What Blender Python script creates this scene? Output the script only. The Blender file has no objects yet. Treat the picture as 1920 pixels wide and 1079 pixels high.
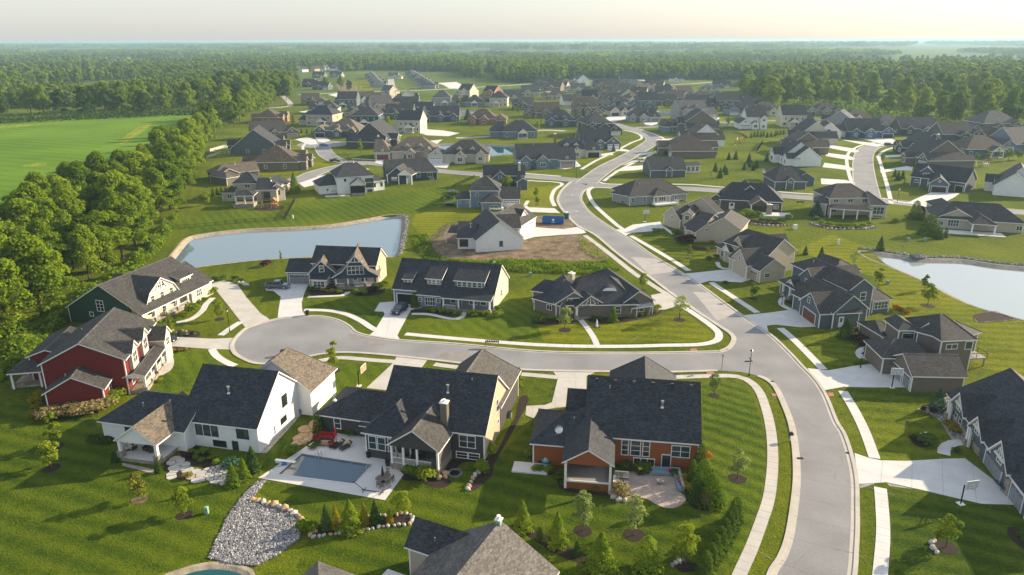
import bpy, bmesh, math, random
import numpy as np
from mathutils import Vector, Matrix
from mathutils.geometry import delaunay_2d_cdt
R = math.radians
SC = bpy.context.scene
COL = SC.collection
rnd = random.Random(7)

# ---------------------------------------------------------------- camera, sky, sun, exposure
cam_d = bpy.data.cameras.new("camera"); cam = bpy.data.objects.new("camera", cam_d); COL.objects.link(cam)
cam.location = (0,0,55.0)
cam_d.sensor_width = 36.0; cam_d.lens = 25.875; cam_d.clip_start = 0.5; cam_d.clip_end = 60000
cam.rotation_euler = (Matrix.Rotation(R(90 - 18.584),3, 'X') @ Matrix.Rotation(R(-0.2),3, 'Z')).to_euler()
SC.camera = cam
SUN_AZ, SUN_EL = R(24.0), R(21.0)          # azimuth measured from +X towards +Y
SUN_DIR = Vector((math.cos(SUN_AZ) * math.cos(SUN_EL), math.sin(SUN_AZ) * math.cos(SUN_EL), math.sin(SUN_EL)))
wd = bpy.data.worlds.new("World"); SC.world = wd; wd.use_nodes = True
nt = wd.node_tree; nt.nodes.clear()
sky = nt.nodes.new("ShaderNodeTexSky"); sky.sky_type = 'NISHITA'; sky.sun_disc = False
sky.sun_elevation = SUN_EL; sky.sun_rotation = R(90) - SUN_AZ
sky.altitude = 200; sky.air_density = 1.15; sky.dust_density = 1.6; sky.ozone_density = 2.5
veil = nt.nodes.new("ShaderNodeMix"); veil.data_type = 'RGBA'; veil.inputs[0].default_value = 0.74       # thin even high haze over the whole sky
veil.inputs[7].default_value = (1.66,1.68,1.74,1)
bg = nt.nodes.new("ShaderNodeBackground"); bg.inputs[1].default_value = 0.15
wo = nt.nodes.new("ShaderNodeOutputWorld")
nt.links.new(sky.outputs[0], veil.inputs[6]); nt.links.new(veil.outputs[2], bg.inputs[0]); nt.links.new(bg.outputs[0], wo.inputs[0])
sun_d = bpy.data.lights.new("sun", 'SUN'); sun_d.energy = 3.9; sun_d.angle = R(0.6); sun_d.color = (1.0,0.82,0.57)
sun = bpy.data.objects.new("sun", sun_d); COL.objects.link(sun)
sun.rotation_euler = SUN_DIR.to_track_quat('Z', 'Y').to_euler(); sun.location = (60,30,80)
SC.view_settings.view_transform = 'Standard'; SC.view_settings.look = 'None'
SC.view_settings.exposure = 1.42; SC.view_settings.gamma = 1.0; SC.view_settings.use_curve_mapping = False
SC.cycles.max_bounces = 6; SC.cycles.diffuse_bounces = 3; SC.cycles.glossy_bounces = 3
SC.cycles.transmission_bounces = 4; SC.cycles.volume_bounces = 1; SC.cycles.transparent_max_bounces = 8
SC.cycles.use_denoising = True

# ---------------------------------------------------------------- materials
MATS = {}
def nodemat(name):
    m = bpy.data.materials.new(name); m.use_nodes = True
    n = m.node_tree; n.nodes.clear()
    o = n.nodes.new("ShaderNodeOutputMaterial"); b = n.nodes.new("ShaderNodeBsdfPrincipled")
    n.links.new(b.outputs[0], o.inputs[0]); MATS[name] = m
    return m, n, b
def N(n, t, **kw):
    x = n.nodes.new(t)
    for k, v in kw.items():
        if k.startswith('i_'):
            key = k[2:]
            key = int(key) if key.isdigit() else key
            x.inputs[key].default_value = v
        else: setattr(x, k, v)
    return x
def mathn(n, op, a, b=None, clamp=False):
    x = n.nodes.new("ShaderNodeMath"); x.operation = op; x.use_clamp = clamp
    for i, v in enumerate((a, b)):
        if v is None: continue
        if isinstance(v,(int, float)): x.inputs[i].default_value = v
        else: n.links.new(v, x.inputs[i])
    return x.outputs[0]
def mixc(n, f, a, b):
    x = n.nodes.new("ShaderNodeMix"); x.data_type = 'RGBA'
    for i, v in ((0, f),(6, a),(7, b)):
        if isinstance(v,(int, float)): x.inputs[i].default_value = v
        elif isinstance(v, tuple): x.inputs[i].default_value = (*v[:3],1)
        else: n.links.new(v, x.inputs[i])
    return x.outputs[2]
def scl(c, k): return tuple(max(0, min(1, q * k)) for q in c)
def bump(n, b, h, s, d=.05):
    bp = N(n, "ShaderNodeBump"); bp.inputs['Strength'].default_value = s; bp.inputs['Distance'].default_value = d
    n.links.new(h, bp.inputs['Height']); n.links.new(bp.outputs[0], b.inputs['Normal'])
def M(name, col, rough=.8, var=.15, scale=2.0, fine=25., bmp=0.0, metal=0.0, spec=.3, world=False):
    m, n, b = nodemat(name)
    src = N(n, "ShaderNodeNewGeometry").outputs['Position'] if world else N(n, "ShaderNodeTexCoord").outputs['Object']
    n1 = N(n, "ShaderNodeTexNoise", i_Scale=scale, i_Detail=4.0); n2 = N(n, "ShaderNodeTexNoise", i_Scale=fine, i_Detail=2.0)
    n.links.new(src, n1.inputs['Vector']); n.links.new(src, n2.inputs['Vector'])
    f = mathn(n, 'ADD', mathn(n, 'MULTIPLY', n1.outputs[0], .6), mathn(n, 'MULTIPLY', n2.outputs[0], .4))
    f = mathn(n, 'MULTIPLY_ADD', f,2.2); f.node.inputs[2].default_value = -.6
    n.links.new(mixc(n, f, scl(col,1 - var), scl(col,1 + var)), b.inputs['Base Color'])
    b.inputs['Roughness'].default_value = rough; b.inputs['Metallic'].default_value = metal
    b.inputs['Specular IOR Level'].default_value = spec
    if bmp: bump(n, b, n2.outputs[0], bmp)
    return m
def siding(name, col, period=.2, vert=False, rough=.7):
    m, n, b = nodemat(name)
    tc = N(n, "ShaderNodeTexCoord").outputs['Object']; s = N(n, "ShaderNodeSeparateXYZ"); n.links.new(tc, s.inputs[0])
    c = mathn(n, 'ADD', s.outputs[0], s.outputs[1]) if vert else s.outputs[2]
    fr = mathn(n, 'FRACT', mathn(n, 'DIVIDE', c, period))
    nz = N(n, "ShaderNodeTexNoise", i_Scale=1.2, i_Detail=5.0); n.links.new(tc, nz.inputs['Vector'])
    line = mathn(n, 'MULTIPLY', mathn(n, 'LESS_THAN', fr, .12), .35)
    col2 = mixc(n, nz.outputs[0], scl(col, .88), scl(col,1.1))
    n.links.new(mixc(n, line, col2, scl(col, .55)), b.inputs['Base Color'])
    b.inputs['Roughness'].default_value = rough; b.inputs['Specular IOR Level'].default_value = .25
    bump(n, b, fr, .5, .03)
    return m
def shingle(name, col, var=.5):
    m, n, b = nodemat(name)
    uv = N(n, "ShaderNodeTexCoord").outputs['UV']
    br = N(n, "ShaderNodeTexBrick", i_Scale=1.0)
    br.inputs['Color1'].default_value = (*scl(col,1 - var),1); br.inputs['Color2'].default_value = (*scl(col,1 + var),1)
    br.inputs['Mortar'].default_value = (*scl(col, .45),1); br.inputs['Mortar Size'].default_value = .012
    br.inputs['Brick Width'].default_value = .42; br.inputs['Row Height'].default_value = .2; br.offset = .37
    n.links.new(uv, br.inputs['Vector'])
    nz = N(n, "ShaderNodeTexNoise", i_Scale=.5, i_Detail=5.0); n.links.new(uv, nz.inputs['Vector'])
    nf = N(n, "ShaderNodeTexNoise", i_Scale=4.0, i_Detail=3.0); n.links.new(uv, nf.inputs['Vector'])
    kk = mathn(n, 'ADD', mathn(n, 'MULTIPLY', nz.outputs[0],1.0), mathn(n, 'MULTIPLY', nf.outputs[0],1.1))
    mx = N(n, "ShaderNodeMix", data_type='RGBA', blend_type='MULTIPLY'); mx.inputs[0].default_value = 1
    n.links.new(br.outputs[0], mx.inputs[6]); n.links.new(kk, mx.inputs[7])
    n.links.new(mx.outputs[2], b.inputs['Base Color'])
    b.inputs['Roughness'].default_value = .75; b.inputs['Specular IOR Level'].default_value = .25
    bump(n, b, br.outputs['Fac'], -.4, .02)
    return m
def grass(name, c1, c2, ang=0.0, per=2.4, amt=.35, patch=.05):
    m, n, b = nodemat(name)
    pos = N(n, "ShaderNodeNewGeometry").outputs['Position']
    s = N(n, "ShaderNodeSeparateXYZ"); n.links.new(pos, s.inputs[0])
    def noise(sc, det=4.0):
        x = N(n, "ShaderNodeTexNoise", i_Scale=sc, i_Detail=det); n.links.new(pos, x.inputs['Vector']); return x.outputs[0]
    a, bb = math.cos(ang) * 2 * math.pi / per, math.sin(ang) * 2 * math.pi / per
    big, mid, fin = noise(patch,5.0), noise(.9,5.0), noise(3.2,4.0)
    ph = mathn(n, 'ADD', mathn(n, 'MULTIPLY', s.outputs[0], a), mathn(n, 'MULTIPLY', s.outputs[1], bb))
    ph = mathn(n, 'ADD', ph, mathn(n, 'MULTIPLY', big,7.0))
    st = mathn(n, 'MULTIPLY', mathn(n, 'SINE', ph), amt * .5)
    f = mathn(n, 'ADD', mathn(n, 'ADD', mathn(n, 'MULTIPLY', big,1.5), mathn(n, 'MULTIPLY', mid,1.1)), mathn(n, 'MULTIPLY', fin,1.3))
    f = mathn(n, 'ADD', mathn(n, 'SUBTRACT', f,1.45), st, True)
    n.links.new(mixc(n, f, c1, c2), b.inputs['Base Color'])
    b.inputs['Roughness'].default_value = .95; b.inputs['Specular IOR Level'].default_value = .05
    b.inputs['Sheen Weight'].default_value = .0
    h = mathn(n, 'ADD', fin, mathn(n, 'MULTIPLY', noise(9.0,2.0), .7))
    bump(n, b, h,1., .22)
    return m
def leaf(name, c1, c2, tr=.3):
    m = bpy.data.materials.new(name); m.use_nodes = True; n = m.node_tree; n.nodes.clear(); MATS[name] = m
    o = N(n, "ShaderNodeOutputMaterial")
    oi = N(n, "ShaderNodeObjectInfo"); pos = N(n, "ShaderNodeTexCoord").outputs['Object']
    nz = N(n, "ShaderNodeTexNoise", i_Scale=.55, i_Detail=4.0); n.links.new(pos, nz.inputs['Vector'])
    f = mathn(n, 'ADD', mathn(n, 'MULTIPLY_ADD', nz.outputs[0],1.6), mathn(n, 'MULTIPLY', oi.outputs['Random'], .7), True)
    f.node.inputs[0].links[0].from_node.inputs[2].default_value = -.65
    c = mixc(n, f, c1, c2)
    d = N(n, "ShaderNodeBsdfDiffuse"); t = N(n, "ShaderNodeBsdfTranslucent"); mx = N(n, "ShaderNodeMixShader"); mx.inputs[0].default_value = tr
    n.links.new(c, d.inputs[0]); n.links.new(c, t.inputs[0])
    n.links.new(d.outputs[0], mx.inputs[1]); n.links.new(t.outputs[0], mx.inputs[2]); n.links.new(mx.outputs[0], o.inputs[0])
    return m
def water(name, col, rough=.02, ior=2.0):
    m, n, b = nodemat(name)
    b.inputs['Base Color'].default_value = (*col,1); b.inputs['Roughness'].default_value = rough
    b.inputs['IOR'].default_value = ior
    pos = N(n, "ShaderNodeNewGeometry").outputs['Position']
    nz = N(n, "ShaderNodeTexNoise", i_Scale=.35, i_Detail=3.0); n.links.new(pos, nz.inputs['Vector'])
    bump(n, b, nz.outputs[0], .02, .05)
    return m
def glassmat(name, col=(.02, .035, .04)):
    m, n, b = nodemat(name)
    tc = N(n, "ShaderNodeTexCoord").outputs['Object']
    oi = N(n, "ShaderNodeObjectInfo")
    n.links.new(mixc(n, oi.outputs['Random'], scl(col, .6), scl(col,2.2)), b.inputs['Base Color'])
    b.inputs['Roughness'].default_value = .06; b.inputs['Specular IOR Level'].default_value = 1.0; b.inputs['IOR'].default_value = 1.6
    return m

WHITE = (.78, .77, .74)
M('trim', WHITE, .5, .04); M('white_paint',(.74, .73, .70), .55, .05)
M('black_trim',(.02, .02, .022), .4, .1)
for nm, c in dict(white=(.76, .76, .75), cream=(.55, .50, .40), tan=(.33, .27, .19), taupe=(.17, .145, .12), beige=(.45, .39, .30), grey=(.30, .30, .30),
                  slate=(.10, .12, .14), navy=(.035, .06, .095), blue=(.07, .13, .20), charcoal=(.062, .060, .062), green=(.028, .066, .045), red=(.165, .018, .018),
                  brown=(.29, .092, .033), bluegrey=(.16, .21, .27), dkgrey=(.085, .08, .078), peach=(.52, .40, .28), stone=(.27, .24, .20)).items():
    siding('wall_' + nm, c, vert=nm in ('green',))
M('brick',(.30, .15, .09), .85, .35,1.5,9, .4); M('stonework',(.27, .235, .19), .9, .55,2.5,4, .9)
for nm, c in dict(black=(.033, .037, .045), dark=(.042, .044, .05), char=(.05, .048, .047), brown=(.085, .068, .054), grey=(.085, .085, .085), wood=(.125, .104, .082), weather=(.105, .098, .092)).items():
    shingle('roof_' + nm, c, .38)
M('metal_roof',(.16, .19, .22), .35, .08, metal=.6)
glassmat('glass'); glassmat('glass_lit',(.10, .16, .17)); M('curtain',(.45, .45, .43), .9)
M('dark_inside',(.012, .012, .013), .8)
M('garage_white',(.7, .7, .68), .5, .04); M('garage_grey',(.22, .24, .27), .5, .06); M('garage_brown',(.16, .05, .02), .5, .15); M('garage_tan',(.40, .31, .22), .5, .06)
M('garage_dark',(.03, .022, .02), .5, .1)
M('door_dark',(.03, .028, .027), .4); M('door_white',(.7, .7, .69), .45); M('door_red',(.3, .05, .03), .5)
M('concrete',(.56, .555, .54), .85, .14, .35,9, .1, world=True); M('concrete_old',(.46, .44, .405), .9, .16, .4,9, .1, world=True); M('kerb_concrete',(.44, .41, .36), .9, .2, .5,7, .15, world=True)
M('deck_concrete',(.56, .55, .53), .8, .10, .4,12, world=True); M('stamped',(.36, .29, .25), .85, .3, .8,5, .3, world=True)
M('red_pad',(.36, .15, .11), .9)
M('joint',(.27, .25, .22), .95, world=True)
M('mulch',(.030, .019, .014),1., .5,1.5,14,1., world=True); M('mulch_brown',(.07, .042, .028),1., .5,1.5,14,1., world=True)
M('soil',(.155, .11, .07),1., .95, .35,2.2,1., world=True); M('gravel',(.32, .29, .26),1., .5,1.2,10,1., world=True)
M('bank_stone',(.30, .255, .19),1., .5,1.0,6,1., world=True); M('bank_grey',(.22, .21, .195),1., .5,1.0,6,1., world=True)
M('asphalt',(.225, .226, .234), .9, .3, .13,5, .2, world=True); M('asphalt_pale',(.40, .38, .36), .9, .1, .2,8, .1, world=True)
M('far_road',(.38, .36, .33), .9, world=True)
M('rock_grey',(.22, .22, .235), .9, .45,1.2,8, .5); M('rock_tan',(.42, .29, .17), .9, .4,1.2,8, .5); M('rock_white',(.46, .44, .41), .9, .3,1.2,8, .5); M('flagstone',(.42, .40, .38), .9, .25,1.2,8, .4); M('rock_dark',(.13, .13, .14), .9, .4,1.2,8, .5)
M('bark',(.11, .08, .055), .95, .3); M('wood_fence',(.16, .13, .10), .9, .3); M('cedar',(.42, .22, .07), .8, .2); M('grey_deck',(.28, .27, .26), .8, .15)
M('metal_dark',(.02, .02, .021), .35, .1, metal=.5); M('metal_light',(.6, .6, .6), .3, .1, metal=.8); M('white_plastic',(.75, .75, .74), .4, .03)
M('tyre',(.012, .012, .012), .8); M('black_paint',(.012, .013, .016), .18, .05, spec=.6); M('navy_paint',(.02, .03, .05), .18, .05, spec=.6); M('silver_paint',(.17, .21, .26), .25, .05, spec=.6, metal=.4)
M('white_car',(.75, .75, .76), .25, .03, spec=.6); M('red_paint',(.25, .015, .015), .25, .05, spec=.6); M('blue_paint',(.02, .12, .42), .3, .1, spec=.6)
M('dumpster_blue',(.012, .11, .36), .5, .25); M('toilet_green',(.02, .10, .085), .5); M('utility_green',(.20, .36, .26), .5)
M('red_fabric',(.28, .01, .015), .9); M('umbrella_red',(.55, .01, .03), .8); M('blue_fabric',(.18, .27, .36), .9); M('teal',(.03, .42, .55), .6); M('yellow',(.6, .38, .03), .6); M('wicker',(.07, .045, .035), .9); M('cushion_pale',(.55, .5, .42), .9); M('adirondack_blue',(.012, .07, .15), .5); M('teak',(.30, .15, .07), .7); M('orange_cushion',(.55, .33, .08), .9)
M('clear_board',(.5, .55, .57), .15, .05, spec=.8)
M('solar',(.015, .03, .07), .15, spec=.8)
G1, G2 = (.038, .070, .005),(.165, .195, .010)
grass('grass',(.042, .075, .006),(.155, .18, .010), .3,3.0, .1)
grass('lawn_a', G1, G2,1.35,3.2, .35); grass('lawn_b',(.034, .07, .006),(.125, .17, .009), .55,2.8, .3); grass('lawn_c',(.032, .064, .005),(.105, .14, .008),1.2,3.0, .45)
grass('lawn_d',(.07, .10, .006),(.22, .23, .010),1.45,3.2, .3); grass('lawn_e',(.032, .07, .007),(.115, .16, .010), .9,2.6, .5)
grass('crop',(.07, .15, .012),(.16, .27, .025),1.2,9., .25, .02); grass('dry_grass',(.10, .18, .015),(.31, .32, .03), .3,5., .3, .08)
grass('far_grass',(.05, .085, .012),(.13, .17, .025), .3,60., .2, .004)
leaf('leaf_wood',(.10, .175, .014),(.30, .39, .03), .45); leaf('leaf_lime',(.16, .23, .018),(.30, .36, .03), .4); leaf('leaf_mid',(.09, .17, .014),(.26, .34, .028), .42); leaf('leaf_pale',(.20, .27, .07),(.36, .42, .14), .35)
leaf('leaf_conifer',(.03, .07, .018),(.09, .15, .035), .15); leaf('leaf_gold',(.22, .19, .012),(.38, .30, .02), .3); leaf('leaf_purple',(.045, .018, .022),(.10, .04, .04), .2); leaf('leaf_bluegreen',(.03, .08, .05),(.07, .15, .09), .2)
leaf('leaf_olive',(.13, .145, .02),(.27, .27, .045), .3); leaf('leaf_dry',(.20, .16, .06),(.36, .29, .12), .3); leaf('leaf_far',(.07, .125, .022),(.21, .27, .035), .35); leaf('leaf_orange',(.35, .12, .02),(.5, .25, .03), .3); leaf('leaf_dark',(.045, .09, .015),(.12, .18, .024), .3)
water('pond_water',(.13, .19, .225)); water('pond_sky_silver',(.30, .34, .345)); water('pond_teal',(.006, .075, .085), .03,1.4); water('pool_water',(.075, .13, .18), .06,1.4)  # pale ponds: silty water, with bright sky reflection put into the base colour

# ---------------------------------------------------------------- mesh helpers
class MB:
    def __init__(s): s.v = []; s.f = []; s.m = []; s.uv = []
    def poly(s, pts, mat=0, uv=None):
        i = len(s.v); s.v += [tuple(p) for p in pts]; s.f.append(tuple(range(i, i + len(pts)))); s.m.append(mat)
        s.uv.append(uv if uv else [(p[0], p[1]) for p in pts])
    def hexa(s, b, t, mat=0):                       # bottom ring, top ring (same winding, ccw seen from above)
        n = len(b)
        s.poly(list(reversed(b)), mat); s.poly(t, mat)
        for i in range(n):
            j = (i + 1) % n; s.poly([b[i], b[j], t[j], t[i]], mat)
    def box(s, x0, x1, y0, y1, z0, z1, mat=0):
        q = [(x0, y0),(x1, y0),(x1, y1),(x0, y1)]
        s.hexa([(*p, z0) for p in q],[(*p, z1) for p in q], mat)
    def prism(s, pts, z0, z1, mat=0): s.hexa([(p[0], p[1], z0) for p in pts],[(p[0], p[1], z1) for p in pts], mat)
    def tube(s, a, b, r0, r1=None, n=6, mat=0, cap=True):
        r1 = r0 if r1 is None else r1; a = Vector(a); b = Vector(b); d = (b - a).normalized()
        u = d.orthogonal().normalized(); w = d.cross(u)
        A = [a + (u * math.cos(6.2832 * k / n) + w * math.sin(6.2832 * k / n)) * r0 for k in range(n)]
        B = [b + (u * math.cos(6.2832 * k / n) + w * math.sin(6.2832 * k / n)) * r1 for k in range(n)]
        for k in range(n):
            j = (k + 1) % n; s.poly([A[k], A[j], B[j], B[k]], mat)
        if cap: s.poly(list(reversed(A)), mat); s.poly(B, mat)
    def xf(s, T): s.v = [tuple(T @ Vector(p)) for p in s.v]; return s
    def mesh(s, name, mats):
        me = bpy.data.meshes.new(name); me.from_pydata(s.v,[], s.f)
        for m in (mats if isinstance(mats,(list, tuple)) else [mats]): me.materials.append(MATS[m] if isinstance(m, str) else m)
        me.polygons.foreach_set('material_index', s.m)
        u = me.uv_layers.new(name='UVMap'); fl = [c for f in s.uv for p in f for c in p]; u.data.foreach_set('uv', fl)
        me.update(); return me
    def obj(s, name, mats, parent=None, loc=None): return link(name, s.mesh(name, mats), parent, loc)
def link(name, me, parent=None, loc=None, rotz=0.0):
    o = bpy.data.objects.new(name, me); COL.objects.link(o)
    if parent: o.parent = parent
    if loc: o.location = loc
    if rotz: o.rotation_euler = (0,0, rotz)
    return o
def tag(o, label, cat, group=None):
    o['label'] = label; o['category'] = cat
    if group: o['group'] = group
    return o
def thing(name, label, cat, loc=(0,0,0), rotz=0., group=None):
    o = link(name, None, None, loc, rotz); o.empty_display_size = .3
    return tag(o, label, cat, group)
def kind(o, k='structure'): o['kind'] = k; return o
def dup(root, loc, rotz, label=None, scale=None):
    r = root.copy(); COL.objects.link(r); r.location = loc; r.rotation_euler = (0,0, rotz)
    if scale: r.scale = (scale if isinstance(scale, tuple) else (scale,) * 3)
    if label: r['label'] = label
    for ch in root.children:
        c = ch.copy(); COL.objects.link(c); c.parent = r
        for g in ch.children:
            d = g.copy(); COL.objects.link(d); d.parent = c
    return r
def smooth(pts, k=4, closed=False):
    n = len(pts); out = []
    for i in range(n if closed else n - 1):
        g = (lambda j: pts[j % n]) if closed else (lambda j: pts[max(0, min(n - 1, j))])
        p0, p1, p2, p3 = g(i - 1), g(i), g(i + 1), g(i + 2)
        for t in range(k):
            t /= k; a = []
            for c in (0,1):
                a.append(.5 * (2 * p1[c] + (p2[c] - p0[c]) * t + (2 * p0[c] - 5 * p1[c] + 4 * p2[c] - p3[c]) * t * t + (3 * p1[c] - p0[c] - 3 * p2[c] + p3[c]) * t ** 3))
            out.append(tuple(a))
    if not closed: out.append(tuple(pts[-1]))
    return out
def offset(pts, d):                                  # left-hand side positive
    out = []
    for i in range(len(pts)):
        a, b = pts[max(0, i - 1)], pts[min(len(pts) - 1, i + 1)]
        l = math.hypot(b[0] - a[0], b[1] - a[1]) or 1
        out.append((pts[i][0] - (b[1] - a[1]) / l * d, pts[i][1] + (b[0] - a[0]) / l * d))
    return out
def resample(pts, step):
    out = [pts[0]]; acc = 0
    for a, b in zip(pts, pts[1:]):
        l = math.hypot(b[0] - a[0], b[1] - a[1]); t = step - acc
        while t < l: out.append((a[0] + (b[0] - a[0]) * t / l, a[1] + (b[1] - a[1]) * t / l)); t += step
        acc = (acc + l) % step
    return out
def ribbon(name, pts, w, z0, z1, mat, k=4, off=0.0):
    p = smooth(pts, k) if k else pts
    A, B = offset(p, off + w / 2), offset(p, off - w / 2); b = MB()
    for i in range(len(p) - 1):
        q = [A[i], B[i], B[i + 1], A[i + 1]]
        b.poly([(*x, z1) for x in q])
        if z1 - z0 > .01:
            b.poly([(*B[i], z0),(*B[i + 1], z0),(*B[i + 1], z1),(*B[i], z1)]); b.poly([(*A[i + 1], z0),(*A[i], z0),(*A[i], z1),(*A[i + 1], z1)])
    return kind(b.obj(name, mat))
def fill(pts):                                       # triangles of a simple polygon
    vs, _, fs, *_ = delaunay_2d_cdt([Vector(p) for p in pts],[],[list(range(len(pts)))],1,1e-4)
    return vs, fs
def sheet(name, pts, z, mat, k=0, kd='structure'):
    p = smooth(pts, k, True) if k else pts
    vs, fs = fill(p); b = MB(); b.v = [(v[0], v[1], z) for v in vs]
    for f in fs:
        f = list(f); a = [vs[i] for i in f]
        ar = sum(a[i][0] * a[(i + 1) % len(a)][1] - a[(i + 1) % len(a)][0] * a[i][1] for i in range(len(a)))
        f = f if ar > 0 else f[::-1]
        b.f.append(tuple(f)); b.m.append(0); b.uv.append([(vs[i][0], vs[i][1]) for i in f])
    return kind(b.obj(name, mat), kd)
def clip(poly, a, c, keep):                           # keep a.x <= c half plane
    out = []
    for i in range(len(poly)):
        p, q = poly[i], poly[(i + 1) % len(poly)]
        dp, dq = a[0] * p[0] + a[1] * p[1] - c, a[0] * q[0] + a[1] * q[1] - c
        if not keep: dp, dq = -dp, -dq
        if dp <= 0: out.append(p)
        if dp * dq < 0: t = dp / (dp - dq); out.append((p[0] + (q[0] - p[0]) * t, p[1] + (q[1] - p[1]) * t))
    return out
def area(p): return .5 * sum(p[i][0] * p[(i + 1) % len(p)][1] - p[(i + 1) % len(p)][0] * p[i][1] for i in range(len(p)))
def inside(p, poly):
    r = False; j = len(poly) - 1
    for i in range(len(poly)):
        if (poly[i][1] > p[1]) != (poly[j][1] > p[1]) and p[0] < (poly[j][0] - poly[i][0]) * (p[1] - poly[i][1]) / (poly[j][1] - poly[i][1]) + poly[i][0]: r = not r
        j = i
    return r
def slabs(name, pts, size, ang, mat, z=.05, gap=.03, k=0, base='joint', piece='slab'):
    """a paved polygon: a base sheet in the joint colour, and the slabs of its grid as child objects"""
    p = smooth(pts, k, True) if k else pts
    if area(p) < 0: p = p[::-1]
    root = sheet(name, p, .016, base)
    ax = (math.cos(ang), math.sin(ang)); ay = (-ax[1], ax[0])
    us = [ax[0] * q[0] + ax[1] * q[1] for q in p]; vs = [ay[0] * q[0] + ay[1] * q[1] for q in p]
    sx, sy = size if isinstance(size, tuple) else (size, size); n = 0
    u = min(us) - .01
    while u < max(us):
        v = min(vs) - .01
        while v < max(vs):
            c = clip(clip(clip(clip(p, ax, u + gap / 2, False), ax, u + sx - gap / 2, True), ay, v + gap / 2, False), ay, v + sy - gap / 2, True)
            if len(c) > 2 and abs(area(c)) > .05:
                b = MB(); zz = z + rnd.uniform(-.004, .004)
                b.poly([(*q, zz) for q in c])
                for i in range(len(c)): j = (i + 1) % len(c); b.poly([(*c[i], .0),(*c[j], .0),(*c[j], zz),(*c[i], zz)])
                b.obj(piece, mat, root)
            v += sy
        u += sx
    return root
def walk(name, pts, w, mat, z=.05, step=1.5, gap=.035, k=5, n_max=300):
    """a pavement: a base strip in the joint colour with one child slab per bay"""
    c = resample(smooth(pts, k), step)
    root = ribbon(name, c, w,0, .016, 'joint',0)
    A, B = offset(c, w / 2), offset(c, -w / 2)
    for i in range(min(n_max, len(c) - 1)):
        l = lambda p, q, t: (p[0] + (q[0] - p[0]) * t, p[1] + (q[1] - p[1]) * t); t = gap / 2 / step
        q = [l(A[i], A[i + 1], t), l(B[i], B[i + 1], t), l(B[i], B[i + 1],1 - t), l(A[i], A[i + 1],1 - t)]
        b = MB(); b.prism(q,0, z + rnd.uniform(-.004, .004)); b.obj('slab', mat, root)
    return root

# ---------------------------------------------------------------- ground, ponds
POND_A = [(-89.5,182.1),(-91.5,188.4),(-94,199.6),(-95.8,210.2),(-93,215.2),(-82.3,221),(-69.9,222.9),(-57.7,226.2),(-46.4,234.8),(-40.4,240.1),(-35.5,237.7),(-33.7,227.2),(-32.3,215.7),(-30.5,197.1),(-31.2,191.3),(-32.9,189.7),(-42.9,189.9),(-54.4,190),(-61.1,188.6),(-67.8,187.1),(-77.4,182.9),(-82,180.6)]
POND_B = [(95.1,193.9),(99.5,192.2),(104.3,189.6),(107.3,186.5),(117.9,185.4),(124,180.9),(129.9,178.5),(144,172.1),(147.2,154.3),(117.3,125),(110.2,130.2),(105.5,141.6),(99.7,151.3),(98.4,168.3),(96.1,179.8),(94.4,186.6)]
POND_C = [(-37.95,64.97),(-36.07,66.64),(-34.59,67.32),(-32.92,67.58),(-30.39,67.13),(-28.46,65.75),(-29.05,62.53),(-31.79,61.02),(-35.96,61.79)]
POND_D = [(-47.1,412.7),(-29.8,418.9),(-11.6,413.9),(1.7,407.1),(7.6,394.4),(5.2,380.8),(-3.8,373.6),(-15.7,368.5),(-29.4,374.2),(-43,387.7)]
POND_E = [(-76.1,657.8),(-59.3,651.7),(-39.6,630.4),(-23.3,610.5),(-25.2,575.3),(-40.9,584.3),(-63.2,621.5)]
POND_F = [(116.2,609.9),(124.4,614.3),(132.3,604.6),(128.3,578.2),(117.3,558),(109.7,566.3)]
def pond(name, pts, bank, mat, bw=1.6, depth=.75):
    p = smooth(pts,3, True)
    if area(p) < 0: p = p[::-1]
    q = p + p[:2]
    inn = offset(q, bw)[1:len(p) + 1]; rim = q[1:len(p) + 1]; inn2 = offset(q, bw * 1.25)[1:len(p) + 1]
    b = MB(); n = len(rim)
    for i in range(n):
        j = (i + 1) % n
        b.poly([(*rim[i], .03),(*rim[j], .03),(*inn[j], -depth),(*inn[i], -depth)])
        b.poly([(*inn[i], -depth),(*inn[j], -depth),(*inn2[j], -depth - .8),(*inn2[i], -depth - .8)])
    out = offset(q, -.5)[1:n + 1]
    for i in range(n):
        j = (i + 1) % n; b.poly([(*out[i], .012),(*out[j], .012),(*rim[j], .03),(*rim[i], .03)])
    kind(b.obj('pond_bank', bank))
    mid = offset(q, bw * .9)[1:n + 1]
    sheet(name, mid, -depth + .08, mat)
    return rim
HOLES = [pond('pond_water', POND_A, 'bank_stone', 'pond_water',1.5), pond('pond_water', POND_B, 'bank_grey', 'pond_sky_silver',2.2), pond('pond_water', POND_C, 'bank_stone', 'pond_teal', .7, .2),
         pond('pond_water', POND_D, 'bank_grey', 'pond_teal',1.8), pond('pond_water', POND_E, 'bank_grey', 'pond_sky_silver',2), pond('pond_water', POND_F, 'bank_grey', 'pond_water',2)]
POOL = [(-20.75,83.11),(-19.22,87.63),(-29.58,90.5),(-31.31,85.42)]
if area(POOL) < 0: POOL = POOL[::-1]
HOLES.append(POOL)
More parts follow.
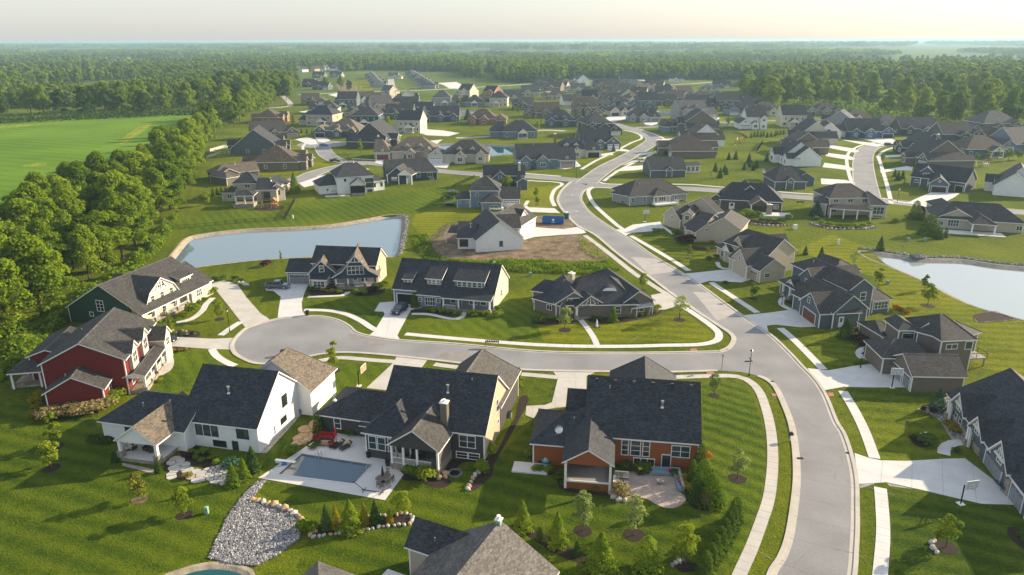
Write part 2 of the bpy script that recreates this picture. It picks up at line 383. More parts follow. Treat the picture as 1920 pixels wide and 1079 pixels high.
def ground():
    X0, X1, Y0, Y1 = -420,460,15,760
    vs = [Vector(p) for p in ((X0, Y0),(X1, Y0),(X1, Y1),(X0, Y1))]; fs = [[0,1,2,3]]; ed = []
    for h in HOLES:
        i = len(vs); vs += [Vector(p) for p in h]; fs.append(list(range(i, i + len(h))))
    v2, _, f2, ov, oe, of = delaunay_2d_cdt(vs,[], fs,0,1e-4)
    b = MB(); b.v = [(v[0], v[1],0.) for v in v2]
    for f, src in zip(f2, of):
        if any(k > 0 for k in src): continue
        f = list(f); a = [v2[i] for i in f]
        if area(a) < 0: f = f[::-1]
        b.f.append(tuple(f)); b.m.append(0); b.uv.append([(0,0)] * len(f))
    kind(b.obj('ground', 'grass'))
    b = MB(); L = 26000
    for x0, x1, y0, y1 in ((-L, X0, -2000, L),(X1, L, -2000, L),(X0, X1, Y1, L),(X0, X1, -2000, Y0)):
        b.poly([(x0, y0,0),(x1, y0,0),(x1, y1,0),(x0, y1,0)])
    kind(b.obj('countryside_ground', 'far_grass'))
ground()
sheet('crop_field',[(-235.7,230.2),(-482.9,491.4),(-365.7,536.7),(-340.2,558.2),(-293.8,584.8),(-258.5,610),(-217.6,501.8),(-199,421.1),(-189.6,370.8),(-173.8,310.5),(-165.9,269.3),(-170.3,251.2),(-185.9,236.9)], .012, 'crop')
for p in ([(-222.8,421.7),(-237.4,458.9),(-252.7,509.3),(-252.1,526),(-238.6,490.1),(-228.5,450.8),(-220.8,426.2)],[(-228.6,343.6),(-228.5,351.5),(-223,352.9),(-218.9,346.5),(-222.6,342)],[(-360,506.2),(-337.9,528.8),(-313.4,538.6),(-331.5,518.4),(-341.1,499.3)]):
    sheet('dry_field_patch', p, .02, 'dry_grass',2)
# lawns with their own mowing direction
sheet('lawn',[(-89.24,84.52),(-86.98,105.57),(-76.71,105.5),(-67.07,108.2),(-62.78,98.55),(-52.18,86.85),(-45.65,86.81),(-36.94,82.72),(-34.5,84.81),(-32.33,83.55),(-34.67,78.31),(-34.22,70.2),(-33.91,67.84),(-38.51,66.23),(-42.04,61.82),(-67.99,56.94)], .008, 'lawn_c')
sheet('lawn',[(-32.33,83.55),(-27.88,82.67),(-15.58,79.55),(-11.63,86.59),(-3.69,86.54),(3.18,99.72),(7.1,112.5),(3.6,114.2),(7.8,114.2),(6.37,106.34),(1.99,101.58),(3.2,100.55),(2.88,89.18),(6.9,83.31),(12.76,82.66),(15.81,78.02),(21.9,78.54),(25.74,77.96),(29.37,76.85),(22.99,65.58),(19.3,57.91),(-19.05,58.08),(-23.72,67.44),(-23.73,72.04),(-23.74,74.53),(-33.14,81.74)], .009, 'lawn_c')
sheet('lawn',[(32.01,111.93),(37.2,113.1),(38.72,111.88),(39.02,107.4),(37.77,99.48),(36.45,93.23),(34.18,86.3),(31.13,79.05),(27.78,72.73),(23.59,65.66),(25.45,76.87),(25.24,85.07)], .010, 'lawn_e')
sheet('lawn',[(4.4,131.1),(-0,132.2),(-9.5,134.5),(-18.3,138),(-6.9,149),(-1.8,155.9),(4.8,155.8),(4.4,142.5),(13.7,141.5),(15.4,131)], .009, 'lawn_b')
sheet('lawn',[(4.7,142.5),(14.2,142.4),(22.9,140.5),(32.9,147),(36.6,147.9),(39.6,134.3),(38.7,131.9),(35.8,130.6),(22.4,129.9),(14.2,129.7),(6.1,131.1)], .010, 'lawn_d')
sheet('lawn',[(40.57,63.77),(44.47,72.64),(47.78,80.09),(48.63,81.84),(51.36,80.07),(55.77,78.34),(63.36,77.74),(72.71,74.5),(58.5,56.37),(37.47,56.46)], .009, 'lawn_c')
sheet('lawn',[(55.78,110.54),(67.36,110.65),(71.78,109.05),(66.93,97.64),(58.88,88.81),(54.26,88.43),(51.03,88.59),(53.02,97.74)], .009, 'lawn_a')
sheet('lawn',[(57.8,130.6),(68.4,128),(60.4,118.9),(55.9,118.1),(55.9,138.2),(57.7,137.3),(64.3,137.5)], .009, 'lawn_a')
sheet('lawn',[(-46.5,154.2),(-37.2,156.3),(-31.5,157.7),(-29.4,171.9),(-29.3,153.3),(-27.1,146),(-27.6,136.9),(-33.4,146),(-44.8,148.7)], .009, 'lawn_b')
sheet('lawn',[(-63.4,127.8),(-56,127),(-49.3,119.4),(-37.9,119.3),(-41.6,112.9),(-57.89,109.08),(-61.6,115.1),(-60.7,119.5)], .009, 'lawn_b')
sheet('lawn',[(-32.4,121.1),(-21.1,121),(-24.4,112.8),(-29.77,101.64),(-32.17,98.34),(-32.69,89.41),(-33.94,84.18),(-35.75,105.19),(-33.4,112.9)], .010, 'lawn_b')
sheet('lawn',[(35.6,212.8),(45,215.2),(51,206.4),(52.5,179.9),(45.8,176.3),(41.5,189.8)], .009, 'lawn_a')
sheet('lawn',[(-14.9,254.7),(6.4,286.9),(19.9,293.4),(14.8,249.9),(5.6,248.3),(-3.2,219.9),(-24.8,207.4),(-32,227.2),(-32.2,242.4)], .009, 'lawn_d')
sheet('lawn',[(-102.5,243.5),(-76.5,247.1),(-71.1,269.6),(-47,267.2),(-27.4,289.8),(-16.2,278.7),(-30.4,242.3),(-47.2,236.3),(-70.2,224.9),(-93.8,217.2),(-110.2,224.8)], .009, 'lawn_b')
sheet('lawn',[(77.6,194.7),(95,212),(99,199.9),(96.3,181.7),(97.8,167.1),(99.1,150.3),(104.7,140.4),(88.7,116.1),(81.7,118.3),(79.3,141.8),(88.3,170.6)], .009, 'lawn_d')
# construction plot
sheet('bare_soil',[(-20.5,227),(-23.2,215.5),(-25.8,202.7),(-24.4,193.3),(-18.5,189.1),(-11.2,186),(0,187.3),(11.3,186.2),(19.5,184.1),(25.8,188),(23.5,202.1),(20.4,212.4),(14.3,211.2),(6.3,208.8),(3.6,207),(0.1,213.3),(-10.2,230.5)], .016, 'soil',3)
sheet('bare_soil',[(7.3,237.8),(17.7,237.6),(21.1,224.3),(15.9,219.6),(6.8,221.8)], .017, 'soil')
# ---------------------------------------------------------------- streets
ML = [(25.23,60.01),(28,65.55),(29.94,68.13),(31.8,71.16),(34.06,75.86),(37,82.64),(38.82,87.59),(40.39,92.47),(42.08,98.63),(43.14,104.61),(43.91,110.84),(43.5,113.7),(42.4,115.4)]
MR = [(33.3,59.97),(36.64,65.51),(38.77,69.81),(40.6,73.66),(42.51,77.97),(44.97,83.69),(46.8,89.17),(48.43,95.41),(48.92,99.4),(50.66,107.31),(51.4,113.6),(51.2,119.2),(51.1,125.6),(50.4,134.5),(47.9,145.6),(44.2,165.3),(41.7,175.9),(37.6,190.4),(34.2,207.2),(31.2,218.7),(28,232.1),(25.9,244.7),(25.2,255.8),(25.3,266),(27.5,279),(31.8,288.7)]
ML2 = [(38.6,125.7),(40.7,127.4),(42.6,130.8),(43.2,134.3),(41.6,140.1),(39.7,146.6),(38.2,152.6),(36.2,160.3),(34,170.3),(31,182),(28.2,194.8),(24.7,212.9),(20.7,223.6),(18.2,240),(16.8,254.2),(16.9,265.2),(19.2,280.2),(22.9,294.5),(24.6,299.2)]
sheet('road', ML + [(39.9,116.9),(35.9,117.6),(38.1,125.7)] + ML2 + [] + MR[::-1], .022, 'asphalt')
CN = [(38.6,125.7),(35.6,125.5),(27.1,125.2),(17.2,125.2),(7.4,125.7),(-0,127),(-10.7,129.7),(-21.7,131.6),(-27.5,133.6),(-31.1,135.8),(-33.3,139.3),(-36.6,142.9),(-40.4,144.8),(-43.6,144.9),(-46.4,144.3),(-48.9,143.4),(-51.1,141.5),(-52.3,140.1),(-53.6,138),(-53.9,133.8),(-53.4,129.8),(-51.6,126),(-49,123.3),(-46.2,121.4),(-43.2,121.2),(-40.7,122.3),(-37.3,124.4),(-34.7,125.6),(-31.8,126.1),(-27.8,125.8),(-21.7,124.5),(-12.6,122.1),(-2.9,119.2),(-0.1,118.5),(7,117.8),(17.7,117.3),(27.6,117.1),(35.9,117.6)]
sheet('road', CN, .024, 'asphalt')
# streets further off
def street(pts, w, mat='asphalt', z=.026, kerb=True, name='road'):
    ribbon(name, pts, w,0, z, mat,5)
    if kerb:
        for s in (-1,1): ribbon('kerb', pts, .45, .0, .1, 'kerb_concrete',5, s * (w / 2 + .2))
street([(29.8,294.4),(34,307.7),(44.1,336.3),(59.5,370.3),(75.2,409.5),(81.2,427.5),(83.2,442.1),(81.9,466),(74.3,499.1),(63.5,548.2),(54.2,607.6),(45.9,642.3)],8, z=.027)
street([(32.9,299.1),(18,306.7),(2.4,313.4),(-14.8,317.7),(-32.5,326.3),(-54.2,341.4),(-68,349.5),(-81.8,354.7),(-92.1,372.1),(-100.3,395.1),(-105,412)],7.6, z=.029)
street([(30,292.1),(40.4,288.5),(65.7,283.7),(79.6,279.1),(103.1,267.6),(110.9,264.5),(131.8,259.5),(147.3,249.5),(171.4,240),(187.6,229.7)],7.6, z=.031)
street([(129.8,264.2),(141.5,292.3),(160.1,335.3),(176.9,371.2),(190.1,393.9),(200.5,404.1),(217.4,414.6),(239.5,428)],8.2, z=.033)
street([(-68,349.5),(-78.7,340.4),(-86.3,321.9),(-87,311.3)],7.6, z=.035)
street([(77.4,486.5),(84.6,492.5),(103.9,501.3),(132.8,517),(166.2,529.9),(193.5,532.7),(221.3,517.6),(230,488)],7, z=.036, kerb=False)
street([(-33,442.8),(-12.6,449.9),(17.5,479.4),(34.3,476)],6, 'far_road', .030, False)
street([(-228.8,817.1),(-209.7,832.7),(-157,865.2),(-110.5,881.4),(-63.5,918.6),(0.9,981.3),(36.9,1028.7),(106.5,1078.8),(196.6,981.3),(280.8,1039.5),(374.1,1090)],8, 'far_road', .03, False)
street([(-130.2,828.7),(-155.7,990.7),(-182.6,1159.6),(-202.7,1307.3)],9, 'far_road', .026, False)
street([(-241.5,801.7),(-201.7,691.1),(-200.7,662.8),(-209.1,652.4)],5, 'far_road', .02, False)
street([(26.4,913.5),(42.8,854.7),(53.3,787.4),(47.8,743.9)],7, 'far_road', .02, False)
street([(-80.9,722.9),(-62.8,691.1),(-79.7,668.9),(-109.4,648.5)],6, 'far_road', .02, False)
def disc(p, r, mat, z, name='road', n=40):
    return sheet(name,[(p[0] + r * math.cos(6.2832 * k / n), p[1] + r * math.sin(6.2832 * k / n)) for k in range(n)], z, mat)
disc((-105.8,416.4),14, 'asphalt', .038); disc((-83.1,307.4),11, 'asphalt', .042); disc((239.5,428),12, 'asphalt', .044)
# pale worn panels where the concrete road has been renewed
# kerbs
ribbon('kerb', ML, .5,0, .12, 'kerb_concrete',4, .28); ribbon('kerb', MR, .5,0, .12, 'kerb_concrete',4, -.28)
ribbon('kerb', ML2, .5,0, .12, 'kerb_concrete',4, .28); ribbon('kerb', CN, .45,0, .12, 'kerb_concrete',4, -.26)
ribbon('gutter', MR, .5, .0, .028, 'kerb_concrete',4, .22); ribbon('gutter', ML, .5, .0, .028, 'kerb_concrete',4, -.22)
ribbon('gutter', ML2, .45, .0, .028, 'kerb_concrete',4, -.22); ribbon('gutter', CN, .4, .0, .029, 'kerb_concrete',4, .18)
# transverse joints of the concrete road
def joints(edge_a, edge_b, step, z=.031):
    a = smooth(edge_a,6); b = smooth(edge_b,6); m = MB()
    for p in resample(a, step):
        q = min(b, key=lambda t: (t[0] - p[0]) ** 2 + (t[1] - p[1]) ** 2)
        d = math.hypot(q[0] - p[0], q[1] - p[1])
        if 6 < d < 11: 
            u = ((q[1] - p[1]) / d * .05, -(q[0] - p[0]) / d * .05)
            m.poly([(p[0] - u[0], p[1] - u[1], z),(p[0] + u[0], p[1] + u[1], z),(q[0] + u[0], q[1] + u[1], z),(q[0] - u[0], q[1] - u[1], z)])
    return kind(m.obj('road_joint', 'joint'), 'structure')
joints(ML, MR,4.6); joints(ML2, MR,4.6); joints(CN[:9], CN[26:],4.6)
# dark patches and lighter repair panels
M('road_patch',(.235, .215, .205), .95, .25, .6,8, world=True); M('road_light',(.37, .35, .335), .9, .15, .4,8, world=True)
for p in ([(-13.9,125.2),(-11,126.1),(-7.9,125.1),(-8,122.7),(-10.7,122.5),(-13.5,123.5)],[(-32.3,135.5),(-26.9,132.2),(-23.5,130.1),(-26.4,129.3),(-31.2,132.5)]): sheet('road_patch', p, .030, 'road_patch',3)
for p in ([(31.8,188.9),(38.9,186.8),(41.7,175.9),(33.9,172.9)],[(41.6,159.9),(45.2,159.4),(47.9,145.2),(42.3,141.6)]): sheet('road_panel', p, .0265, 'road_light')
cs = MB()
for _ in range(46):                                    # sealed cracks wandering over the pavement
    k = rnd.randrange(len(MR) - 2) if _ % 3 else -1
    p = (MR[k + 1][0] - rnd.uniform(1,7), MR[k + 1][1]) if k >= 0 else (rnd.uniform(-60,40), rnd.uniform(123,129))
    d = rnd.uniform(0,6.28)
    for i in range(rnd.randint(4,9)):
        d += rnd.uniform(-.5, .5); l = rnd.uniform(.4,1.1); q = (p[0] + math.cos(d) * l, p[1] + math.sin(d) * l); n = (-math.sin(d) * .03, math.cos(d) * .03)
        cs.poly([(p[0] + n[0], p[1] + n[1], .0325),(p[0] - n[0], p[1] - n[1], .0325),(q[0] - n[0], q[1] - n[1], .0325),(q[0] + n[0], q[1] + n[1], .0325)]); p = q
kind(cs.obj('crack_sealant', 'bank_grey'))
def manhole(p):
    b = MB(); b.tube((0,0,0),(0,0, .03), .45, n=14); b.tube((0,0, .03),(0,0, .036), .34, n=14, mat=1)
    tag(b.obj('manhole_cover',['concrete', 'metal_light'], None,(*p, .0)), LB.pop(0), 'manhole cover')
def bx0(p):
    b = MB(); b.box(p[0] - .45, p[0] + .45, p[1] - .25, p[1] + .25, .02, .036); [b.box(p[0] - .4 + i * .16, p[0] - .34 + i * .16, p[1] - .2, p[1] + .2, .036, .042) for i in range(5)]; return b.obj('drain_grate', 'metal_dark')
DG = ['of the ranch corner', 'of the inner junction corner', 'of the cul-de-sac bulb', 'left of the lower street', 'by the lower right drive', 'below the tan house drive', 'before the slate blue house']
LB = ['pale round manhole cover in the road bend beside the blue dumpster', 'pale round manhole cover near the top of the road bend']
for p in ((39.9,126.9),(43.9,113.1),(-35.4,142.6),(39.76,88.94),(47.13,90.28),(42.3,168.1),(-16.5,131.3)):
    tag(bx0(p), 'dark drain grate at the kerb ' + DG.pop(0), 'drain grate')
manhole((21.9,243.9)); manhole((22.6,270.9))
# ---------------------------------------------------------------- pavements and drives
walk('sidewalk',[(23.53,63.85),(24.49,65.57),(27.32,70.24),(29.97,75.05),(32.2,79.27),(34.28,84.26),(36.24,89.65),(38.13,95.95),(39.6,102.34),(40.66,109.29),(40.2,113.3),(38.9,114.9),(36.7,115.4),(32.1,115.2),(28.5,114.9),(21.9,114.7),(14.6,114.7)],1.45, 'concrete_old')
walk('sidewalk',[(7.8,115),(3.6,115.9),(-1.9,117),(-7.6,118.6),(-12.4,120),(-14.4,120.7)],1.45, 'concrete_old')
walk('sidewalk',[(-21.2,121.7),(-26.2,122.6),(-31.3,123.6),(-33.7,122.8),(-36.5,121.3),(-38.5,120),(-39.7,118.9)],1.45, 'concrete_old')
walk('sidewalk',[(37.3,149.6),(39.5,142.2),(40.7,136.9),(40.6,133.8),(39.1,130.8),(35.5,129.1),(29.3,128.8),(22.2,128.4),(15.1,128.4),(7.6,128.9),(-0,130.1),(-11.5,132.6),(-22,135.2)],1.5, 'concrete')
walk('sidewalk',[(35.4,158.1),(34.5,160.7),(32.1,168.3),(30,175.6),(25.7,195.3),(21.4,213)],1.5, 'concrete_old')
walk('sidewalk',[(-27.2,136.9),(-29.3,139.5),(-31.1,142),(-35.1,146.1),(-39.6,148.4),(-45,148.8)],1.45, 'concrete')
walk('sidewalk',[(-56,141.9),(-56.7,139.2),(-57.6,133.8)],1.4, 'concrete'); walk('sidewalk',[(-56.6,127.8),(-54.5,124.6),(-51.6,121.7),(-49,119.8)],1.4, 'concrete')
walk('sidewalk',[(38.28,62.98),(39.69,65.49),(43.47,72.65),(46.29,78.96),(47.64,82.21)],1.5, 'concrete')
walk('sidewalk',[(50.06,88.87),(52.12,96.48),(53.54,103.46),(54.63,110.75)],1.5, 'concrete'); walk('sidewalk',[(54.6,117.9),(54.4,130.7),(53.8,137.6)],1.5, 'concrete')
walk('sidewalk',[(52,146.2),(47.3,167.7)],1.5, 'concrete'); walk('sidewalk',[(44.4,176.3),(41.1,189.8),(34.9,212.2)],1.5, 'concrete')
walk('sidewalk',[(33.9,219.3),(32.3,228.4),(29.3,252.2),(28.8,269.8),(29.8,281.1),(32.8,286.4),(40.7,284.1)],1.5, 'concrete')
for p in ([(15,252.5),(14.6,266.2),(16.7,282.4),(20.3,293.4),(17.6,298.2),(6.8,302),(-13.4,311.1)],[(21,311.7),(7.1,318.6),(-12.9,328.7)],[(35.8,297.8),(41,293.1),(68.5,292.5),(81.9,286.6),(105.6,274.5),(125.7,267.2)],[(31.2,329.2),(40.3,353.6),(52.5,381.6),(67.5,418.6),(76.4,437.3),(77.7,460.6),(71.7,480.7)],
          [(37.8,300.2),(47.5,326),(62,356.4),(72.9,379.2),(84.3,413.7),(88.8,432.1),(88.3,452.3),(83.1,483.4)],[(133.4,284.6),(148.4,323.9),(164.6,362.6),(178.5,388.2),(196.3,410.7),(216,423.9)],[(133.2,254),(147.6,286.5),(169.7,338.1),(182.6,367.4),(197.9,389.7),(214.9,403.7)],[(135,264.1),(139.5,255.7),(149.7,253.8)],
          [(-33.9,336.4),(-55.8,352.5),(-67.3,359.3),(-78.4,363)],[(-79.2,302.4),(-72.3,311),(-64.9,332.7)],[(-97.3,365.1),(-107.4,385.4),(-114,405.7),(-116.6,423.4)]):
    ribbon('sidewalk', p,1.5,0, .05, 'concrete')
D = lambda pts, ang=0., size=(3.6,3.6), mat='concrete', k=0, z=.045: slabs('driveway', pts, size, R(ang), mat, z, .03, k)
D([(47.88,90.27),(49.24,89.01),(50.69,88.32),(54.13,88.16),(59.32,88.67),(62.48,88.79),(63.15,83.58),(62.96,82.6),(63.54,77.52),(62.26,78.08),(58.43,78.33),(56.36,79.35),(53.2,80.99),(48.87,83.05),(45.16,82.71)], -28)
D([(52,118.3),(55.4,117.4),(60.5,119.2),(66.9,120.7),(66.03,110.66),(60.29,110.71),(55.24,110.95),(51.66,109.79)],40)
D([(48.4,144.6),(54.3,146.1),(62,148.7),(63.9,142),(67.4,139.2),(66.8,138.3),(63.5,138.4),(58.2,137.8),(53.6,139.3),(51.6,138.8),(50.8,135.6)],40)
D([(41.5,175),(41.9,173.7),(45.4,174.5),(52.3,176.7),(55.1,177.1),(57,172.2),(59.2,170),(54.7,166.8),(47.4,168.1),(44.3,165.7)],38)
D([(31.3,218.7),(34.4,219.3),(37.8,224.8),(47.3,228.9),(47,221.2),(44.7,217.2),(36.1,214.7),(34.8,213.4),(33.5,210.9)],38)
D([(31.5,157.7),(36.3,160.3),(38.3,152.6),(35.6,150.3),(32.9,148.3),(30.9,148)],38, mat='concrete_old')
D([(-29.3,153.3),(-25.3,154.4),(-19.5,150.2),(-21.8,148.5),(-22.5,136.6),(-22.6,134.3),(-21.7,131.9),(-25,132.7),(-28.3,133.8),(-27.5,136.6),(-27,146),(-27.5,147.6),(-29.5,147.9)],5)
D([(-53,167.6),(-48.5,167.5),(-47.9,161.2),(-46.7,153.9),(-45,148.1),(-43.3,144.9),(-46.4,144.3),(-49,143.7),(-50.5,149.5),(-52.4,157.5),(-55.4,161.7),(-57.2,162.1),(-57.9,163.6),(-53.9,164)],5)
D([(-72.2,166.6),(-69.8,169.8),(-65.4,166.5),(-60.1,157.2),(-53.6,146.9),(-50.6,143.4),(-52.3,140.1),(-53.6,138),(-56.4,142.5),(-63,153),(-68.1,161)],60, mat='concrete_old')
D([(-66.8,133.9),(-58.2,132.8),(-54,133.3),(-53.4,129.8),(-51.8,126.5),(-53.2,127.5),(-56.8,127.8),(-64.4,129.1),(-66,128.6),(-68.3,129.2),(-67.7,135)],5, mat='concrete_old')
D([(-21.2,124.3),(-15.4,122.6),(-16.1,119.1),(-19.2,119.1),(-19.47,109.95),(-24.37,111.17),(-21.4,121.2)],80, mat='concrete_old')
D([(7.1,117.6),(14.4,116.9),(12.8,115.4),(11.89,106.67),(12.24,105.02),(9.23,104.5),(4.03,103.12),(3.28,100.55),(1.99,101.58),(2.22,104.55),(5.19,104.89),(6.34,105.79),(7.8,114.6)],88, mat='concrete_old')
D([(6.8,221.8),(15.9,219.6),(21.5,222.9),(22.3,214.9),(20.3,213.6),(14.5,212.4),(6.5,210.1),(3.6,207),(2.6,211.4)],5)
D([(-3,247.6),(4.5,250.9),(14.8,249),(16.2,241.6),(6,243.4),(-2.6,241.1)],5)
# dark wheel ruts of soil and other drives further off, as plain sheets
for s in ([(14.1,369.6),(24.3,362.4),(30.9,353.8),(32,338),(24.1,329.4),(10.8,340)],[(10.5,357.6),(24,365.8),(29.7,352.2)],[(-36.6,358.6),(-31.4,365.4),(-28.9,350.3),(-29.3,333.4),(-34.4,336.5),(-40.2,348.9)],[(25.2,376.6),(46.3,376.1),(51.9,381.6),(51.2,372.3),(34.7,367.3),(21.2,364.2)],[(43.8,403.9),(55.1,401.5),(61.8,389.1),(60.4,383.3),(42.7,393.6)],
          [(54.5,337.6),(63.3,340.4),(63.2,331.4),(54.6,325.9),(44.8,323.3)],[(57.7,353.2),(65.9,356.3),(65,349.8),(58.2,348.3),(50.8,339.1)],[(65.5,377.5),(78.2,386.7),(77.5,379.1),(67.3,371.9),(60.6,366.7)],[(93.6,539.7),(106.2,539.3),(100,514.7),(94.6,504.9),(91.4,511.6)],[(72.9,567.6),(86.9,575.4),(85,551.3),(71.9,529.5),(65.3,537)],
          [(83.9,432.2),(100.9,439.1),(99,429.4),(83.9,422.7)],[(-66.2,361),(-56.3,364.2),(-51.7,355.7),(-53.4,344.5),(-59.7,344.6),(-64.7,349.4)],[(-127.3,438),(-123.7,450.4),(-115,437.6),(-108.5,416.5),(-112.7,414.4)],[(-118.2,447.7),(-110.5,445),(-105,432.5),(-107.1,423.2),(-111.3,427.9)],[(-86.7,297.8),(-82.3,315.1),(-77.9,317.7),(-77.7,296.4),(-82.1,288.6)],
          [(146.4,344.8),(152.8,336.9),(152.8,328.1),(150.1,322.5),(145.5,328.3),(140.6,332.7)],[(160.5,377.1),(167.4,367.8),(167,359.1),(163.5,352.5),(159.1,357.6),(155.6,366.3)],[(174.4,406.9),(180.8,392.1),(179.7,382.3),(175.1,376.7),(171.8,384.4),(169,394.5)],[(128.6,304.5),(137.2,300.7),(138.5,294.7),(135.7,289),(129.5,290.2),(123.6,291.5)],[(189.5,429.3),(201.7,412.8),(203.4,404),(196.2,397.9),(192,410.8)],
          [(162.3,323.7),(179.8,334.9),(181.2,331.9),(176.3,323.4),(169.3,323.5),(159.6,316.9)],[(180.2,365.7),(196.7,370.7),(193.7,363.6),(182.4,360.4),(177.5,358.8)],[(142.8,249.5),(139.5,255.7),(158.2,274.6),(167.9,272.4),(162.1,265.6),(150.6,253.8)],[(220.8,421.4),(255.7,458.2),(267.6,457.8),(250.8,437.4),(226.3,414.4)],[(202.9,438.8),(222.3,443.3),(217.4,414.6),(204.4,406.2)],[(198.2,514.9),(225.6,528),(251,534.4),(243.1,516.9),(217.2,507.6)],[(-51.7,426.4),(-40.2,435.6),(-41.6,416.9)],[(152.1,594.8),(153.5,552.9),(143.7,530.7),(134.3,538.3)],[(154.1,739),(173.8,781.5),(170,752.2)],[(170.6,1103.9),(208.7,1101.3),(197.1,1058.7)],[(-160.3,597.4),(-173.9,616.2),(-165.6,635.3),(-154,606.2)]):
    sheet('driveway', s, .052, 'concrete')
RB = lambda name, p, w, mat, z=.05: ribbon(name, p, w,0, z, mat,5)
walk('front_walk',[(-67.6,156.9),(-67.5,152.7),(-66.7,149),(-66.8,144.2),(-68,142.3),(-69.7,141.4)],1.3, 'concrete'); walk('front_walk',[(-66,129.1),(-64,125.6),(-61.9,121.8),(-61,118.6),(-61.4,116.9),(-63.1,116)],1.5, 'concrete_old')
walk('front_walk',[(-46.3,157.4),(-41.2,157.8),(-38.3,158.5),(-37.9,161.1)],1.1, 'concrete'); walk('front_walk',[(-21.3,146.2),(-17.5,145.9),(-13.7,143.6),(-11.6,143),(-10.4,144.5),(-10.2,147.7)],1.1, 'concrete')
walk('front_walk',[(14.2,142.4),(15.1,138),(15.9,132.4),(16.1,128.4)],1.2, 'concrete'); walk('front_walk',[(67.1,127.5),(65.4,126.7),(63.9,124.8),(63.5,122.6),(64.2,120.3)],1.2, 'concrete')
walk('front_walk',[(63.2,156.7),(60.6,155.2),(58.9,151.4),(59.6,148.4),(60.5,147)],1.2, 'concrete'); walk('front_walk',[(64.73,93.04),(62.89,92.76),(60.93,91.18),(59.99,89.36),(60.19,88.53)],1.6, 'concrete')
walk('front_walk',[(59,174.4),(57.6,177.5),(53.1,178.5),(53.7,184.7)],1.1, 'concrete'); walk('front_walk',[(46.7,223.2),(47.5,217.8),(48,212.6)],1.1, 'concrete')
RB('front_walk',[(5.9,261.6),(4.8,253.5),(6.1,246.7)],1.3, 'concrete'); RB('front_walk',[(45.3,391.5),(43.9,374.3),(39.1,363.7)],1.3, 'concrete')
for p, a in (([(33.3,127.1),(34.6,127.2),(34.5,125.7),(33.2,125.6)],0),([(33.7,117.2),(35,117.3),(35.1,116.1),(33.8,115.9)],0),([(42.33,108.51),(43.2,108.5),(43.14,107.55),(42.19,107.56)],0),([(51.62,108.82),(52.58,108.81),(52.2,107.48),(51.34,107.49)],0)):
    slabs('kerb_ramp', p,3.,0, 'red_pad', .06, .03)

# ---------------------------------------------------------------- house kit
CACHE = {}
def win_mesh(w, h, c, r, tr, small):
    k = ('w', round(w,2), round(h,2), c, r, tr, small)
    if k in CACHE: return CACHE[k]
    b = MB(); t = .10
    for x0, x1, z0, z1 in ((-w / 2 - t, w / 2 + t, h / 2, h / 2 + t * 1.2),(-w / 2 - t * 1.3, w / 2 + t * 1.3, -h / 2 - t, -h / 2),(-w / 2 - t, -w / 2, -h / 2, h / 2),(w / 2, w / 2 + t, -h / 2, h / 2)):
        b.box(x0, x1, -.06, .0, z0, z1)
    for i in range(1, c): x = -w / 2 + w * i / c; b.box(x - .045, x + .045, -.05,0, -h / 2, h / 2)
    for i in range(1, r): z = -h / 2 + h * i / r; b.box(-w / 2, w / 2, -.045,0, z - .03, z + .03)
    g = MB(); g.poly([(-w / 2, -.02, -h / 2),(w / 2, -.02, -h / 2),(w / 2, -.02, h / 2),(-w / 2, -.02, h / 2)])
    if small:
        b.poly(g.v,1); CACHE[k] = (b.mesh('window',[tr, 'glass']), None)
    else: CACHE[k] = (b.mesh('window', tr), g.mesh('pane', 'glass'))
    return CACHE[k]
def garage_mesh(w, h, mat, tr):
    k = ('g', round(w,2), round(h,2), mat, tr)
    if k in CACHE: return CACHE[k]
    b = MB(); t = .14
    for x0, x1, z0, z1 in ((-w / 2 - t, w / 2 + t, h, h + t),(-w / 2 - t, -w / 2,0, h),(w / 2, w / 2 + t,0, h)): b.box(x0, x1, -.09,0, z0, z1,1)
    b.poly([(-w / 2, -.012,0),(w / 2, -.012,0),(w / 2, -.012, h),(-w / 2, -.012, h)],2)
    n = max(2, round(w / 1.2))
    for r in range(4):
        z0, z1 = h * r / 4 + .02, h * (r + 1) / 4 - .02
        for c in range(n):
            x0, x1 = -w / 2 + w * c / n + .03, -w / 2 + w * (c + 1) / n - .03
            b.box(x0, x1, -.045, -.01, z0, z1)
            if r == 3: b.poly([(x0 + .12, -.05, z0 + .1),(x1 - .12, -.05, z0 + .1),(x1 - .12, -.05, z1 - .1),(x0 + .12, -.05, z1 - .1)],3)
    CACHE[k] = b.mesh('garage_door',[mat, tr, 'dark_inside', 'glass']); return CACHE[k]
def door_mesh(mat, tr, w=1.0, h=2.1):
    k = ('d', mat, tr, w)
    if k in CACHE: return CACHE[k]
    b = MB(); t = .1
    for x0, x1, z0, z1 in ((-w / 2 - t, w / 2 + t, h, h + t),(-w / 2 - t, -w / 2,0, h),(w / 2, w / 2 + t,0, h)): b.box(x0, x1, -.07,0, z0, z1,1)
    b.box(-w / 2, w / 2, -.03,0,0, h); b.poly([(-w * .3, -.034, h * .5),(w * .3, -.034, h * .5),(w * .3, -.034, h * .92),(-w * .3, -.034, h * .92)],2)
    b.box(w * .36, w * .42, -.07, -.03, h * .45, h * .49,1)
    CACHE[k] = b.mesh('door',[mat, tr, 'glass']); return CACHE[k]
def slope_uv(pts):
    a, b, c = (Vector(p) for p in pts[:3]); n = (b - a).cross(c - a).normalized()
    u = Vector((0,0,1)).cross(n); u = u.normalized() if u.length > 1e-4 else Vector((1,0,0)); v = n.cross(u)
    return [(Vector(p).dot(u), Vector(p).dot(v)) for p in pts]
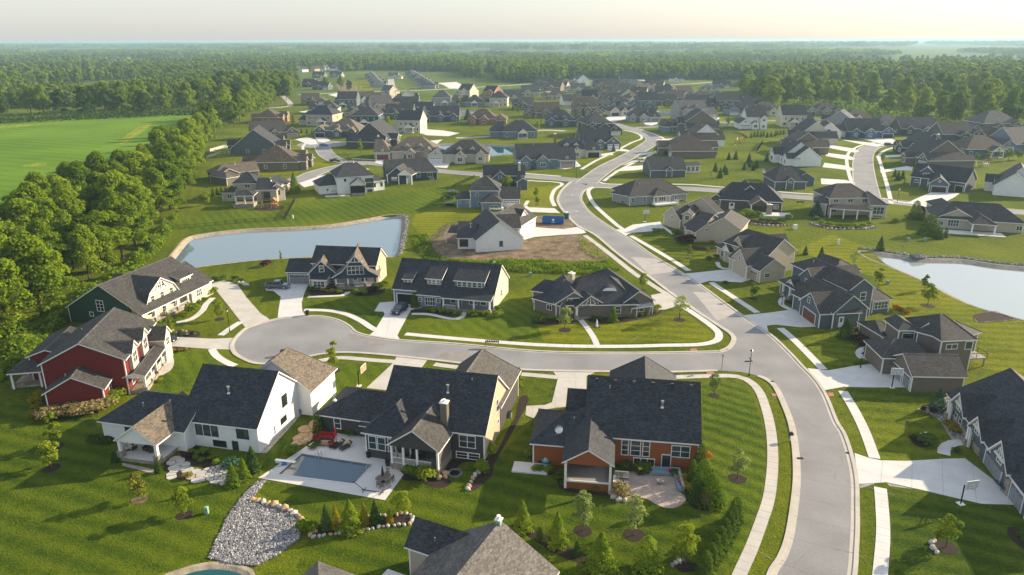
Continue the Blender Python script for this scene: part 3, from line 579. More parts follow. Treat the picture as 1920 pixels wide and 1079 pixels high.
class House:
    def __init__(s, label, wall, roof, rect, trim='trim', name='house', cat='house', group='houses of the neighbourhood', small=False):
        s.wall, s.roof, s.trim, s.small = 'wall_' + wall if 'wall_' + wall in MATS else wall, 'roof_' + roof, trim, small
        s.o = (rect[0], rect[1]); s.base = rect; s.fi = {}
        s.root = thing(name, label, cat,(*s.o,0),0, group); s.w = []
    def rect(s, q):
        if q[0] == 'r':
            a = R(s.base[4]); c, n = math.cos(a), math.sin(a)
            return (s.base[0] + c * q[1] - n * q[2], s.base[1] + n * q[1] + c * q[2], q[3], q[4], s.base[4])
        return q
    def part(s, b, name, mat, parent=None): return b.obj(name, mat, parent or s.root)
    def wing(s, q, ze, pitch=.6, ax='x', hl=0., hr=0., z0=0., walls=True, wall=None, roof=None, ov=.42, typ='g', th=.2, fi=0.):
        cx, cy, w, d, ang = s.rect(q); cx -= s.o[0]; cy -= s.o[1]
        F = (cx, cy, R(ang), w, d, ov, ze, z0); s.w.append((F, ax, pitch)); s.fi[len(s.w) - 1] = fi
        if ax == 'y': w, d, ang = d, w, ang + 90
        T = Matrix.Translation((cx, cy,0)) @ Matrix.Rotation(R(ang),4, 'Z'); P = lambda x, y, z: tuple(T @ Vector((x, y, z)))
        wm = ('wall_' + wall if wall and 'wall_' + wall in MATS else wall) or s.wall; rm = 'roof_' + roof if roof and 'roof_' + roof in MATS else (roof or s.roof)
        X, Y = w / 2, d / 2; rise = pitch * Y; og = min(ov, .3)
        rf, fa, wl = MB(), MB(), MB()
        def slab(pts):
            up = [(p[0], p[1], p[2] + .015) for p in pts]; q = [P(*p) for p in up]; rf.poly(q,0, slope_uv(q))
            fa.poly([P(p[0], p[1], p[2] - th) for p in reversed(pts)])
        def edge(a, b): fa.poly([P(a[0], a[1], a[2] - th), P(b[0], b[1], b[2] - th), P(*b), P(*a)])
        xl, xr = -X + hl, X - hr
        if typ == 'shed':
            c = [(-X, -Y, ze),(X, -Y, ze),(X, Y, ze + pitch * d),(-X, Y, ze + pitch * d)]
            slab(c); [edge(c[i], c[(i + 1) % 4]) for i in range(4)]
            top = lambda y: ze - th + pitch * (y + Y)
            if walls:
                x, y0, y1 = X - og, -Y + ov, Y - .05
                b0 = [(-x, y0),(x, y0),(x, y1),(-x, y1)]
                for i in range(4):
                    a, b = b0[i], b0[(i + 1) % 4]; wl.poly([P(*a, z0), P(*b, z0), P(*b, top(b[1])), P(*a, top(a[1]))])
        else:
            prof = [(-Y, ze),(0, ze + rise),(Y, ze)]
            if typ == 'gam': prof = [(-Y, ze),(-Y * .72, ze + rise * .5),(0, ze + rise),(Y * .72, ze + rise * .5),(Y, ze)]
            if typ == 'flare': prof = [(-Y, ze),(-Y * .55, ze + rise * .28),(0, ze + rise),(Y * .55, ze + rise * .28),(Y, ze)]
            if typ == 'flat': prof = [(-Y, ze),(0, ze + .15),(Y, ze)]
            n = len(prof); ins = lambda z: (z - ze) / max(rise, .01)
            for i in range(n - 1):
                (y0, a0),(y1, a1) = prof[i], prof[i + 1]
                L0, L1 = -X + hl * ins(a0), -X + hl * ins(a1); R0, R1 = X - hr * ins(a0), X - hr * ins(a1)
                slab([(L0, y0, a0),(R0, y0, a0),(R1, y1, a1),(L1, y1, a1)])
                if not hl: edge((-X, y1, a1),(-X, y0, a0))
                if not hr: edge((X, y0, a0),(X, y1, a1))
            edge((-X, -Y, ze),(X, -Y, ze)); edge((X, Y, ze),(-X, Y, ze))
            if hl: slab([(-X, Y, ze),(-X, -Y, ze),(xl,0, ze + rise)]); edge((-X, Y, ze),(-X, -Y, ze))
            if hr: slab([(X, -Y, ze),(X, Y, ze),(xr,0, ze + rise)]); edge((X, -Y, ze),(X, Y, ze))
            sl = (prof[1][1] - prof[0][1]) / (prof[1][0] - prof[0][0])
            x0, x1, y = -X + (ov if hl else og), X - (ov if hr else og), Y - ov; zt = ze - th + sl * ov
            yf = -y + fi; zf = zt + sl * fi; gab = [(yf, zf)] + [(p[0], p[1] - th) for p in prof[1:-1]] + [(y, zt)]
            if walls:
                wl.poly([P(x0, yf, z0), P(x1, yf, z0), P(x1, yf, zf), P(x0, yf, zf)]); wl.poly([P(x1, y, z0), P(x0, y, z0), P(x0, y, zt), P(x1, y, zt)])
            zb = z0 if walls else zt - .35
            for xx, hh, sg in ((x0, hl, -1),(x1, hr,1)):
                if not walls and hh: continue
                ring = [(yf, zb),(y, zb)] + list(reversed(gab if not hh else [(yf, zf),(y, zt)]))
                pts = [P(xx, a, z) for a, z in ring]
                wl.poly(pts if sg > 0 else pts[::-1])
            if not walls:                                   # beam between posts
                for yy in (-y, y): wl.poly([P(x0, yy, zb), P(x1, yy, zb), P(x1, yy, zt), P(x0, yy, zt)])
            elif not s.small and z0 < 1:                     # white corner boards
                for px, py in ((x0, yf),(x1, yf),(x1, y),(x0, y)):
                    ex, ey = (.02 if px > 0 else -.02),(.02 if py > 0 else -.02)
                    q = [(px + ex, py + ey),(px - ex * 8, py + ey),(px - ex * 8, py - ey * .5),(px - ex * .5, py - ey * .5),(px - ex * .5, py - ey * 8),(px + ex, py - ey * 8)]
                    if ex * ey < 0: q = q[::-1]
                    cb = MB(); cb.hexa([P(*p, z0) for p in q],[P(*p, zt) for p in q]); s.part(cb, 'corner_board', s.trim)
        r = s.part(rf, 'roof', rm); s.part(fa, 'fascia', s.trim, r)
        if not s.small and typ != 'shed' and xr - xl > .6:
            k = MB(); zr = ze + rise; q = .2; k.poly([P(xl, -q, zr - q * pitch + .05), P(xr, -q, zr - q * pitch + .05), P(xr,0, zr + .06), P(xl,0, zr + .06)]); k.poly([P(xr, q, zr - q * pitch + .05), P(xl, q, zr - q * pitch + .05), P(xl,0, zr + .06), P(xr,0, zr + .06)])
            for hh, xe, sg in ((hl, xl, -1),(hr, xr,1)):
                if hh: [k.tube(P(xe,0, zr + .02), P(sg * X, t * Y, ze + .04), .07, n=4, cap=False) for t in (-1,1)]
            s.part(k, 'ridge_cap', {'roof_black': 'roof_dark', 'roof_dark': 'roof_char', 'roof_char': 'roof_grey'}.get(rm, rm), r)
        if wl.f: s.part(wl, 'wall' if walls else 'porch_beam', wm if walls or wall else s.trim)
        return len(s.w) - 1
    def at(s, i, side, t, inset=None):                       # point on a wall (t: fraction or metres from its left end seen from outside)
        (cx, cy, a, w, d, ov, ze, z0), ax, _ = s.w[i]
        ogx, ogy = (min(ov, .3), ov) if ax == 'x' else (ov, min(ov, .3))
        X, Y = w / 2 - ogx, d / 2 - ogy
        L = 2 * X if side in 'fb' else 2 * Y; t = t * L if t <= 1 else t
        x, y, r = {'f': (-X + t, -Y + s.fi.get(i,0),0), 'b': (X - t, Y, math.pi), 'l': (-X, Y - t, -math.pi / 2), 'r': (X, -Y + t, math.pi / 2)}[side]
        return cx + math.cos(a) * x - math.sin(a) * y, cy + math.sin(a) * x + math.cos(a) * y, a + r
    def put(s, me, name, i, side, t, z):
        x, y, r = s.at(i, side, t); return link(name, me, s.root,(x, y, z), r)
    def win(s, i, side, t, z, w=1.0, h=1.5, c=1, r=2, tr=None):
        f, p = win_mesh(w, h, c, r, tr or s.trim, s.small); o = s.put(f, 'window', i, side, t, z)
        if p: link('pane', p, o)
    def garage(s, i, side, t, w=4.9, h=2.2, mat='garage_white'): s.put(garage_mesh(w, h, mat, s.trim), 'garage_door', i, side, t, .06)
    def door(s, i, side, t, z=.3, mat='door_dark', w=1.0): s.put(door_mesh(mat, s.trim, w), 'door', i, side, t, z)
    def loc(s, i, x, y):
        (cx, cy, a, *_), _, _ = s.w[i]; return cx + math.cos(a) * x - math.sin(a) * y, cy + math.sin(a) * x + math.cos(a) * y
    def rz(s, i, x, y):                                      # roof height at a wing-local point
        (cx, cy, a, w, d, ov, ze, z0), ax, p = s.w[i]
        return ze + p * ((d / 2 - abs(y)) if ax == 'x' else (w / 2 - abs(x)))
    def chimney(s, i, x, y, top, w=.9, d=.9, mat='stonework', z0=0):
        px, py = s.loc(i, x, y); b = MB(); T = Matrix.Translation((px, py,0)) @ Matrix.Rotation(s.w[i][0][2],4, 'Z')
        b.box(-w / 2, w / 2, -d / 2, d / 2, z0, top); c = s.part(b.xf(T), 'chimney', mat)
        k = MB(); k.box(-w / 2 - .1, w / 2 + .1, -d / 2 - .1, d / 2 + .1, top, top + .15); k.tube((0,0, top + .15),(0,0, top + .5), .22, n=8); s.part(k.xf(T), 'chimney_cap', 'trim', c)
    def vent(s, i, x, y, h=.7, r=.13):
        px, py = s.loc(i, x, y); z = s.rz(i, x, y); b = MB(); b.tube((px, py, z - .2),(px, py, z + h), r, n=8)
        if h > .6: b.tube((px, py, z + h),(px, py, z + h + .25), r * 1.7, n=8); b.tube((px, py, z - .1),(px, py, z + .12), r * 2.2, r * 1.2, n=8)
        s.part(b, 'roof_vent', 'metal_light')
    def post(s, i, x, y, z0, z1, w=.28, mat=None, base=0.):
        px, py = s.loc(i, x, y); b = MB(); a = s.w[i][0][2]; T = Matrix.Translation((px, py,0)) @ Matrix.Rotation(a,4, 'Z')
        b.box(-w / 2, w / 2, -w / 2, w / 2, z0, z1); b.box(-w * .7, w * .7, -w * .7, w * .7, z1 - .15, z1)
        p = s.part(b.xf(T), 'post', mat or s.trim)
        if base: k = MB(); k.box(-w, w, -w, w, z0 - .01, z0 + base); s.part(k.xf(T), 'post_base', 'stonework', p)
    def slab(s, i, x0, x1, y0, y1, z0, z1, mat, name='porch_floor'):
        b = MB(); a = s.w[i][0][2]; cx, cy = s.w[i][0][:2]; b.box(x0, x1, y0, y1, z0, z1)
        return s.part(b.xf(Matrix.Translation((cx, cy,0)) @ Matrix.Rotation(a,4, 'Z')), name, mat)
    def rail(s, i, pts, z0, h=.95, mat='white_paint', step=.16):
        b = MB(); q = [s.loc(i, *p) for p in pts]
        for a, c in zip(q, q[1:]):
            L = math.hypot(c[0] - a[0], c[1] - a[1]); b.tube((*a, z0 + h),(*c, z0 + h), .06, n=4); b.tube((*a, z0 + .1),(*c, z0 + .1), .045, n=4)
            for k in range(int(L / step) + 1):
                t = k * step / L; x, y = a[0] + (c[0] - a[0]) * t, a[1] + (c[1] - a[1]) * t; b.tube((x, y, z0 + .1),(x, y, z0 + h), .028, n=4, cap=False)
        s.part(b, 'railing', mat)
    def truss(s, i, side, z, w, h):                          # white timber fan in a gable end
        x, y, r = s.at(i, side, .5); b = MB(); T = Matrix.Translation((x, y, z)) @ Matrix.Rotation(r,4, 'Z')
        for p, q in (((-w / 2,0),(w / 2,0)),((0,0),(0, h)),((-w * .25,0),(-w * .1, h * .75)),((w * .25,0),(w * .1, h * .75)),((-w * .38,0),(-w * .36, h * .24)),((w * .38,0),(w * .36, h * .24))):
            b.tube((p[0], -.12, p[1]),(q[0], -.12, q[1]), .09, n=4)
        s.part(b.xf(T), 'gable_truss', s.trim)
# ---------------------------------------------------------------- the near houses
def near_houses():
    # brown house with the stone patio
    h = House('brown sided house with dark roof and screened porch beside a curved stone patio', 'brown', 'black',(18.41,93.68,15.6,14.17,-9.1))
    a = h.wing(h.base,4.3, .8); W, Dp = h.base[2], h.base[3]
    b = h.wing((10.49,87.67,6.7,13,-8.3),4.0, .62, 'y', walls=False, wall='brown', z0=0)
    c = h.wing((7.51,91.78,9,9.97,-9.1),3.3, .5, hl=4.4)
    h.wing(('r', .3,7.2,10.4,12.6),4.5, .95, 'y', hr=4.5)
    h.wing(('r', -8.6,3.0,4.5,8),3.8, .6, 'x', hl=0)
    h.win(a, 'f', .355,2.75, .8,2.2,1,3); h.win(a, 'f', .449,2.75,1.2,2.2,1,3); h.win(a, 'f', .543,2.75, .8,2.2,1,3)
    h.win(a, 'f', .845,2.75,2.3,1.6,2,2); h.win(a, 'f', .53, .75,2.7, .95,3,1); h.put(win_mesh(1.1,2.0,1,1, 'trim', True)[0], 'patio_door', a, 'f', .725,1.05)
    h.win(a, 'r', .3,2.8,1.2,1.5); h.win(a, 'r', .6,2.8,1.2,1.5); h.win(a, 'b', .3,2.5); h.win(a, 'b', .7,2.5)
    bw, bd = h.w[b][0][3] / 2, h.w[b][0][4] / 2
    h.slab(b, -bw + .4, bw - .4, -bd + .45,0,0,1.0, h.wall, 'porch_base'); h.slab(b, -bw + .45, bw - .45, -bd + .5,0,1.0,1.08, 'grey_deck')
    h.slab(b, -bw + .38, bw - .38, -bd + .38, -bd + .5,1.02,1.24, 'trim', 'porch_sill')
    for x in (-bw + .5, bw - .5): h.post(b, x, -bd + .5,0,3.95, .32)
    h.post(b, bw - .5, -1.5,1,3.95, .25); h.slab(b, -bw + .5, -bw + .6, -bd + .6,0,0,3.9, h.wall, 'porch_side'); h.slab(b, -bw + .5, bw - .5, -.6, -.5,1,3.9, 'wall_beige', 'porch_back')
    h.slab(b, bw - .55, bw - .45, -bd + .6, -1.6,1.08,1.9, h.wall, 'porch_side')
    for i, x in enumerate((bw + .1, bw + .5, bw + .9, bw + 1.3, bw + 1.7)): h.slab(b, x - .2, x + .2, -bd + 1.2, -bd + 2.8,0,1.0 - i * .19, 'white_paint', 'step')
    h.rail(b,((bw + .1, -bd + 1.2),(bw + .5, -bd + 1.2),(bw + 1.9, -bd + 1.2)), .75, .85, 'black_trim'); h.rail(b,((bw + .1, -bd + 2.8),(bw + 1.9, -bd + 2.8)), .6,1.0)
    for k in range(6):
        x = -W / 2 + 1.3 + k * (W - 2.6) / 5; px, py = h.loc(a, x, .45 - 1.0); v = MB(); v.box(px - .22, px + .22, py - .25, py + .1, h.rz(a, x, -.55) - .1, h.rz(a, x, -.55) + .28); h.part(v, 'roof_vent', 'roof_brown')
    h.vent(a,2.6, -3.2); h.vent(a, -4.6, -1.4, .4, .1); h.vent(c,1.2, -1.0, .35, .1); h.vent(c,2.8, -.6, .35, .16)
    h.slab(c, -6.6, -1.8, -h.w[c][0][4] / 2 - 2.2, -h.w[c][0][4] / 2 + .3,0, .2, 'deck_concrete', 'terrace')
    # satellite dish
    px, py = h.loc(c, -.7, -3.6); z = h.rz(c, -.7, -3.6); d = MB(); n = 14
    for r0, r1, q0, q1 in ((0, .3, .0, .03),(.3, .55, .03, .12)):
        for k in range(n):
            A, B = 6.2832 * k / n,6.2832 * (k + 1) / n
            pts = [(r0 * math.cos(A), q0, r0 * math.sin(A)),(r1 * math.cos(A), q1, r1 * math.sin(A)),(r1 * math.cos(B), q1, r1 * math.sin(B)),(r0 * math.cos(B), q0, r0 * math.sin(B))]
            d.poly(pts if r0 else pts[1:] ); 
    d.v = [(px + v[0], py - v[1] - .25 + v[2] * .35, z + 1.25 + v[2]) for v in d.v]
    d.tube((px, py, z),(px, py - .2, z + 1.2), .04, mat=0); d.tube((px - .5, py + .2, z),(px, py - .1, z + .6), .03); d.tube((px + .5, py + .2, z),(px, py - .1, z + .6), .03)
    h.part(d, 'satellite_dish', 'metal_light')
    # dark grey pool house
    h = House('dark grey house with navy roof beside the swimming pool', 'charcoal', 'black',(-9.68,96.82,15.84,14.28,-13.5))
    a = h.wing(h.base,4.2, .8); W = h.base[2]
    m = h.wing((-15.22,95.12,7.63,14,-16.6),4.0, .8, 'y', hl=3.6)
    p = h.wing((-11.43,91.47,7.57,13,-15.7),4.0, .7, 'y', walls=False, wall='charcoal', roof='char')
    g = h.wing((-22.64,99.82,10.59,9.45,-15.6),2.9, .55, hl=5.2)
    h.wing(('r',2.9,7.4,10.4,13.2),4.4, .98, 'y', hr=4.5, roof='char'); h.wing(('r', -6.2,9.8,6.0,5),3.0, .4, 'x')
    X, Y = W / 2 - .3, h.base[3] / 2 - .42
    cl = MB(); px, py, r = h.at(a, 'r', .5); T = Matrix.Translation((px, py,0)) @ Matrix.Rotation(r,4, 'Z')
    cl.poly([(-Y, -.015,0),(Y, -.015,0),(Y, -.015,4.3),(0, -.015,4.2 + .8 * (Y + .42) - .25),(-Y, -.015,4.3)]); h.part(cl.xf(T), 'gable_cladding', 'wall_peach')
    h.win(a, 'f', .84,2.75,2.2,1.75,2,2); h.win(a, 'f', .785, .55,1.5, .85); h.win(a, 'f', .9, .55,1.5, .85); h.win(a, 'r', .52,5.0,1.1,1.9,1,2); h.win(a, 'r', .55,2.2, .7, .6,1,1)
    h.win(m, 'f', .17,2.5,1.05,1.9); h.win(m, 'f', .37,2.5,1.05,1.9); h.win(m, 'f', .6,2.5,1.05,1.9); h.win(g, 'f', .30,1.7, .95,1.6)
    x, y, r = h.at(g, 'f', .80); h.door(g, 'f', .80, .2, 'door_white',1.0); aw = MB(); aw.poly([(-1, -1.1,2.5),(1, -1.1,2.5),(1,0,3.0),(-1,0,3.0)]); aw.box(-1,1, -1.1, -1.0,2.38,2.5,1); aw.tube((-.9,0,1.8),(-.9, -1,2.4), .05, n=4, mat=1); aw.tube((.9,0,1.8),(.9, -1,2.4), .05, n=4, mat=1); h.part(aw.xf(Matrix.Translation((x, y,0)) @ Matrix.Rotation(r,4, 'Z')), 'door_canopy',['roof_black', 'trim'])
    bw, bd = h.w[p][0][3] / 2, h.w[p][0][4] / 2
    h.slab(p, -bw + .4, bw - .4, -bd + .5,2,0,1.0, 'stonework', 'porch_base'); h.slab(p, -bw + .35, bw - .35, -bd + .45,2,1.0,1.1, 'grey_deck')
    for x in (-bw + .5, -bw * .42, bw * .1, bw - .5): h.post(p, x, -bd + .5,1.0,3.95, .26)
    h.rail(p,((-bw + .5, -bd + .5),(bw * .62, -bd + .5)),1.05, .9); h.slab(p, bw * .62, bw - .5, -bd + .48, -bd + .6,1,2.5, h.wall, 'porch_side'); h.slab(p, bw - .6, bw - .5, -bd + .6,2,0,3.9, 'wall_taupe', 'porch_side')
    h.slab(p, -bw + .5, bw - .5, .8, .9,1,3.9, h.wall, 'porch_back'); h.rail(p,((-bw + .5, -bd + .5),(-bw + .5,0)),1.05, .9)
    h.chimney(p, bw * .62, -bd + 6.0,8.1, .95, .95, 'wall_taupe',3.5); h.vent(a,1.2, -2.6, .9); h.vent(a,4.3, -.9, .35, .09); h.vent(g, -3.4, -2.2, .7)
    # white house with the rear porch
    h = House('white house with dark roof, black windows and an open rear porch', 'white', 'black',(-39.86,98.57,12.4,14.09,-12.7))
    a = h.wing(h.base,4.0, .8); W = h.base[2]
    b = h.wing((-51.54,97.44,14.43,10.23,-13.8),3.3, .55, hl=4.5)
    c = h.wing((-50.18,93.45,6.69,11,-12.4),3.3, .72, 'y', walls=False, wall='white', roof='wood')
    h.wing(('r',2.2,9.2,12.5,9),4.2, .75, 'y', hr=4, roof='wood'); pf = h.wing(('r',5.4,10.6,3.4,7),3.0, .25, 'x', walls=False, roof='wood')
    for t in (.216, .322, .428): h.win(a, 'f', t,2.75, .86,1.7,1,1, 'black_trim')
    h.win(a, 'f', .80,2.75,1.7,1.35,2,2, 'black_trim'); h.win(a, 'f', .475, .75,1.9, .8,3,1, 'black_trim'); h.win(a, 'f', .683, .75, .75,1.2,1,1, 'black_trim'); h.win(a, 'r', .58,4.4,1.3,1.7,2,2, 'black_trim'); h.win(a, 'r', .52,1.6,1.5, .8,2,1, 'black_trim')
    h.win(b, 'f', .35,2.0,1.6,1.2,2,1, 'black_trim'); x, y, r = h.at(b, 'f', .45); aw = MB(); aw.poly([(-1.1, -.9,2.3),(1.1, -.9,2.3),(1.1,0,2.8),(-1.1,0,2.8)]); aw.box(-1.1,1.1, -.9, -.85,2.2,2.3); h.part(aw.xf(Matrix.Translation((x, y,0)) @ Matrix.Rotation(r,4, 'Z')), 'awning', 'metal_dark')
    bw, bd = h.w[c][0][3] / 2, h.w[c][0][4] / 2
    h.slab(c, -bw + .3, bw - .3, -bd + .3,1,0, .55, 'stonework', 'porch_base'); h.slab(c, -bw + .25, bw - .25, -bd + .25,1, .55, .63, 'deck_concrete')
    for x in (-bw + .5, bw - .5): h.post(c, x, -bd + .5, .6,3.25, .42, base=.9); h.post(c, x, .5, .6,3.25, .3)
    h.slab(c, -bw + .5, bw + 1.0, .9,1.0, .5,3.4, 'wall_white', 'porch_back'); x, y = h.loc(c, bw * .55, .88); link('door', door_mesh('door_dark', 'black_trim'), h.root,(x, y, .62), h.w[c][0][2])
    h.rail(pf,((1.5, -3.2),(1.5,3.2)), .6); h.post(pf,1.4, -3.2,0,3, .3); h.post(pf,1.4,3.2,0,3, .3); h.slab(pf, -1.5,1.5, -3.3,3.3,0, .55, 'deck_concrete')
    h.vent(a, -.2, -3.2, .8); h.vent(b, -1.4, -2.2, .6); h.vent(b,2.4, -1.2, .4)
    # red house
    h = House('dark red house with charcoal roof and cream porch at the cul-de-sac', 'red', 'char',(-70.26,116.24,13.24,17,9.3))
    a = h.wing(h.base,6.3, .5, 'y'); W, Dp = h.base[2], h.base[3]
    b = h.wing((-69.22,107.09,9.09,7,12.4),3.2, .55, 'y'); c = h.wing(('r', -W / 2 - 2.2,5.0,6.5,11),4.6, .35, 'y')
    e = h.wing((-81.59,114.35,5.3,6.46,10.7),3.0, .3, hl=2.2, hr=2.2, walls=False)
    for x in (-1,1):
        for y in (-1,1): h.post(e, x * (h.w[e][0][3] / 2 - .5), y * (h.w[e][0][4] / 2 - .5),0,2.95, .3)
    h.slab(e, -2.8,2.8, -2.3,2.3,0, .25, 'stamped', 'patio'); h.slab(e, -2.6, -.6, -2.4, -2.1, .2, .9, 'stonework', 'low_wall')
    # porch along the right-hand front
    q = h.wing(('r', W / 2 + .6, -1.2,3.6, Dp - 3),3.1, .35, 'y', walls=False); X = 1.3
    for k in range(5): h.post(q, X, -Dp / 2 + 2.2 + k * (Dp - 4.4) / 4,0,3.05, .35, base=.9)
    h.slab(q, -1.6,1.6, -Dp / 2 + 1.6, Dp / 2 - 1.6,0, .5, 'stonework'); h.rail(q,((X, -Dp / 2 + 2.2),(X, -1.2)), .5); h.rail(q,((X,1.0),(X, Dp / 2 - 2.2)), .5)
    for k, y in enumerate((-5.0, .6)):
        d = h.wing(('r', W / 2 - 3.2, y,7.4,3.6),6.6, .95, 'x', z0=3.0, wall='cream'); h.win(d, 'r', .5,5.4,1.7,1.8,2,2)
    d = h.wing(('r', W / 2 + .3,5.6,4.6,4.4),4.6, .9, 'x', wall='cream'); h.win(d, 'r', .5,3.6,1.6,1.5,2,2)
    for t in (.15, .3, .7): h.win(a, 'r', t,1.8,1.2,1.7)
    h.door(a, 'r', .45, .5, 'door_red'); h.win(a, 'l', .4,4.6); h.win(b, 'r', .5,1.9,1.1,1.4); h.win(a, 'r', .9,4.9,1.2,1.4)
    h.vent(b, -1.6, -1.0, .5, .1); h.vent(a, -3.2,1.5, .5, .1)
    # green house
    h = House('dark green house with wide cream gambrel dormer and long front porch', 'green', 'char',(-80.07,150.15,21.41,18.81,74.8), )
    a = h.wing(h.base,3.2, .6, fi=2.5); W, Dp = h.base[2], h.base[3]
    d = h.wing(('r', -2.4, -Dp / 2 + 7.2,10.2,11.4),3.9, .9, 'y', z0=2.5, wall='cream', typ='gam')
    for t in (.2, .5, .8): h.win(d, 'f', t,4.7,1.0,1.2,1,2)
    h.win(d, 'f', .5,7.0,1.9,1.1,3,2); h.truss(d, 'f',5.9,6.8,2.0)
    k = h.wing(('r',6.4, -Dp / 2 + 4.6,4.2,4.4),5.9, .22, typ='shed', z0=4.0, wall='cream'); h.win(k, 'f', .5,5.0,2.4, .6,4,1)
    g = h.wing(('r', W / 2 - 2.0, -2.2,7.5,13.6),3.3, .6, 'x', wall='cream'); h.win(g, 'f', .35,1.9,1.7,1.5,3,2); h.garage(g, 'r', .4,4.9,2.2)
    y0 = -Dp / 2 + .5
    h.slab(a, -W / 2 + .6, W / 2 - 6.5, y0 - .1, y0 + 2.4,0, .55, 'stonework'); 
    for i in range(5): h.post(a, -W / 2 + .9 + i * (W - 8) / 4, y0 + .15, .4,3.1, .36, base=.8)
    h.slab(a, -W / 2 + .6, W / 2 - 3, y0 + 2.28, y0 + 2.4, .5,4.0, 'wall_cream', 'porch_back')
    for x in (-8, -5.6, -1.2,1.4):
        px, py = h.loc(a, x, y0 + 2.26); o = link('window', win_mesh(1.2,1.7,1,2, 'trim', True)[0], h.root,(px, py,2.1), h.w[a][0][2])
    h.rail(a,((-W / 2 + .9, y0 + .1),(-W / 2 + 5.5, y0 + .1)), .55); h.rail(a,((-W / 2 + 7, y0 + .1),(W / 2 - 7.2, y0 + .1)), .55)
    h.win(a, 'l', .46,4.2,1.6,2.2,2,3); h.win(a, 'l', .62,1.9, .9, .8,1,1); h.win(a, 'l', .32,2.2, .8, .8,1,1); h.win(a, 'l', .75, .8,1.2, .7,2,1)
    # navy house by the pond
    h = House('navy blue house with peach gable end and flared porch gable in front of the pond', 'navy', 'black',(-39.21,170.48,16.3,8.19,-8.4))
    a = h.wing(h.base,4.9, .8); W, Dp = h.base[2], h.base[3]; px, py, r = h.at(a, 'r', .5); Y = Dp / 2 - .42; cl = MB()
    cl.poly([(-Y, -.015,0),(Y, -.015,0),(Y, -.015,5.0),(0, -.015,4.9 + .8 * (Y + .42) - .25),(-Y, -.015,5.0)]); h.part(cl.xf(Matrix.Translation((px, py,0)) @ Matrix.Rotation(r,4, 'Z')), 'gable_cladding', 'wall_peach')
    f1 = h.wing((-44.83,168.29,6.95,9,6.1),3.3, .95, 'y', roof='wood'); f2 = h.wing((-36.74,167.99,10.96,11,5.7),3.1, .95, 'y', typ='flare', z0=2.7, roof='wood')
    g = h.wing((-50.47,170.25,6.4,7.7,-2.6),3.0, .6, 'x'); h.garage(g, 'f', .52,4.9,2.2, 'garage_grey')
    h.win(f1, 'f', .5,4.6,1.0,1.4,1,2); bay = h.wing((-44.67,162.71,4.32,2.2,-6),2.7, .3, typ='shed', wall='cream'); h.win(bay, 'f', .5,1.5,2.6,1.3,3,2)
    h.win(f1, 'f', .85,1.7, .9,1.2); h.win(f2, 'f', .5,4.6,3.6,1.9,4,2); h.truss(f2, 'f',6.6,4,1.6); X = h.w[f2][0][3] / 2
    yb = -h.w[f2][0][4] / 2
    h.slab(f2, -X + .5, X - .5, yb + .4, yb + 3,0, .5, 'stonework')
    for x in (-X + .8, -X * .35, X * .35, X - .8): h.post(f2, x, yb + .7, .4,3.0, .34, base=.9)
    h.slab(f2, -X + .6, X - .6, yb + 2.9, yb + 3.0, .4,3.2, 'wall_cream', 'porch_back'); h.rail(f2,((-X + .8, yb + .6),(-X * .5, yb + .6)), .5); h.rail(f2,((-X * .1, yb + .6),(X - .8, yb + .6)), .5)
    h.win(a, 'r', .3,3.6, .9,1.3); h.win(a, 'r', .3,1.4, .9,1.0); h.vent(a, -3,1.0, .4, .12)
    for x in (-.5,1.6): px, py = h.loc(f2, x, yb + 2.88); link('door', door_mesh('door_white', 'trim'), h.root,(px, py, .5), h.w[f2][0][2]) if x < 0 else link('window', win_mesh(1.4,1.4,2,2, 'trim', True)[0], h.root,(px, py,1.8), h.w[f2][0][2])
    # slate blue house with three shed dormers
    h = House('slate blue house with three shed dormers and an open garage', 'bluegrey', 'black',(-13.45,156.72,23.35,13.69,-13.7))
    a = h.wing(h.base,3.4, .75); W, Dp = h.base[2], h.base[3]; px, py, r = h.at(a, 'r', .5); Y = Dp / 2 - .42; cl = MB()
    cl.poly([(-Y, -.015,0),(Y, -.015,0),(Y, -.015,3.5),(0, -.015,3.4 + .75 * (Y + .42) - .25),(-Y, -.015,3.5)]); h.part(cl.xf(Matrix.Translation((px, py,0)) @ Matrix.Rotation(r,4, 'Z')), 'gable_cladding', 'wall_cream')
    for x, w_, n_ in ((-W * .36,2.7,2),(-W * .10,4.0,3),(W * .245,7.2,5)):
        k = h.wing(('r', x, -Dp / 2 + 4.3, w_,6.2),6.0 if n_ > 2 else 5.5, .38, typ='shed', z0=3.5)
        for i in range(n_): h.win(k, 'f',(i + .5) / n_ * .86 + .07,5.15 if n_ > 2 else 4.85, .75,1.0 if n_ > 2 else .65,1,2)
    m = h.wing(('r', -W * .12, -Dp / 2 + .3,6.0,3.0),3.0, .35, typ='shed'); h.win(m, 'f', .55,1.5,2.2,1.7,4,2); h.win(m, 'f', .13,1.8, .7, .8); h.win(m, 'f', .9,1.8, .7, .8)
    pw = h.wing(('r', W * .25, -Dp / 2 - .2, W * .48,3.6),3.0, .3, typ='shed', walls=False)
    for i in range(4): h.post(pw,(-.5 + (i + .15) / 3.3) * W * .48, -1.3, .3,2.9, .32, base=.7)
    h.slab(pw, -W * .23, W * .23, -1.5,1.2,0, .4, 'stonework'); h.rail(pw,((-W * .22, -1.35),(-W * .1, -1.35)), .4)
    h.door(a, 'f', .66, .4); h.win(a, 'f', .60,1.9,1.0,1.4); h.win(a, 'f', .8,1.9,1.6,1.4,2,2); h.win(a, 'f', .9,1.9,1.2,1.4,1,2)
    x, y, r = h.at(a, 'f', .145); gd = MB(); gd.box(-2.5,2.5, -.02, -.01,0.05,2.3,1)  # open garage: interior shade painted as a flat dark panel
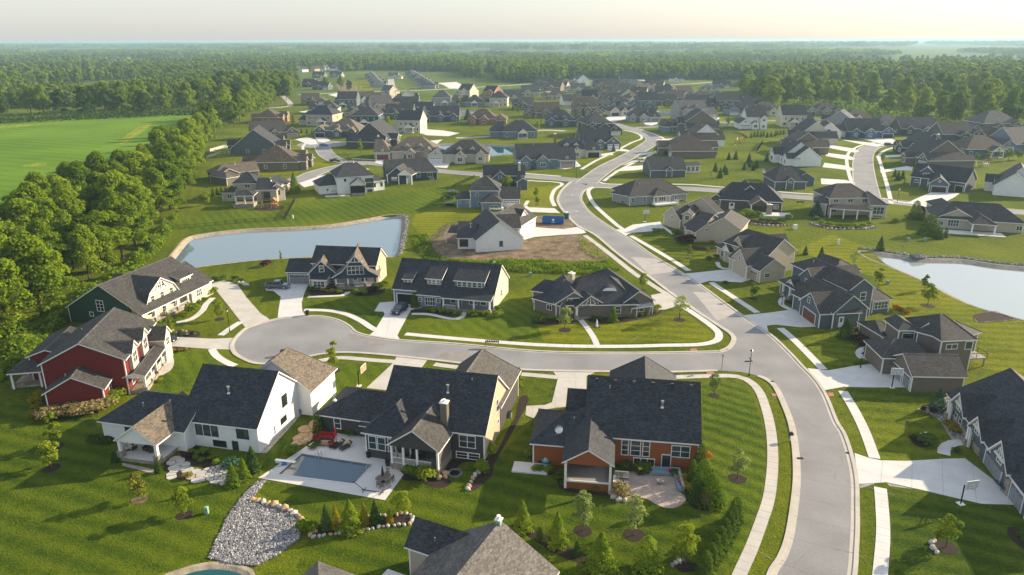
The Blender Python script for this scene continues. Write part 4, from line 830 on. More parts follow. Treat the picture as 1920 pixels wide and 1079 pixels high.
    for q in ((-2.65, -2.5,0,2.45),(2.5,2.65,0,2.45),(-2.65,2.65,2.3,2.45)): gd.box(q[0], q[1], -.1,0, q[2], q[3])
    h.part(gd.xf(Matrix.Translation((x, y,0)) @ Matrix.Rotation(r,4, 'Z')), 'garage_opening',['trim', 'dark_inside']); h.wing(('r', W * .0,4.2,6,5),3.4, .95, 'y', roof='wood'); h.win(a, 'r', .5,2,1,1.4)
    # tan ranch with the eyebrow dormer
    h = House('tan ranch house with white timbered gables and a small eyebrow dormer', 'taupe', 'black',(18.55,150,15.52,13.62,1.8))
    a = h.wing(h.base,3.0, .62, hl=4.5, hr=5.5); W, Dp = h.base[2], h.base[3]
    r_ = h.wing((23.64,154.19,7.92,20,16.3),3.0, .62, 'y', hr=3); l_ = h.wing((12.14,149.76,8.21,12,6.3),3.1, .62, 'y'); pg = h.wing((15.56,145.26,6.73,5,16.1),2.9, .65, 'y', walls=False, wall='taupe')
    w_ = h.wing((9.35,148.42,7.71,7.17,-40.9),2.8, .55, hl=3.5); h.wing((8.06,154.6,5.83,6.65,-26),2.9, .55, hl=2)
    h.truss(pg, 'f',3.1,4.6,1.4); X = h.w[pg][0][3] / 2; Yp = -h.w[pg][0][4] / 2
    for x in (-X + .5, X - .5): h.post(pg, x, Yp + .5,0,2.85, .4, base=1.0)
    h.slab(pg, -X + .3, X - .3, Yp + .3,2.3,0, .3, 'stonework'); px, py = h.loc(pg, .6,2.3); link('window', win_mesh(2.0,1.3,2,2, 'trim', True)[0], h.root,(px, py,1.8), h.w[pg][0][2]); h.slab(pg, -X + .3, X - .3,2.35,2.5,0,3.1, h.wall, 'porch_back')
    h.win(l_, 'f', .5,3.6,2.4,1.0,1,1); h.win(r_, 'f', .55,1.5,2.0,1.3,2,2); x, y, r = h.at(r_, 'f', .55)
    aw = MB(); [aw.poly([(-2.4 + i * .6, -1.3,2.25),(-1.82 + i * .6, -1.3,2.25),(-1.82 + i * .6,0,3.0),(-2.4 + i * .6,0,3.0)]) for i in range(8)]; aw.box(-2.4,2.38, -1.32, -1.2,2.1,2.24,1); aw.tube((-2.2, -.1,0),(-2.2, -1.1,2.1), .09, n=4, mat=1); aw.tube((2.2, -.1,0),(2.2, -1.1,2.1), .09, n=4, mat=1)
    h.part(aw.xf(Matrix.Translation((x, y,0)) @ Matrix.Rotation(r,4, 'Z')), 'awning',['metal_roof', 'trim'])
    h.win(a, 'f', .72,1.7,1.1,1.4); h.win(w_, 'f', .6,1.6,1.2,1.0,2,1); h.chimney(w_,1.0,4.2,7.4,1.1,1.0, 'wall_beige'); h.vent(l_, -.6,2, .5); h.vent(a, -2,2, .4, .1)
    px, py = h.loc(a, W * .12, -Dp * .25); z = h.rz(a, W * .12, -Dp * .25); eb = MB(); ar = [(math.cos(t * math.pi / 8) * 1.5, math.sin(t * math.pi / 8) * .75) for t in range(9)]
    for (x0, z0),(x1, z1) in zip(ar, ar[1:]): eb.poly([(px + x0, py - .3, z - .2 + z0),(px + x0, py + 2.5, z - .2 + z0 + .5),(px + x1, py + 2.5, z - .2 + z1 + .5),(px + x1, py - .3, z - .2 + z1)]); eb.poly([(px + x0, py - .3, z - .2 + z0),(px + x1, py - .3, z - .2 + z1),(px + x1 * .8, py - .32, z - .2 + z1 * .75),(px + x0 * .8, py - .32, z - .2 + z0 * .75)],1)
    eb.poly([(px + x * .8, py - .29, z - .2 + zz * .75) for x, zz in ar],2); h.part(eb, 'eyebrow_dormer',['roof_black', 'trim', 'trim'])
    # roof at the bottom edge
    h = House('grey brown shingled roof with pale ridge cap, nearest the camera', 'beige', 'weather',(-4.9,56.7,13.2,16.8, -26))
    a = h.wing(h.base,4.1, .6, 'y'); b = h.wing(('r', -6.0,7.2,7.6,4.7),4.0, .95, 'x', roof='dark'); e = h.wing(('r', -14.2, -3.2,6.5,6.5),3.0, .5, hl=3, hr=3)
    h.chimney(a,0,7.9,8.5, .5, .5, 'utility_green',6); h.slab(a, -12.0, -6.6, .4,4.7,0, .5, 'deck_concrete', 'terrace'); h.win(b, 'l', .5,2.6); h.vent(b, -.6, -1.2, .35, .09)
    # dark house at the lower right edge
    h = House('slate stone house with black roof, white gable brackets and grey garage doors', 'slate', 'black',(71.95,87.14,28.11,16,-101.9))
    a = h.wing(h.base,3.1, .62, hl=0); W, Dp = h.base[2], h.base[3]
    for x, w_ in ((-W * .30,5.4),(-W * .05,5.0),(W * .22,6.2)):
        k = h.wing(('r', x, -Dp / 2 + 5.8, w_,12.4),3.25,1.0, 'y', z0=2.5, th=.3); h.truss(k, 'f',3.9, w_ * .5, w_ * .26); h.win(k, 'f', .5,3.55,1.3, .8,2,2)
    h.wing(('r', -W * .28,9,7,12),3.3, .75, 'y'); h.wing(('r', .5,9,7,12),3.3, .75, 'y')
    h.garage(a, 'f', .64,5.2,2.3, 'garage_grey'); h.garage(a, 'f', .90,3.4,2.3, 'garage_grey'); h.win(a, 'f', .12,1.7,1.6,1.5,2,2); h.win(a, 'f', .2,1.7, .9,1.5); h.door(a, 'f', .36, .2)
    st = h.slab(a, W * .285, W * .325, -Dp / 2 + .2, -Dp / 2 + .6,0,2.7, 'stonework', 'stone_pier'); h.slab(a, -W / 2 + .3, -W * .02, -Dp / 2 + .36, -Dp / 2 + .5,0,1.1, 'stonework', 'stone_base')
    for x in (-W * .41, -W * .13): h.post(a, x, -Dp / 2 - .1,0,3.0, .45, base=1.0); h.post(a, x + .6, -Dp / 2 - .1,0,3.0, .3)
    # tan two-storey house
    h = House('tan two storey house with hipped roofs, low front garage and rear deck', 'taupe', 'char',(69.61,112.55,8.92,8.23,-3))
    g = h.wing(h.base,3.0, .55); h.wing(('r', -2.2,6.6,8.5,8),3.2, .5, hl=3.5, hr=2); m = h.wing((76.13,121.99,6.71,11,5.5),6.0, .5, 'x', hl=3, hr=3)
    f = h.wing((70.54,123.89,4.23,5.6,-0.5),6.0, .5, 'y', hl=2); h.wing((76.12,121.98,4.91,9,-49),5.98, .5, hl=3, hr=3); lo = h.wing((68.84,129.13,3.12,8,9),3.2, .4, hl=1, hr=1); rr = h.wing((79.61,123.47,5.82,7,27.4),5.4, .45, hl=2, hr=3)
    h.garage(g, 'l', .3,4.6,2.2, 'garage_grey'); h.garage(g, 'l', .75,2.8,2.2, 'garage_grey'); h.win(f, 'f', .5,4.6,2.0,1.4,1,1); h.win(lo, 'f', .6,1.5,1.8,1.3,2,1); h.win(m, 'f', .35,4.7,1.9, .8,2,1); h.win(m, 'f', .86,4.8,1.2,1.3,1,1); h.win(m, 'r', .4,4.6,1.2,1.4); h.win(m, 'r', .4,1.8,1.2,1.4)
    for t in (-1.2,1.2): h.post(lo, t, -h.w[lo][0][4] / 2 + .3,0,3.0, .3, base=.9)
    x, y, r = h.at(m, 'r', .35); T = Matrix.Translation((x, y,0)) @ Matrix.Rotation(r,4, 'Z'); k = MB(); k.box(-2.4,2.4, -4.0,0,1.5,1.7); [k.box(a_ - .1, a_ + .1, b_ - .1, b_ + .1,0,1.5) for a_ in (-2.2,2.2) for b_ in (-3.8, -.3)]; h.part(k.xf(T), 'deck', 'grey_deck')
    k = MB(); [k.tube((p[0], p[1],2.6),(q[0], q[1],2.6), .05, n=4) for p, q in (((-2.4,0),(-2.4, -4)),((-2.4, -4),(2.4, -4)),((2.4, -4),(2.4,0)))]; [k.tube((p[0], p[1],1.7),(p[0], p[1],2.6), .05, n=4) for p in ((-2.4, -2),(-2.4, -4),(0, -4),(2.4, -4),(2.4, -2))]; h.part(k.xf(T), 'deck_railing', 'black_trim')
    # grey house with brown garage doors
    h = House('slate grey house with brown garage doors and white trimmed gables by the right pond', 'slate', 'char',(64.17,136.8,9.83,9,-74.1))
    g = h.wing((65.15,141.81,8.94,9,-83.9),3.1, .7, 'y'); W = h.w[g][0][3]
    r_ = h.wing((66.07,144.18,9.04,13,17.1),3.3, .75, 'y'); m = h.wing((69.49,152.66,6.53,20,14.5),6.2, .72, 'y', hr=4)
    u = h.wing((69.78,153.45,5.82,12,-76.9),5.6, .85, 'y', z0=2.6); l_ = h.wing((67.31,155.58,9.47,12,-79.4),3.0, .6, hl=5); s_ = h.wing((77.08,148.93,4.93,7,15.1),3.0, .55, 'x', hr=2.4); e = h.wing((63.61,155.55,2.74,4,-75),3.4, .9, 'y', walls=False)
    h.garage(g, 'f', .5,5.0,2.2, 'garage_brown'); h.garage(r_, 'l', .78,2.8,2.2, 'garage_brown'); h.win(g, 'f', .4,4.3, .8,1.1); h.win(u, 'f', .5,4.6,1.3,1.6,2,2); h.win(m, 'f', .6,4.6,1.2,1.6); h.door(r_, 'f', .25, .1, 'door_white'); h.win(s_, 'f', .5,1.7,3.2,1.4,4,2)
    for t in (-2.4, .4,2.8): h.post(l_, t, -h.w[l_][0][4] / 2 + .1,0,2.9, .4, base=1.0)
    h.vent(m, -1,5, .5); h.vent(l_,0,1, .4)
    # tan house
    h = House('tan house with brown shingle gables and two tan garage doors above the drive', 'beige', 'char',(59.57,168,11.2,10,-65.7))
    r_ = h.wing((60.15,173.18,7.95,13,18.2),3.1, .66, 'y'); g = h.wing((58.46,173.26,7.94,6,-79.1),3.5, .8, 'y'); m = h.wing((62.92,180.64,10.27,15,30.1),5.2, .68, 'y', hr=3); u = h.wing((63.65,181.57,6.23,13,-80.2),5.2, .85, 'y', z0=2.5); l_ = h.wing((60.69,186.25,9.17,11,-72.7),3.0, .6, hl=4); s_ = h.wing(('r',9,14,8,8),4, .6, hr=3)
    h.garage(r_, 'l', .33,4.8,2.2, 'garage_tan'); h.garage(r_, 'l', .82,2.6,2.2, 'garage_tan'); h.win(u, 'f', .5,4.2,1.1,1.5); h.win(g, 'f', .45,4.2, .7, .9); h.win(r_, 'f', .3,1.7,1.4, .9); h.win(l_, 'f', .3,1.6,1.0,1.3); h.win(l_, 'f', .55,1.6,1.0,1.3); h.vent(m,1.5, -3, .5)
    h.wing((56.85,183.26,3.76,4,-71.1),3.4, .9, 'y', walls=False)
    # beige house
    h = House('greige house with dark brown roof, white garage and purple shrub by its porch', 'beige', 'char',(53.39,205.61,8.69,9,23.8))
    a = h.wing((54.91,207.75,7.64,9,8.4),3.0, .7, 'y'); m = h.wing((62.58,207.81,10.17,14,-26),4.6, .62, 'y', hr=3); k = h.wing((57,209.65,4.89,14,-50.7),3.0, .6); g = h.wing((52.95,223.39,8.31,9,-60.6),3.2, .8, 'y', hr=3); up = h.wing((54.8,221.04,3.65,11,-23.8),5.2, .6, 'y', z0=2); dz = h.wing((59.61,223.76,2.85,14,29.8),5.6, .5, 'x', wall='beige')
    h.garage(g, 'l', .5,4.4,2.1); h.win(g, 'f', .5,3.2, .7, .8); h.win(a, 'f', .7,1.5,1.6,1.4,2,1); h.win(a, 'f', .5,3.7,1.4, .5,2,1); h.win(up, 'f', .5,4.2,1.2,1.2); h.win(k, 'f', .6,1.5,1.2,1.4); h.vent(m,0,2, .5)
    # grey ranch with hipped roof
    h = House('light grey ranch with broad dark hipped roof and white rear deck', 'grey', 'char',(49.64,262.83,22.81,15.98,15.7))
    a = h.wing(h.base,3.2, .55, hl=6, hr=7); l_ = h.wing((42.08,259.69,9.9,9,-50.7),3.0, .5, hl=3, hr=2); b = h.wing((51.46,257.88,7.37,8,21.3),3.2, .55, 'y', hl=3)
    for t in (.06, .26): h.win(a, 'f', t,1.9, .9,1.4)
    h.win(a, 'f', .8,1.9, .8,1.3); h.win(a, 'f', .9, .6,1.6, .9,2,1); h.win(b, 'f', .5,1.9,2.6,1.7,3,1); h.win(b, 'f', .1,1.9,1.0,1.6); X = h.w[b][0][3] / 2; Yb = -h.w[b][0][4] / 2
    h.slab(b, -X - .4, X + 1.4, Yb - 2.6, Yb + .4, .3, .75, 'white_paint', 'deck'); h.rail(b,((-X - .4, Yb + .3),(-X - .4, Yb - 2.6),(X + 1.4, Yb - 2.6),(X + 1.4, Yb + .3)), .7, .9, step=.3); h.vent(a,1,1, .4); h.vent(a, -5, -2, .4)
    # charcoal two-gable
    h = House('charcoal house with steep dark roof and pale rear patio with stone fireplace', 'dkgrey', 'black',(82.48,250.89,20.95,13.89,-15.4))
    a = h.wing(h.base,3.4, .7, hl=4, hr=6); d1 = h.wing((82.29,254.26,6.32,12,-9.4),5.2, .8, 'y', z0=2); pg = h.wing((82.63,242.29,6.46,7,-8.3),3.0, .65, 'y', walls=False, wall='dkgrey', roof='wood'); l_ = h.wing((72.84,253.12,5.04,9,-33.2),3.0, .7, 'y'); X = h.w[pg][0][3] / 2; Yb = -h.w[pg][0][4] / 2
    h.win(d1, 'f', .5,4.3,1.6,1.0,2,1); h.win(l_, 'f', .5,1.5,1.2,1.4); h.door(a, 'f', .2, .2, 'door_white',1.6); h.win(a, 'f', .9,1.7,1.4,1.4)
    for x in (-X + .4, X - .4): h.post(pg, x, Yb + .4,0,2.9, .3)
    h.slab(pg, -X, X + 6.5, Yb - 4.0, Yb + 1.2,0, .5, 'deck_concrete', 'patio'); h.chimney(pg, X - .6, Yb - 1.6,3.6,1.6, .9)
    # cream two storey
    h = House('cream two storey house with tiered dark hipped roofs facing the right pond', 'beige', 'char',(110.63,243.36,14.72,13,2.3))
    a = h.wing(h.base,5.8, .55, hl=5, hr=5); r_ = h.wing((119.4,239.11,5.65,13,-9.1),4.2, .5, hl=0, hr=5); l_ = h.wing((102.95,241.36,4.38,10,-23.2),4.0, .5, hl=3.5); b = h.wing((109.47,233.44,12.71,5,-18.8),3.2, .35, hl=2, hr=2, walls=False)
    for t in (.16, .5, .84): h.win(a, 'f', t,4.8,1.5,1.0,2,1)
    for t in (.13, .84): h.win(a, 'f', t,1.7,1.5,1.3,2,1)
    h.win(r_, 'f', .5,2.4,3.2,2.2,3,2); h.win(r_, 'f', .5, .5,2.6, .6,3,1)
    for x in (-6, -2,2,6): h.post(b, x, -h.w[b][0][4] / 2 + .4,0,3.1, .35)
    h.vent(a,0,1, .4); h.vent(a,2,1, .4)
    # long ranch at right edge
    h = House('long taupe ranch with charcoal hipped roof and a rear patio at the right edge', 'beige', 'char',(142.84,222.73,24.4,14.93,-18.9))
    a = h.wing(h.base,3.1, .55, hl=6, hr=6); p = h.wing((140.65,215.13,6.91,8,-17.5),3.0, .55, 'y', hl=4, walls=False); l_ = h.wing((136.29,222.86,9.16,12,-105.5),3.0, .5, hl=4); h.wing((139.9,234.99,6.89,12,-13.9),3.6, .6, 'y', hr=4)
    h.win(a, 'f', .22,1.8,2.9,1.9,4,2); h.win(a, 'f', .08,1.5,1.2,1.2,2,1); h.win(a, 'f', .95,1.5,1.4,1.3,2,1); X = h.w[p][0][3] / 2; Yb = -h.w[p][0][4] / 2; h.post(p, -X + .5, Yb + .5,0,2.9, .4); h.post(p, X - .5, Yb + .5,0,2.9, .4); h.slab(p, -X - 8, X + 2, Yb - 2, Yb + 3,0, .12, 'concrete', 'patio'); h.vent(a, -3,2, .5); h.vent(a,1,2, .5)
    # white house under construction
    h = House('new white house with dark roof on the bare soil plot', 'white', 'dark',(-5.37,199.83,13.13,16,14.1))
    a = h.wing((-5.25,203.17,13.75,17,13.6),3.4, .72, 'y'); b = h.wing((-12.53,202.93,5.3,12,-0.8),3.2, .55, 'x', hl=0); c = h.wing((-16.42,205.84,3.15,5,-12),3.0, .25, typ='shed', walls=False); g = h.wing((-0.92,218.79,14.7,13,68.3),3.2, .6, 'x', roof='char'); u = h.wing((-1.3,207.3,6.74,9,9.8),4.4, .7, 'x', roof='char', z0=2)
    h.win(a, 'f', .53,2.0, .8,1.4,1,1, 'black_trim'); h.win(b, 'f', .35,1.7,2.2,1.9,2,3, 'black_trim'); h.garage(g, 'f', .3,4.4,2.2); h.garage(g, 'f', .75,3.0,2.2); h.post(c, -2, -2,0,2.9, .2); h.post(c,2, -2,0,2.9, .2); h.vent(b,1, -2, .9); k = h.wing((1.75,219.61,4.15,5,58.6),4.6, .9, 'y', z0=3); h.win(k, 'f', .5,4.1,1.2, .9)
    # grey two storey behind it
    h = House('grey two storey house with brown lit hip and white garage beside the bend', 'bluegrey', 'char',(-9.2,256.62,10.81,13,-1))
    a = h.wing(h.base,6.0, .6, hl=5, hr=5); g = h.wing((-0.54,255.13,7.34,11,-1),3.1, .6, 'x'); f = h.wing((-6.68,248.94,7.57,8,-1),3.0, .6, 'x', hl=4, hr=4); l_ = h.wing((-17.35,253.88,4.98,8,9.4),3.0, .55, hl=3, hr=0)
    h.garage(g, 'f', .5,5.2,2.2); h.win(a, 'f', .25,4.6, .9,1.0); h.win(a, 'f', .3,1.4, .8,1.0); h.win(l_, 'f', .25,1.9, .6, .6,1,1); h.win(l_, 'f', .8,1.9, .6, .6,1,1)
    # house behind with cream right gable
    h = House('dark grey house with cream stone gable and chimney at the street corner', 'slate', 'black',(-2.91,293.04,16.79,9.2,-1.1))
    a = h.wing(h.base,4.4, .75); k = h.wing((-5.13,291.21,8.36,12,6.8),3.4, .75, 'y'); h.wing((3.23,286.52,5.05,10,11.8),3.2, .6, 'y'); h.win(k, 'f', .5,4.2,1.2,1.2); h.chimney(a,6, -2,9,1,1, 'wall_cream'); h.win(a, 'r', .5,3.5); x, y, r = h.at(a, 'r', .5); Y = h.base[3] / 2 - .42; cl = MB(); cl.poly([(-Y, -.015,0),(Y, -.015,0),(Y, -.015,4.4),(0, -.015,4.2 + .75 * Y),(-Y, -.015,4.4)]); h.part(cl.xf(Matrix.Translation((x, y,0)) @ Matrix.Rotation(r,4, 'Z')), 'gable_cladding', 'wall_peach')
    # white house with the tall window wall
    h = House('tall white house with black window wall and screened porch above the left pond', 'white', 'dark',(-61.78,283.51,14.45,15.22,22.2))
    a = h.wing(h.base,6.4, .55, hl=5, hr=5); r_ = h.wing((-54.01,285.78,5.81,10,34.7),3.8, .5, hr=4); l_ = h.wing((-71.63,280.78,7.39,12,24.7),3.2, .55, hl=5); p = h.wing((-58.01,275.38,5.85,7,9.4),4.0, .7, 'y', walls=False, wall='white')
    for cx_ in (.80, .88, .96): h.win(a, 'f', cx_,4.6, .85,1.3,1,1, 'black_trim'); h.win(a, 'f', cx_,2.7, .85,1.6,1,1, 'black_trim')
    for t in (.22, .62): h.win(a, 'f', t,5.2, .6, .9,1,1, 'black_trim')
    h.win(r_, 'f', .2,2.2, .7,1.3,1,1, 'black_trim'); h.win(r_, 'f', .75,2.2, .7,1.3,1,1, 'black_trim'); h.win(a, 'f', .88, .6,1.8, .8,2,1, 'black_trim'); h.door(l_, 'f', .45, .1, 'door_white'); X = h.w[p][0][3] / 2; Yb = -h.w[p][0][4] / 2
    h.slab(p, -X + .3, X - .3, Yb + .3, Yb + .4,1.0,3.7, 'dark_inside', 'screen'); h.slab(p, -X + .3, X - .3, Yb + .25,0,0,1.0, 'wall_grey', 'porch_base'); h.slab(p, -X - 9, -X, Yb - 1.2, Yb + 2,0, .12, 'concrete_old', 'patio')
    for t in (-X + .35,0, X - .35): h.post(p, t, Yb + .3,0,3.9, .16, 'black_trim')
    h.vent(a,1,0, .7)
    # cream house with the covered deck and playset
    h = House('cream two storey house with covered stone deck beside a cedar playset', 'beige', 'black',(-97.5,270.63,9.03,11,5.6))
    a = h.wing(h.base,6.0, .6, hl=4, hr=4); b = h.wing((-88.26,266.1,7.77,12,6.3),4.6, .55, hr=4); r_ = h.wing((-88.1,267.44,6.47,12,37),4.2, .7, 'y'); p = h.wing((-93.18,255.23,6.79,7,6.8),4.2, .4, hl=3, hr=3, walls=False); l_ = h.wing((-102.23,266.61,5.22,9,-1),3.2, .5, hl=4); s_ = h.wing((-90.51,276.17,10.94,10,79),3.6, .55)
    h.win(a, 'f', .6,5.0,1.8,1.0,2,1); h.win(b, 'f', .45,2.6,2.8,2.2,2,1, 'black_trim'); h.win(r_, 'f', .5,3.0,1.9,1.4,2,1, 'black_trim'); h.win(b, 'f', .45, .6,2.4, .9,3,1, 'black_trim'); X = h.w[p][0][3] / 2; Yb = -h.w[p][0][4] / 2
    h.slab(p, -X - .6, X - .4, Yb - .2,2,0,1.2, 'stonework', 'porch_base'); h.rail(p,((-X - .5, Yb - .1),(X - .5, Yb - .1)),1.2, .9, 'black_trim', .4); h.chimney(l_,3.4,0,5.0,1.2, .9)
    for x in (-X + .5,0, X - .5): h.post(p, x, Yb + .4,1.2,4.1, .35)
    h.win(l_, 'f', .6,1.8,1.4,1.2,2,1); h.vent(b,1, -1.5, .9); h.vent(a, -2, -1, .6)
    # brown-roofed ranch behind
    h = House('taupe ranch with weathered brown roof beside the tree belt', 'taupe', 'wood',(-116.84,310.87,17.68,11.68,29.9))
    a = h.wing(h.base,3.2, .55, hl=4, hr=0); h.wing((-121.1,308.26,14.11,9,-48.3),3.0, .5, hl=3); h.wing((-116.93,297.87,5.88,12,54.3),3.1, .55, 'y', hl=4); h.win(a, 'f', .2,1.7); h.win(a, 'f', .4,1.7); h.vent(a,0, -1, .8); h.win(a, 'r', .5,3); h.post(1 and 1, -2, -4,0,2.9, .3)
    # navy house left of the street
    h = House('navy house with white truss gable beside the narrow left street', 'navy', 'dark',(-42.62,308.37,21.57,13.63,16.1))
    a = h.wing(h.base,3.4, .7, hl=0, hr=4); f = h.wing((-45.42,300.96,8.92,11,-9.1),3.2, .8, 'y', roof='char'); e = h.wing((-42.16,296.27,6.09,6,-12.8),4.0, .7, 'y', walls=False); h.truss(e, 'f',4.1,3.2,1); h.win(f, 'f', .35,2,2,1.2,1,1); h.win(a, 'f', .85,2.2,2,1.6,2,1); h.win(a, 'f', .62,2.6,1.4,2.2,1,3); h.win(a, 'f', .88, .5,1.6, .7); X = h.w[e][0][3] / 2; h.post(e, -X + .3, -2.5,0,3.9, .3); h.post(e, X - .3, -2.5,0,3.9, .3)
    # charcoal houses right of the middle street
    h = House('charcoal house with pedimented garage wall and white sunroom by the right lawn', 'slate', 'dark',(65.43,315.82,15.69,14.68,3.7))
    a = h.wing(h.base,3.0, .62, 'x', hl=0); g = h.wing((67.15,315.14,13.41,12,-1.2),3.0, .62, 'x', hl=5, hr=5); p = h.wing((66.27,310.96,3.34,6,-1.2),3.2, .8, 'y'); s_ = h.wing((78.32,322.71,7.12,7,10.3),3.0, .35, wall='white'); [h.win(s_, 'f', t,1.6,1.3,1.8,2,2) for t in (.2, .5, .8)]; h.win(p, 'f', .5,2.9,1.4, .3,1,1); h.vent(a,3, -1, .5)
    h = House('charcoal house with pedimented end wall and open porch beside the right street', 'slate', 'dark',(107.72,288.87,12.84,15.16,-1.1))
    a = h.wing(h.base,3.0, .65, hl=4, hr=4); p = h.wing((107.01,283.22,3.86,6,-1.1),3.2, .8, 'y'); l_ = h.wing((106.49,302.71,4.97,7,-1.2),3.0, .4, walls=False); [h.post(l_, x, -3,0,2.9, .25) for x in (-2.5,2.5)]; g = h.wing(('r',8,5,8,12),3.0, .6, 'y'); h.win(p, 'f', .5,2.9,1.2, .4,1,1); h.vent(a, -1, -2, .5)
    h = House('navy house with two dark garage doors at the right street corner', 'slate', 'black',(166.89,278.26,25.01,13.88,-69.8))
    a = h.wing((168.22,285.19,20.19,12.38,-48.3),3.6, .75); g = h.wing((163.02,278.68,7.19,10,-27.9),3.2, .75, 'y'); u = h.wing((163.76,289.4,5.12,9,-29.6),5.8, .8, 'y', z0=2.6); h.garage(g, 'f', .52,4.9,2.2, 'garage_dark'); h.win(g, 'f', .5,4.2, .6, .6); h.garage(a, 'f', .9,2.7,2.2, 'garage_dark'); h.win(u, 'f', .5,4.5,2.0,1.5,2,2); h.win(a, 'f', .12,2,1.4,1,3,1); [h.post(a, x, -h.w[a][0][4] / 2 + .2,0,3.5, .3, base=.9) for x in (-6, -3.2)]
near_houses()
# ---------------------------------------------------------------- the houses further off
def gen(p, ang, W, D, st, wall, roof, style, label, seed, gar='garage_white', s=1):
    """style letters: h hipped, g gabled, d dormers, r rear porch gable, c chimney, t two front gables, b big single gable"""
    q = random.Random(seed); a = ang + 90; W *= 1.12; D *= 1.12
    mw = W * .74; c_, s_ = math.cos(R(a)), math.sin(R(a)); ox = -s * (W - mw) / 2
    h = House(label, wall, roof,(p[0], p[1], W, D, a), small=True); h.base = (p[0], p[1], W, D, a)
    ze = 3.4 if st == 1 else 6.4; pt = q.uniform(.68, .82)
    hip = D * .42 if 'h' in style else 0
    m = h.wing(('r', ox,0, mw, D), ze, pt * (.85 if hip else 1), 'x', hip, hip)
    gz = 3.0; gd = D * .62
    g = h.wing(('r', s * (W / 2 - 3.7), -D * .12,7.4, gd + 3), gz, pt, 'y' if q.random() < .75 else 'x', *((0, hip * .6) if 'h' in style else (0,0)))
    h.garage(g, 'f', .5,4.9,2.2, gar)
    h.win(g, 'f', .5,3.9, .8, .7)
    fx = -s * W * q.uniform(.02, .08); fw = q.uniform(4.4,6)
    f = h.wing(('r', fx, -D * .42, fw, D * .55), gz if st == 1 else q.choice((gz,5.0)), pt * 1.15, 'y'); h.win(f, 'f', .5,1.8,1.7,1.5,2,1); h.win(f, 'f', .5,4.1, .8, .8)
    if 't' in style or st == 2:
        k = h.wing(('r', ox - s * mw * .3, -D * .4,4.6, D * .5), ze - (.0 if st == 1 else .6), pt * 1.1, 'y'); h.win(k, 'f', .5, ze - 1.4,1.4,1.3,2,1)
        if st == 2: h.win(k, 'f', .5,1.6,1.4,1.3,2,1)
    if 'r' not in style:
        k = h.wing(('r', ox + q.uniform(-.22, .22) * mw, D * .40, q.uniform(4.6,6.2), D * .5), ze - (0 if st == 1 else q.choice((0,2.4))), pt * 1.12, 'y'); h.win(k, 'b', .5,1.8,2.0,1.6,2,1); h.win(k, 'b', .5, ze - 1.0 if st == 2 else 4.2,1.0, .9)
        k = h.wing(('r', s * (W / 2 - 2.6), D * .30,5.0, D * .4),3.0, pt, 'y',0, hip * .5); h.win(k, 'b', .5,1.7,1.4,1.3,2,1)
    if 'd' in style:
        for x in (-.16, .12): k = h.wing(('r', ox + mw * x, -D * .22,2.4, D * .3), ze + 1.9, .8, 'y', z0=ze); h.win(k, 'f', .5, ze + 1.4, .9, .8)
    if 'r' in style:
        k = h.wing(('r', ox + q.uniform(-3,3), D * .5 + .8,5.4,5), gz, .7, 'y', walls=False); [h.post(k, x,2.1,0, gz, .25) for x in (-2.3,2.3)]; h.slab(k, -2.6,2.6, -2,2.4,0, .4, 'concrete_old')
    for i in range(4):
        if not ('r' in style and i == 1): h.win(m, 'b', .12 + .25 * i,1.7, q.choice((1.0,1.6)),1.4, q.choice((1,2)),1)
        if st == 2: h.win(m, 'b', .15 + .23 * i,4.6,1.0,1.2)
    for sd in 'lr':
        h.win(m, sd, q.uniform(.3, .45),1.7,1.0,1.3); h.win(m, sd, q.uniform(.6, .75),1.7,1.0,1.3)
        if st == 2: h.win(m, sd, .5,4.6,1.0,1.2)
    h.door(m, 'f', .5 + s * .2, .2); h.vent(m, q.uniform(-3,3), q.uniform(-2,2) if not hip else .5, .6)
    if 'c' in style: h.chimney(m, -s * (mw / 2 - 1.2), D * .2, ze + pt * D / 2 + .6,1.0, .9, q.choice(('stonework', 'brick')))
    h.root.scale = (1.16,1.16,1.16)
    GN[0] += 1; L = 1.0 * max(W, D); lw = [(p[0] + L * math.cos(k * .7854 + .2) * q.uniform(.75,1.2), p[1] + L * math.sin(k * .7854 + .2) * q.uniform(.75,1.2)) for k in range(8)]
    sheet('lawn', lw, .004 + GN[0] * .00012, q.choice(('lawn_a', 'lawn_b', 'lawn_d', 'lawn_e', 'grass')),2)
    return h
GN = [0]
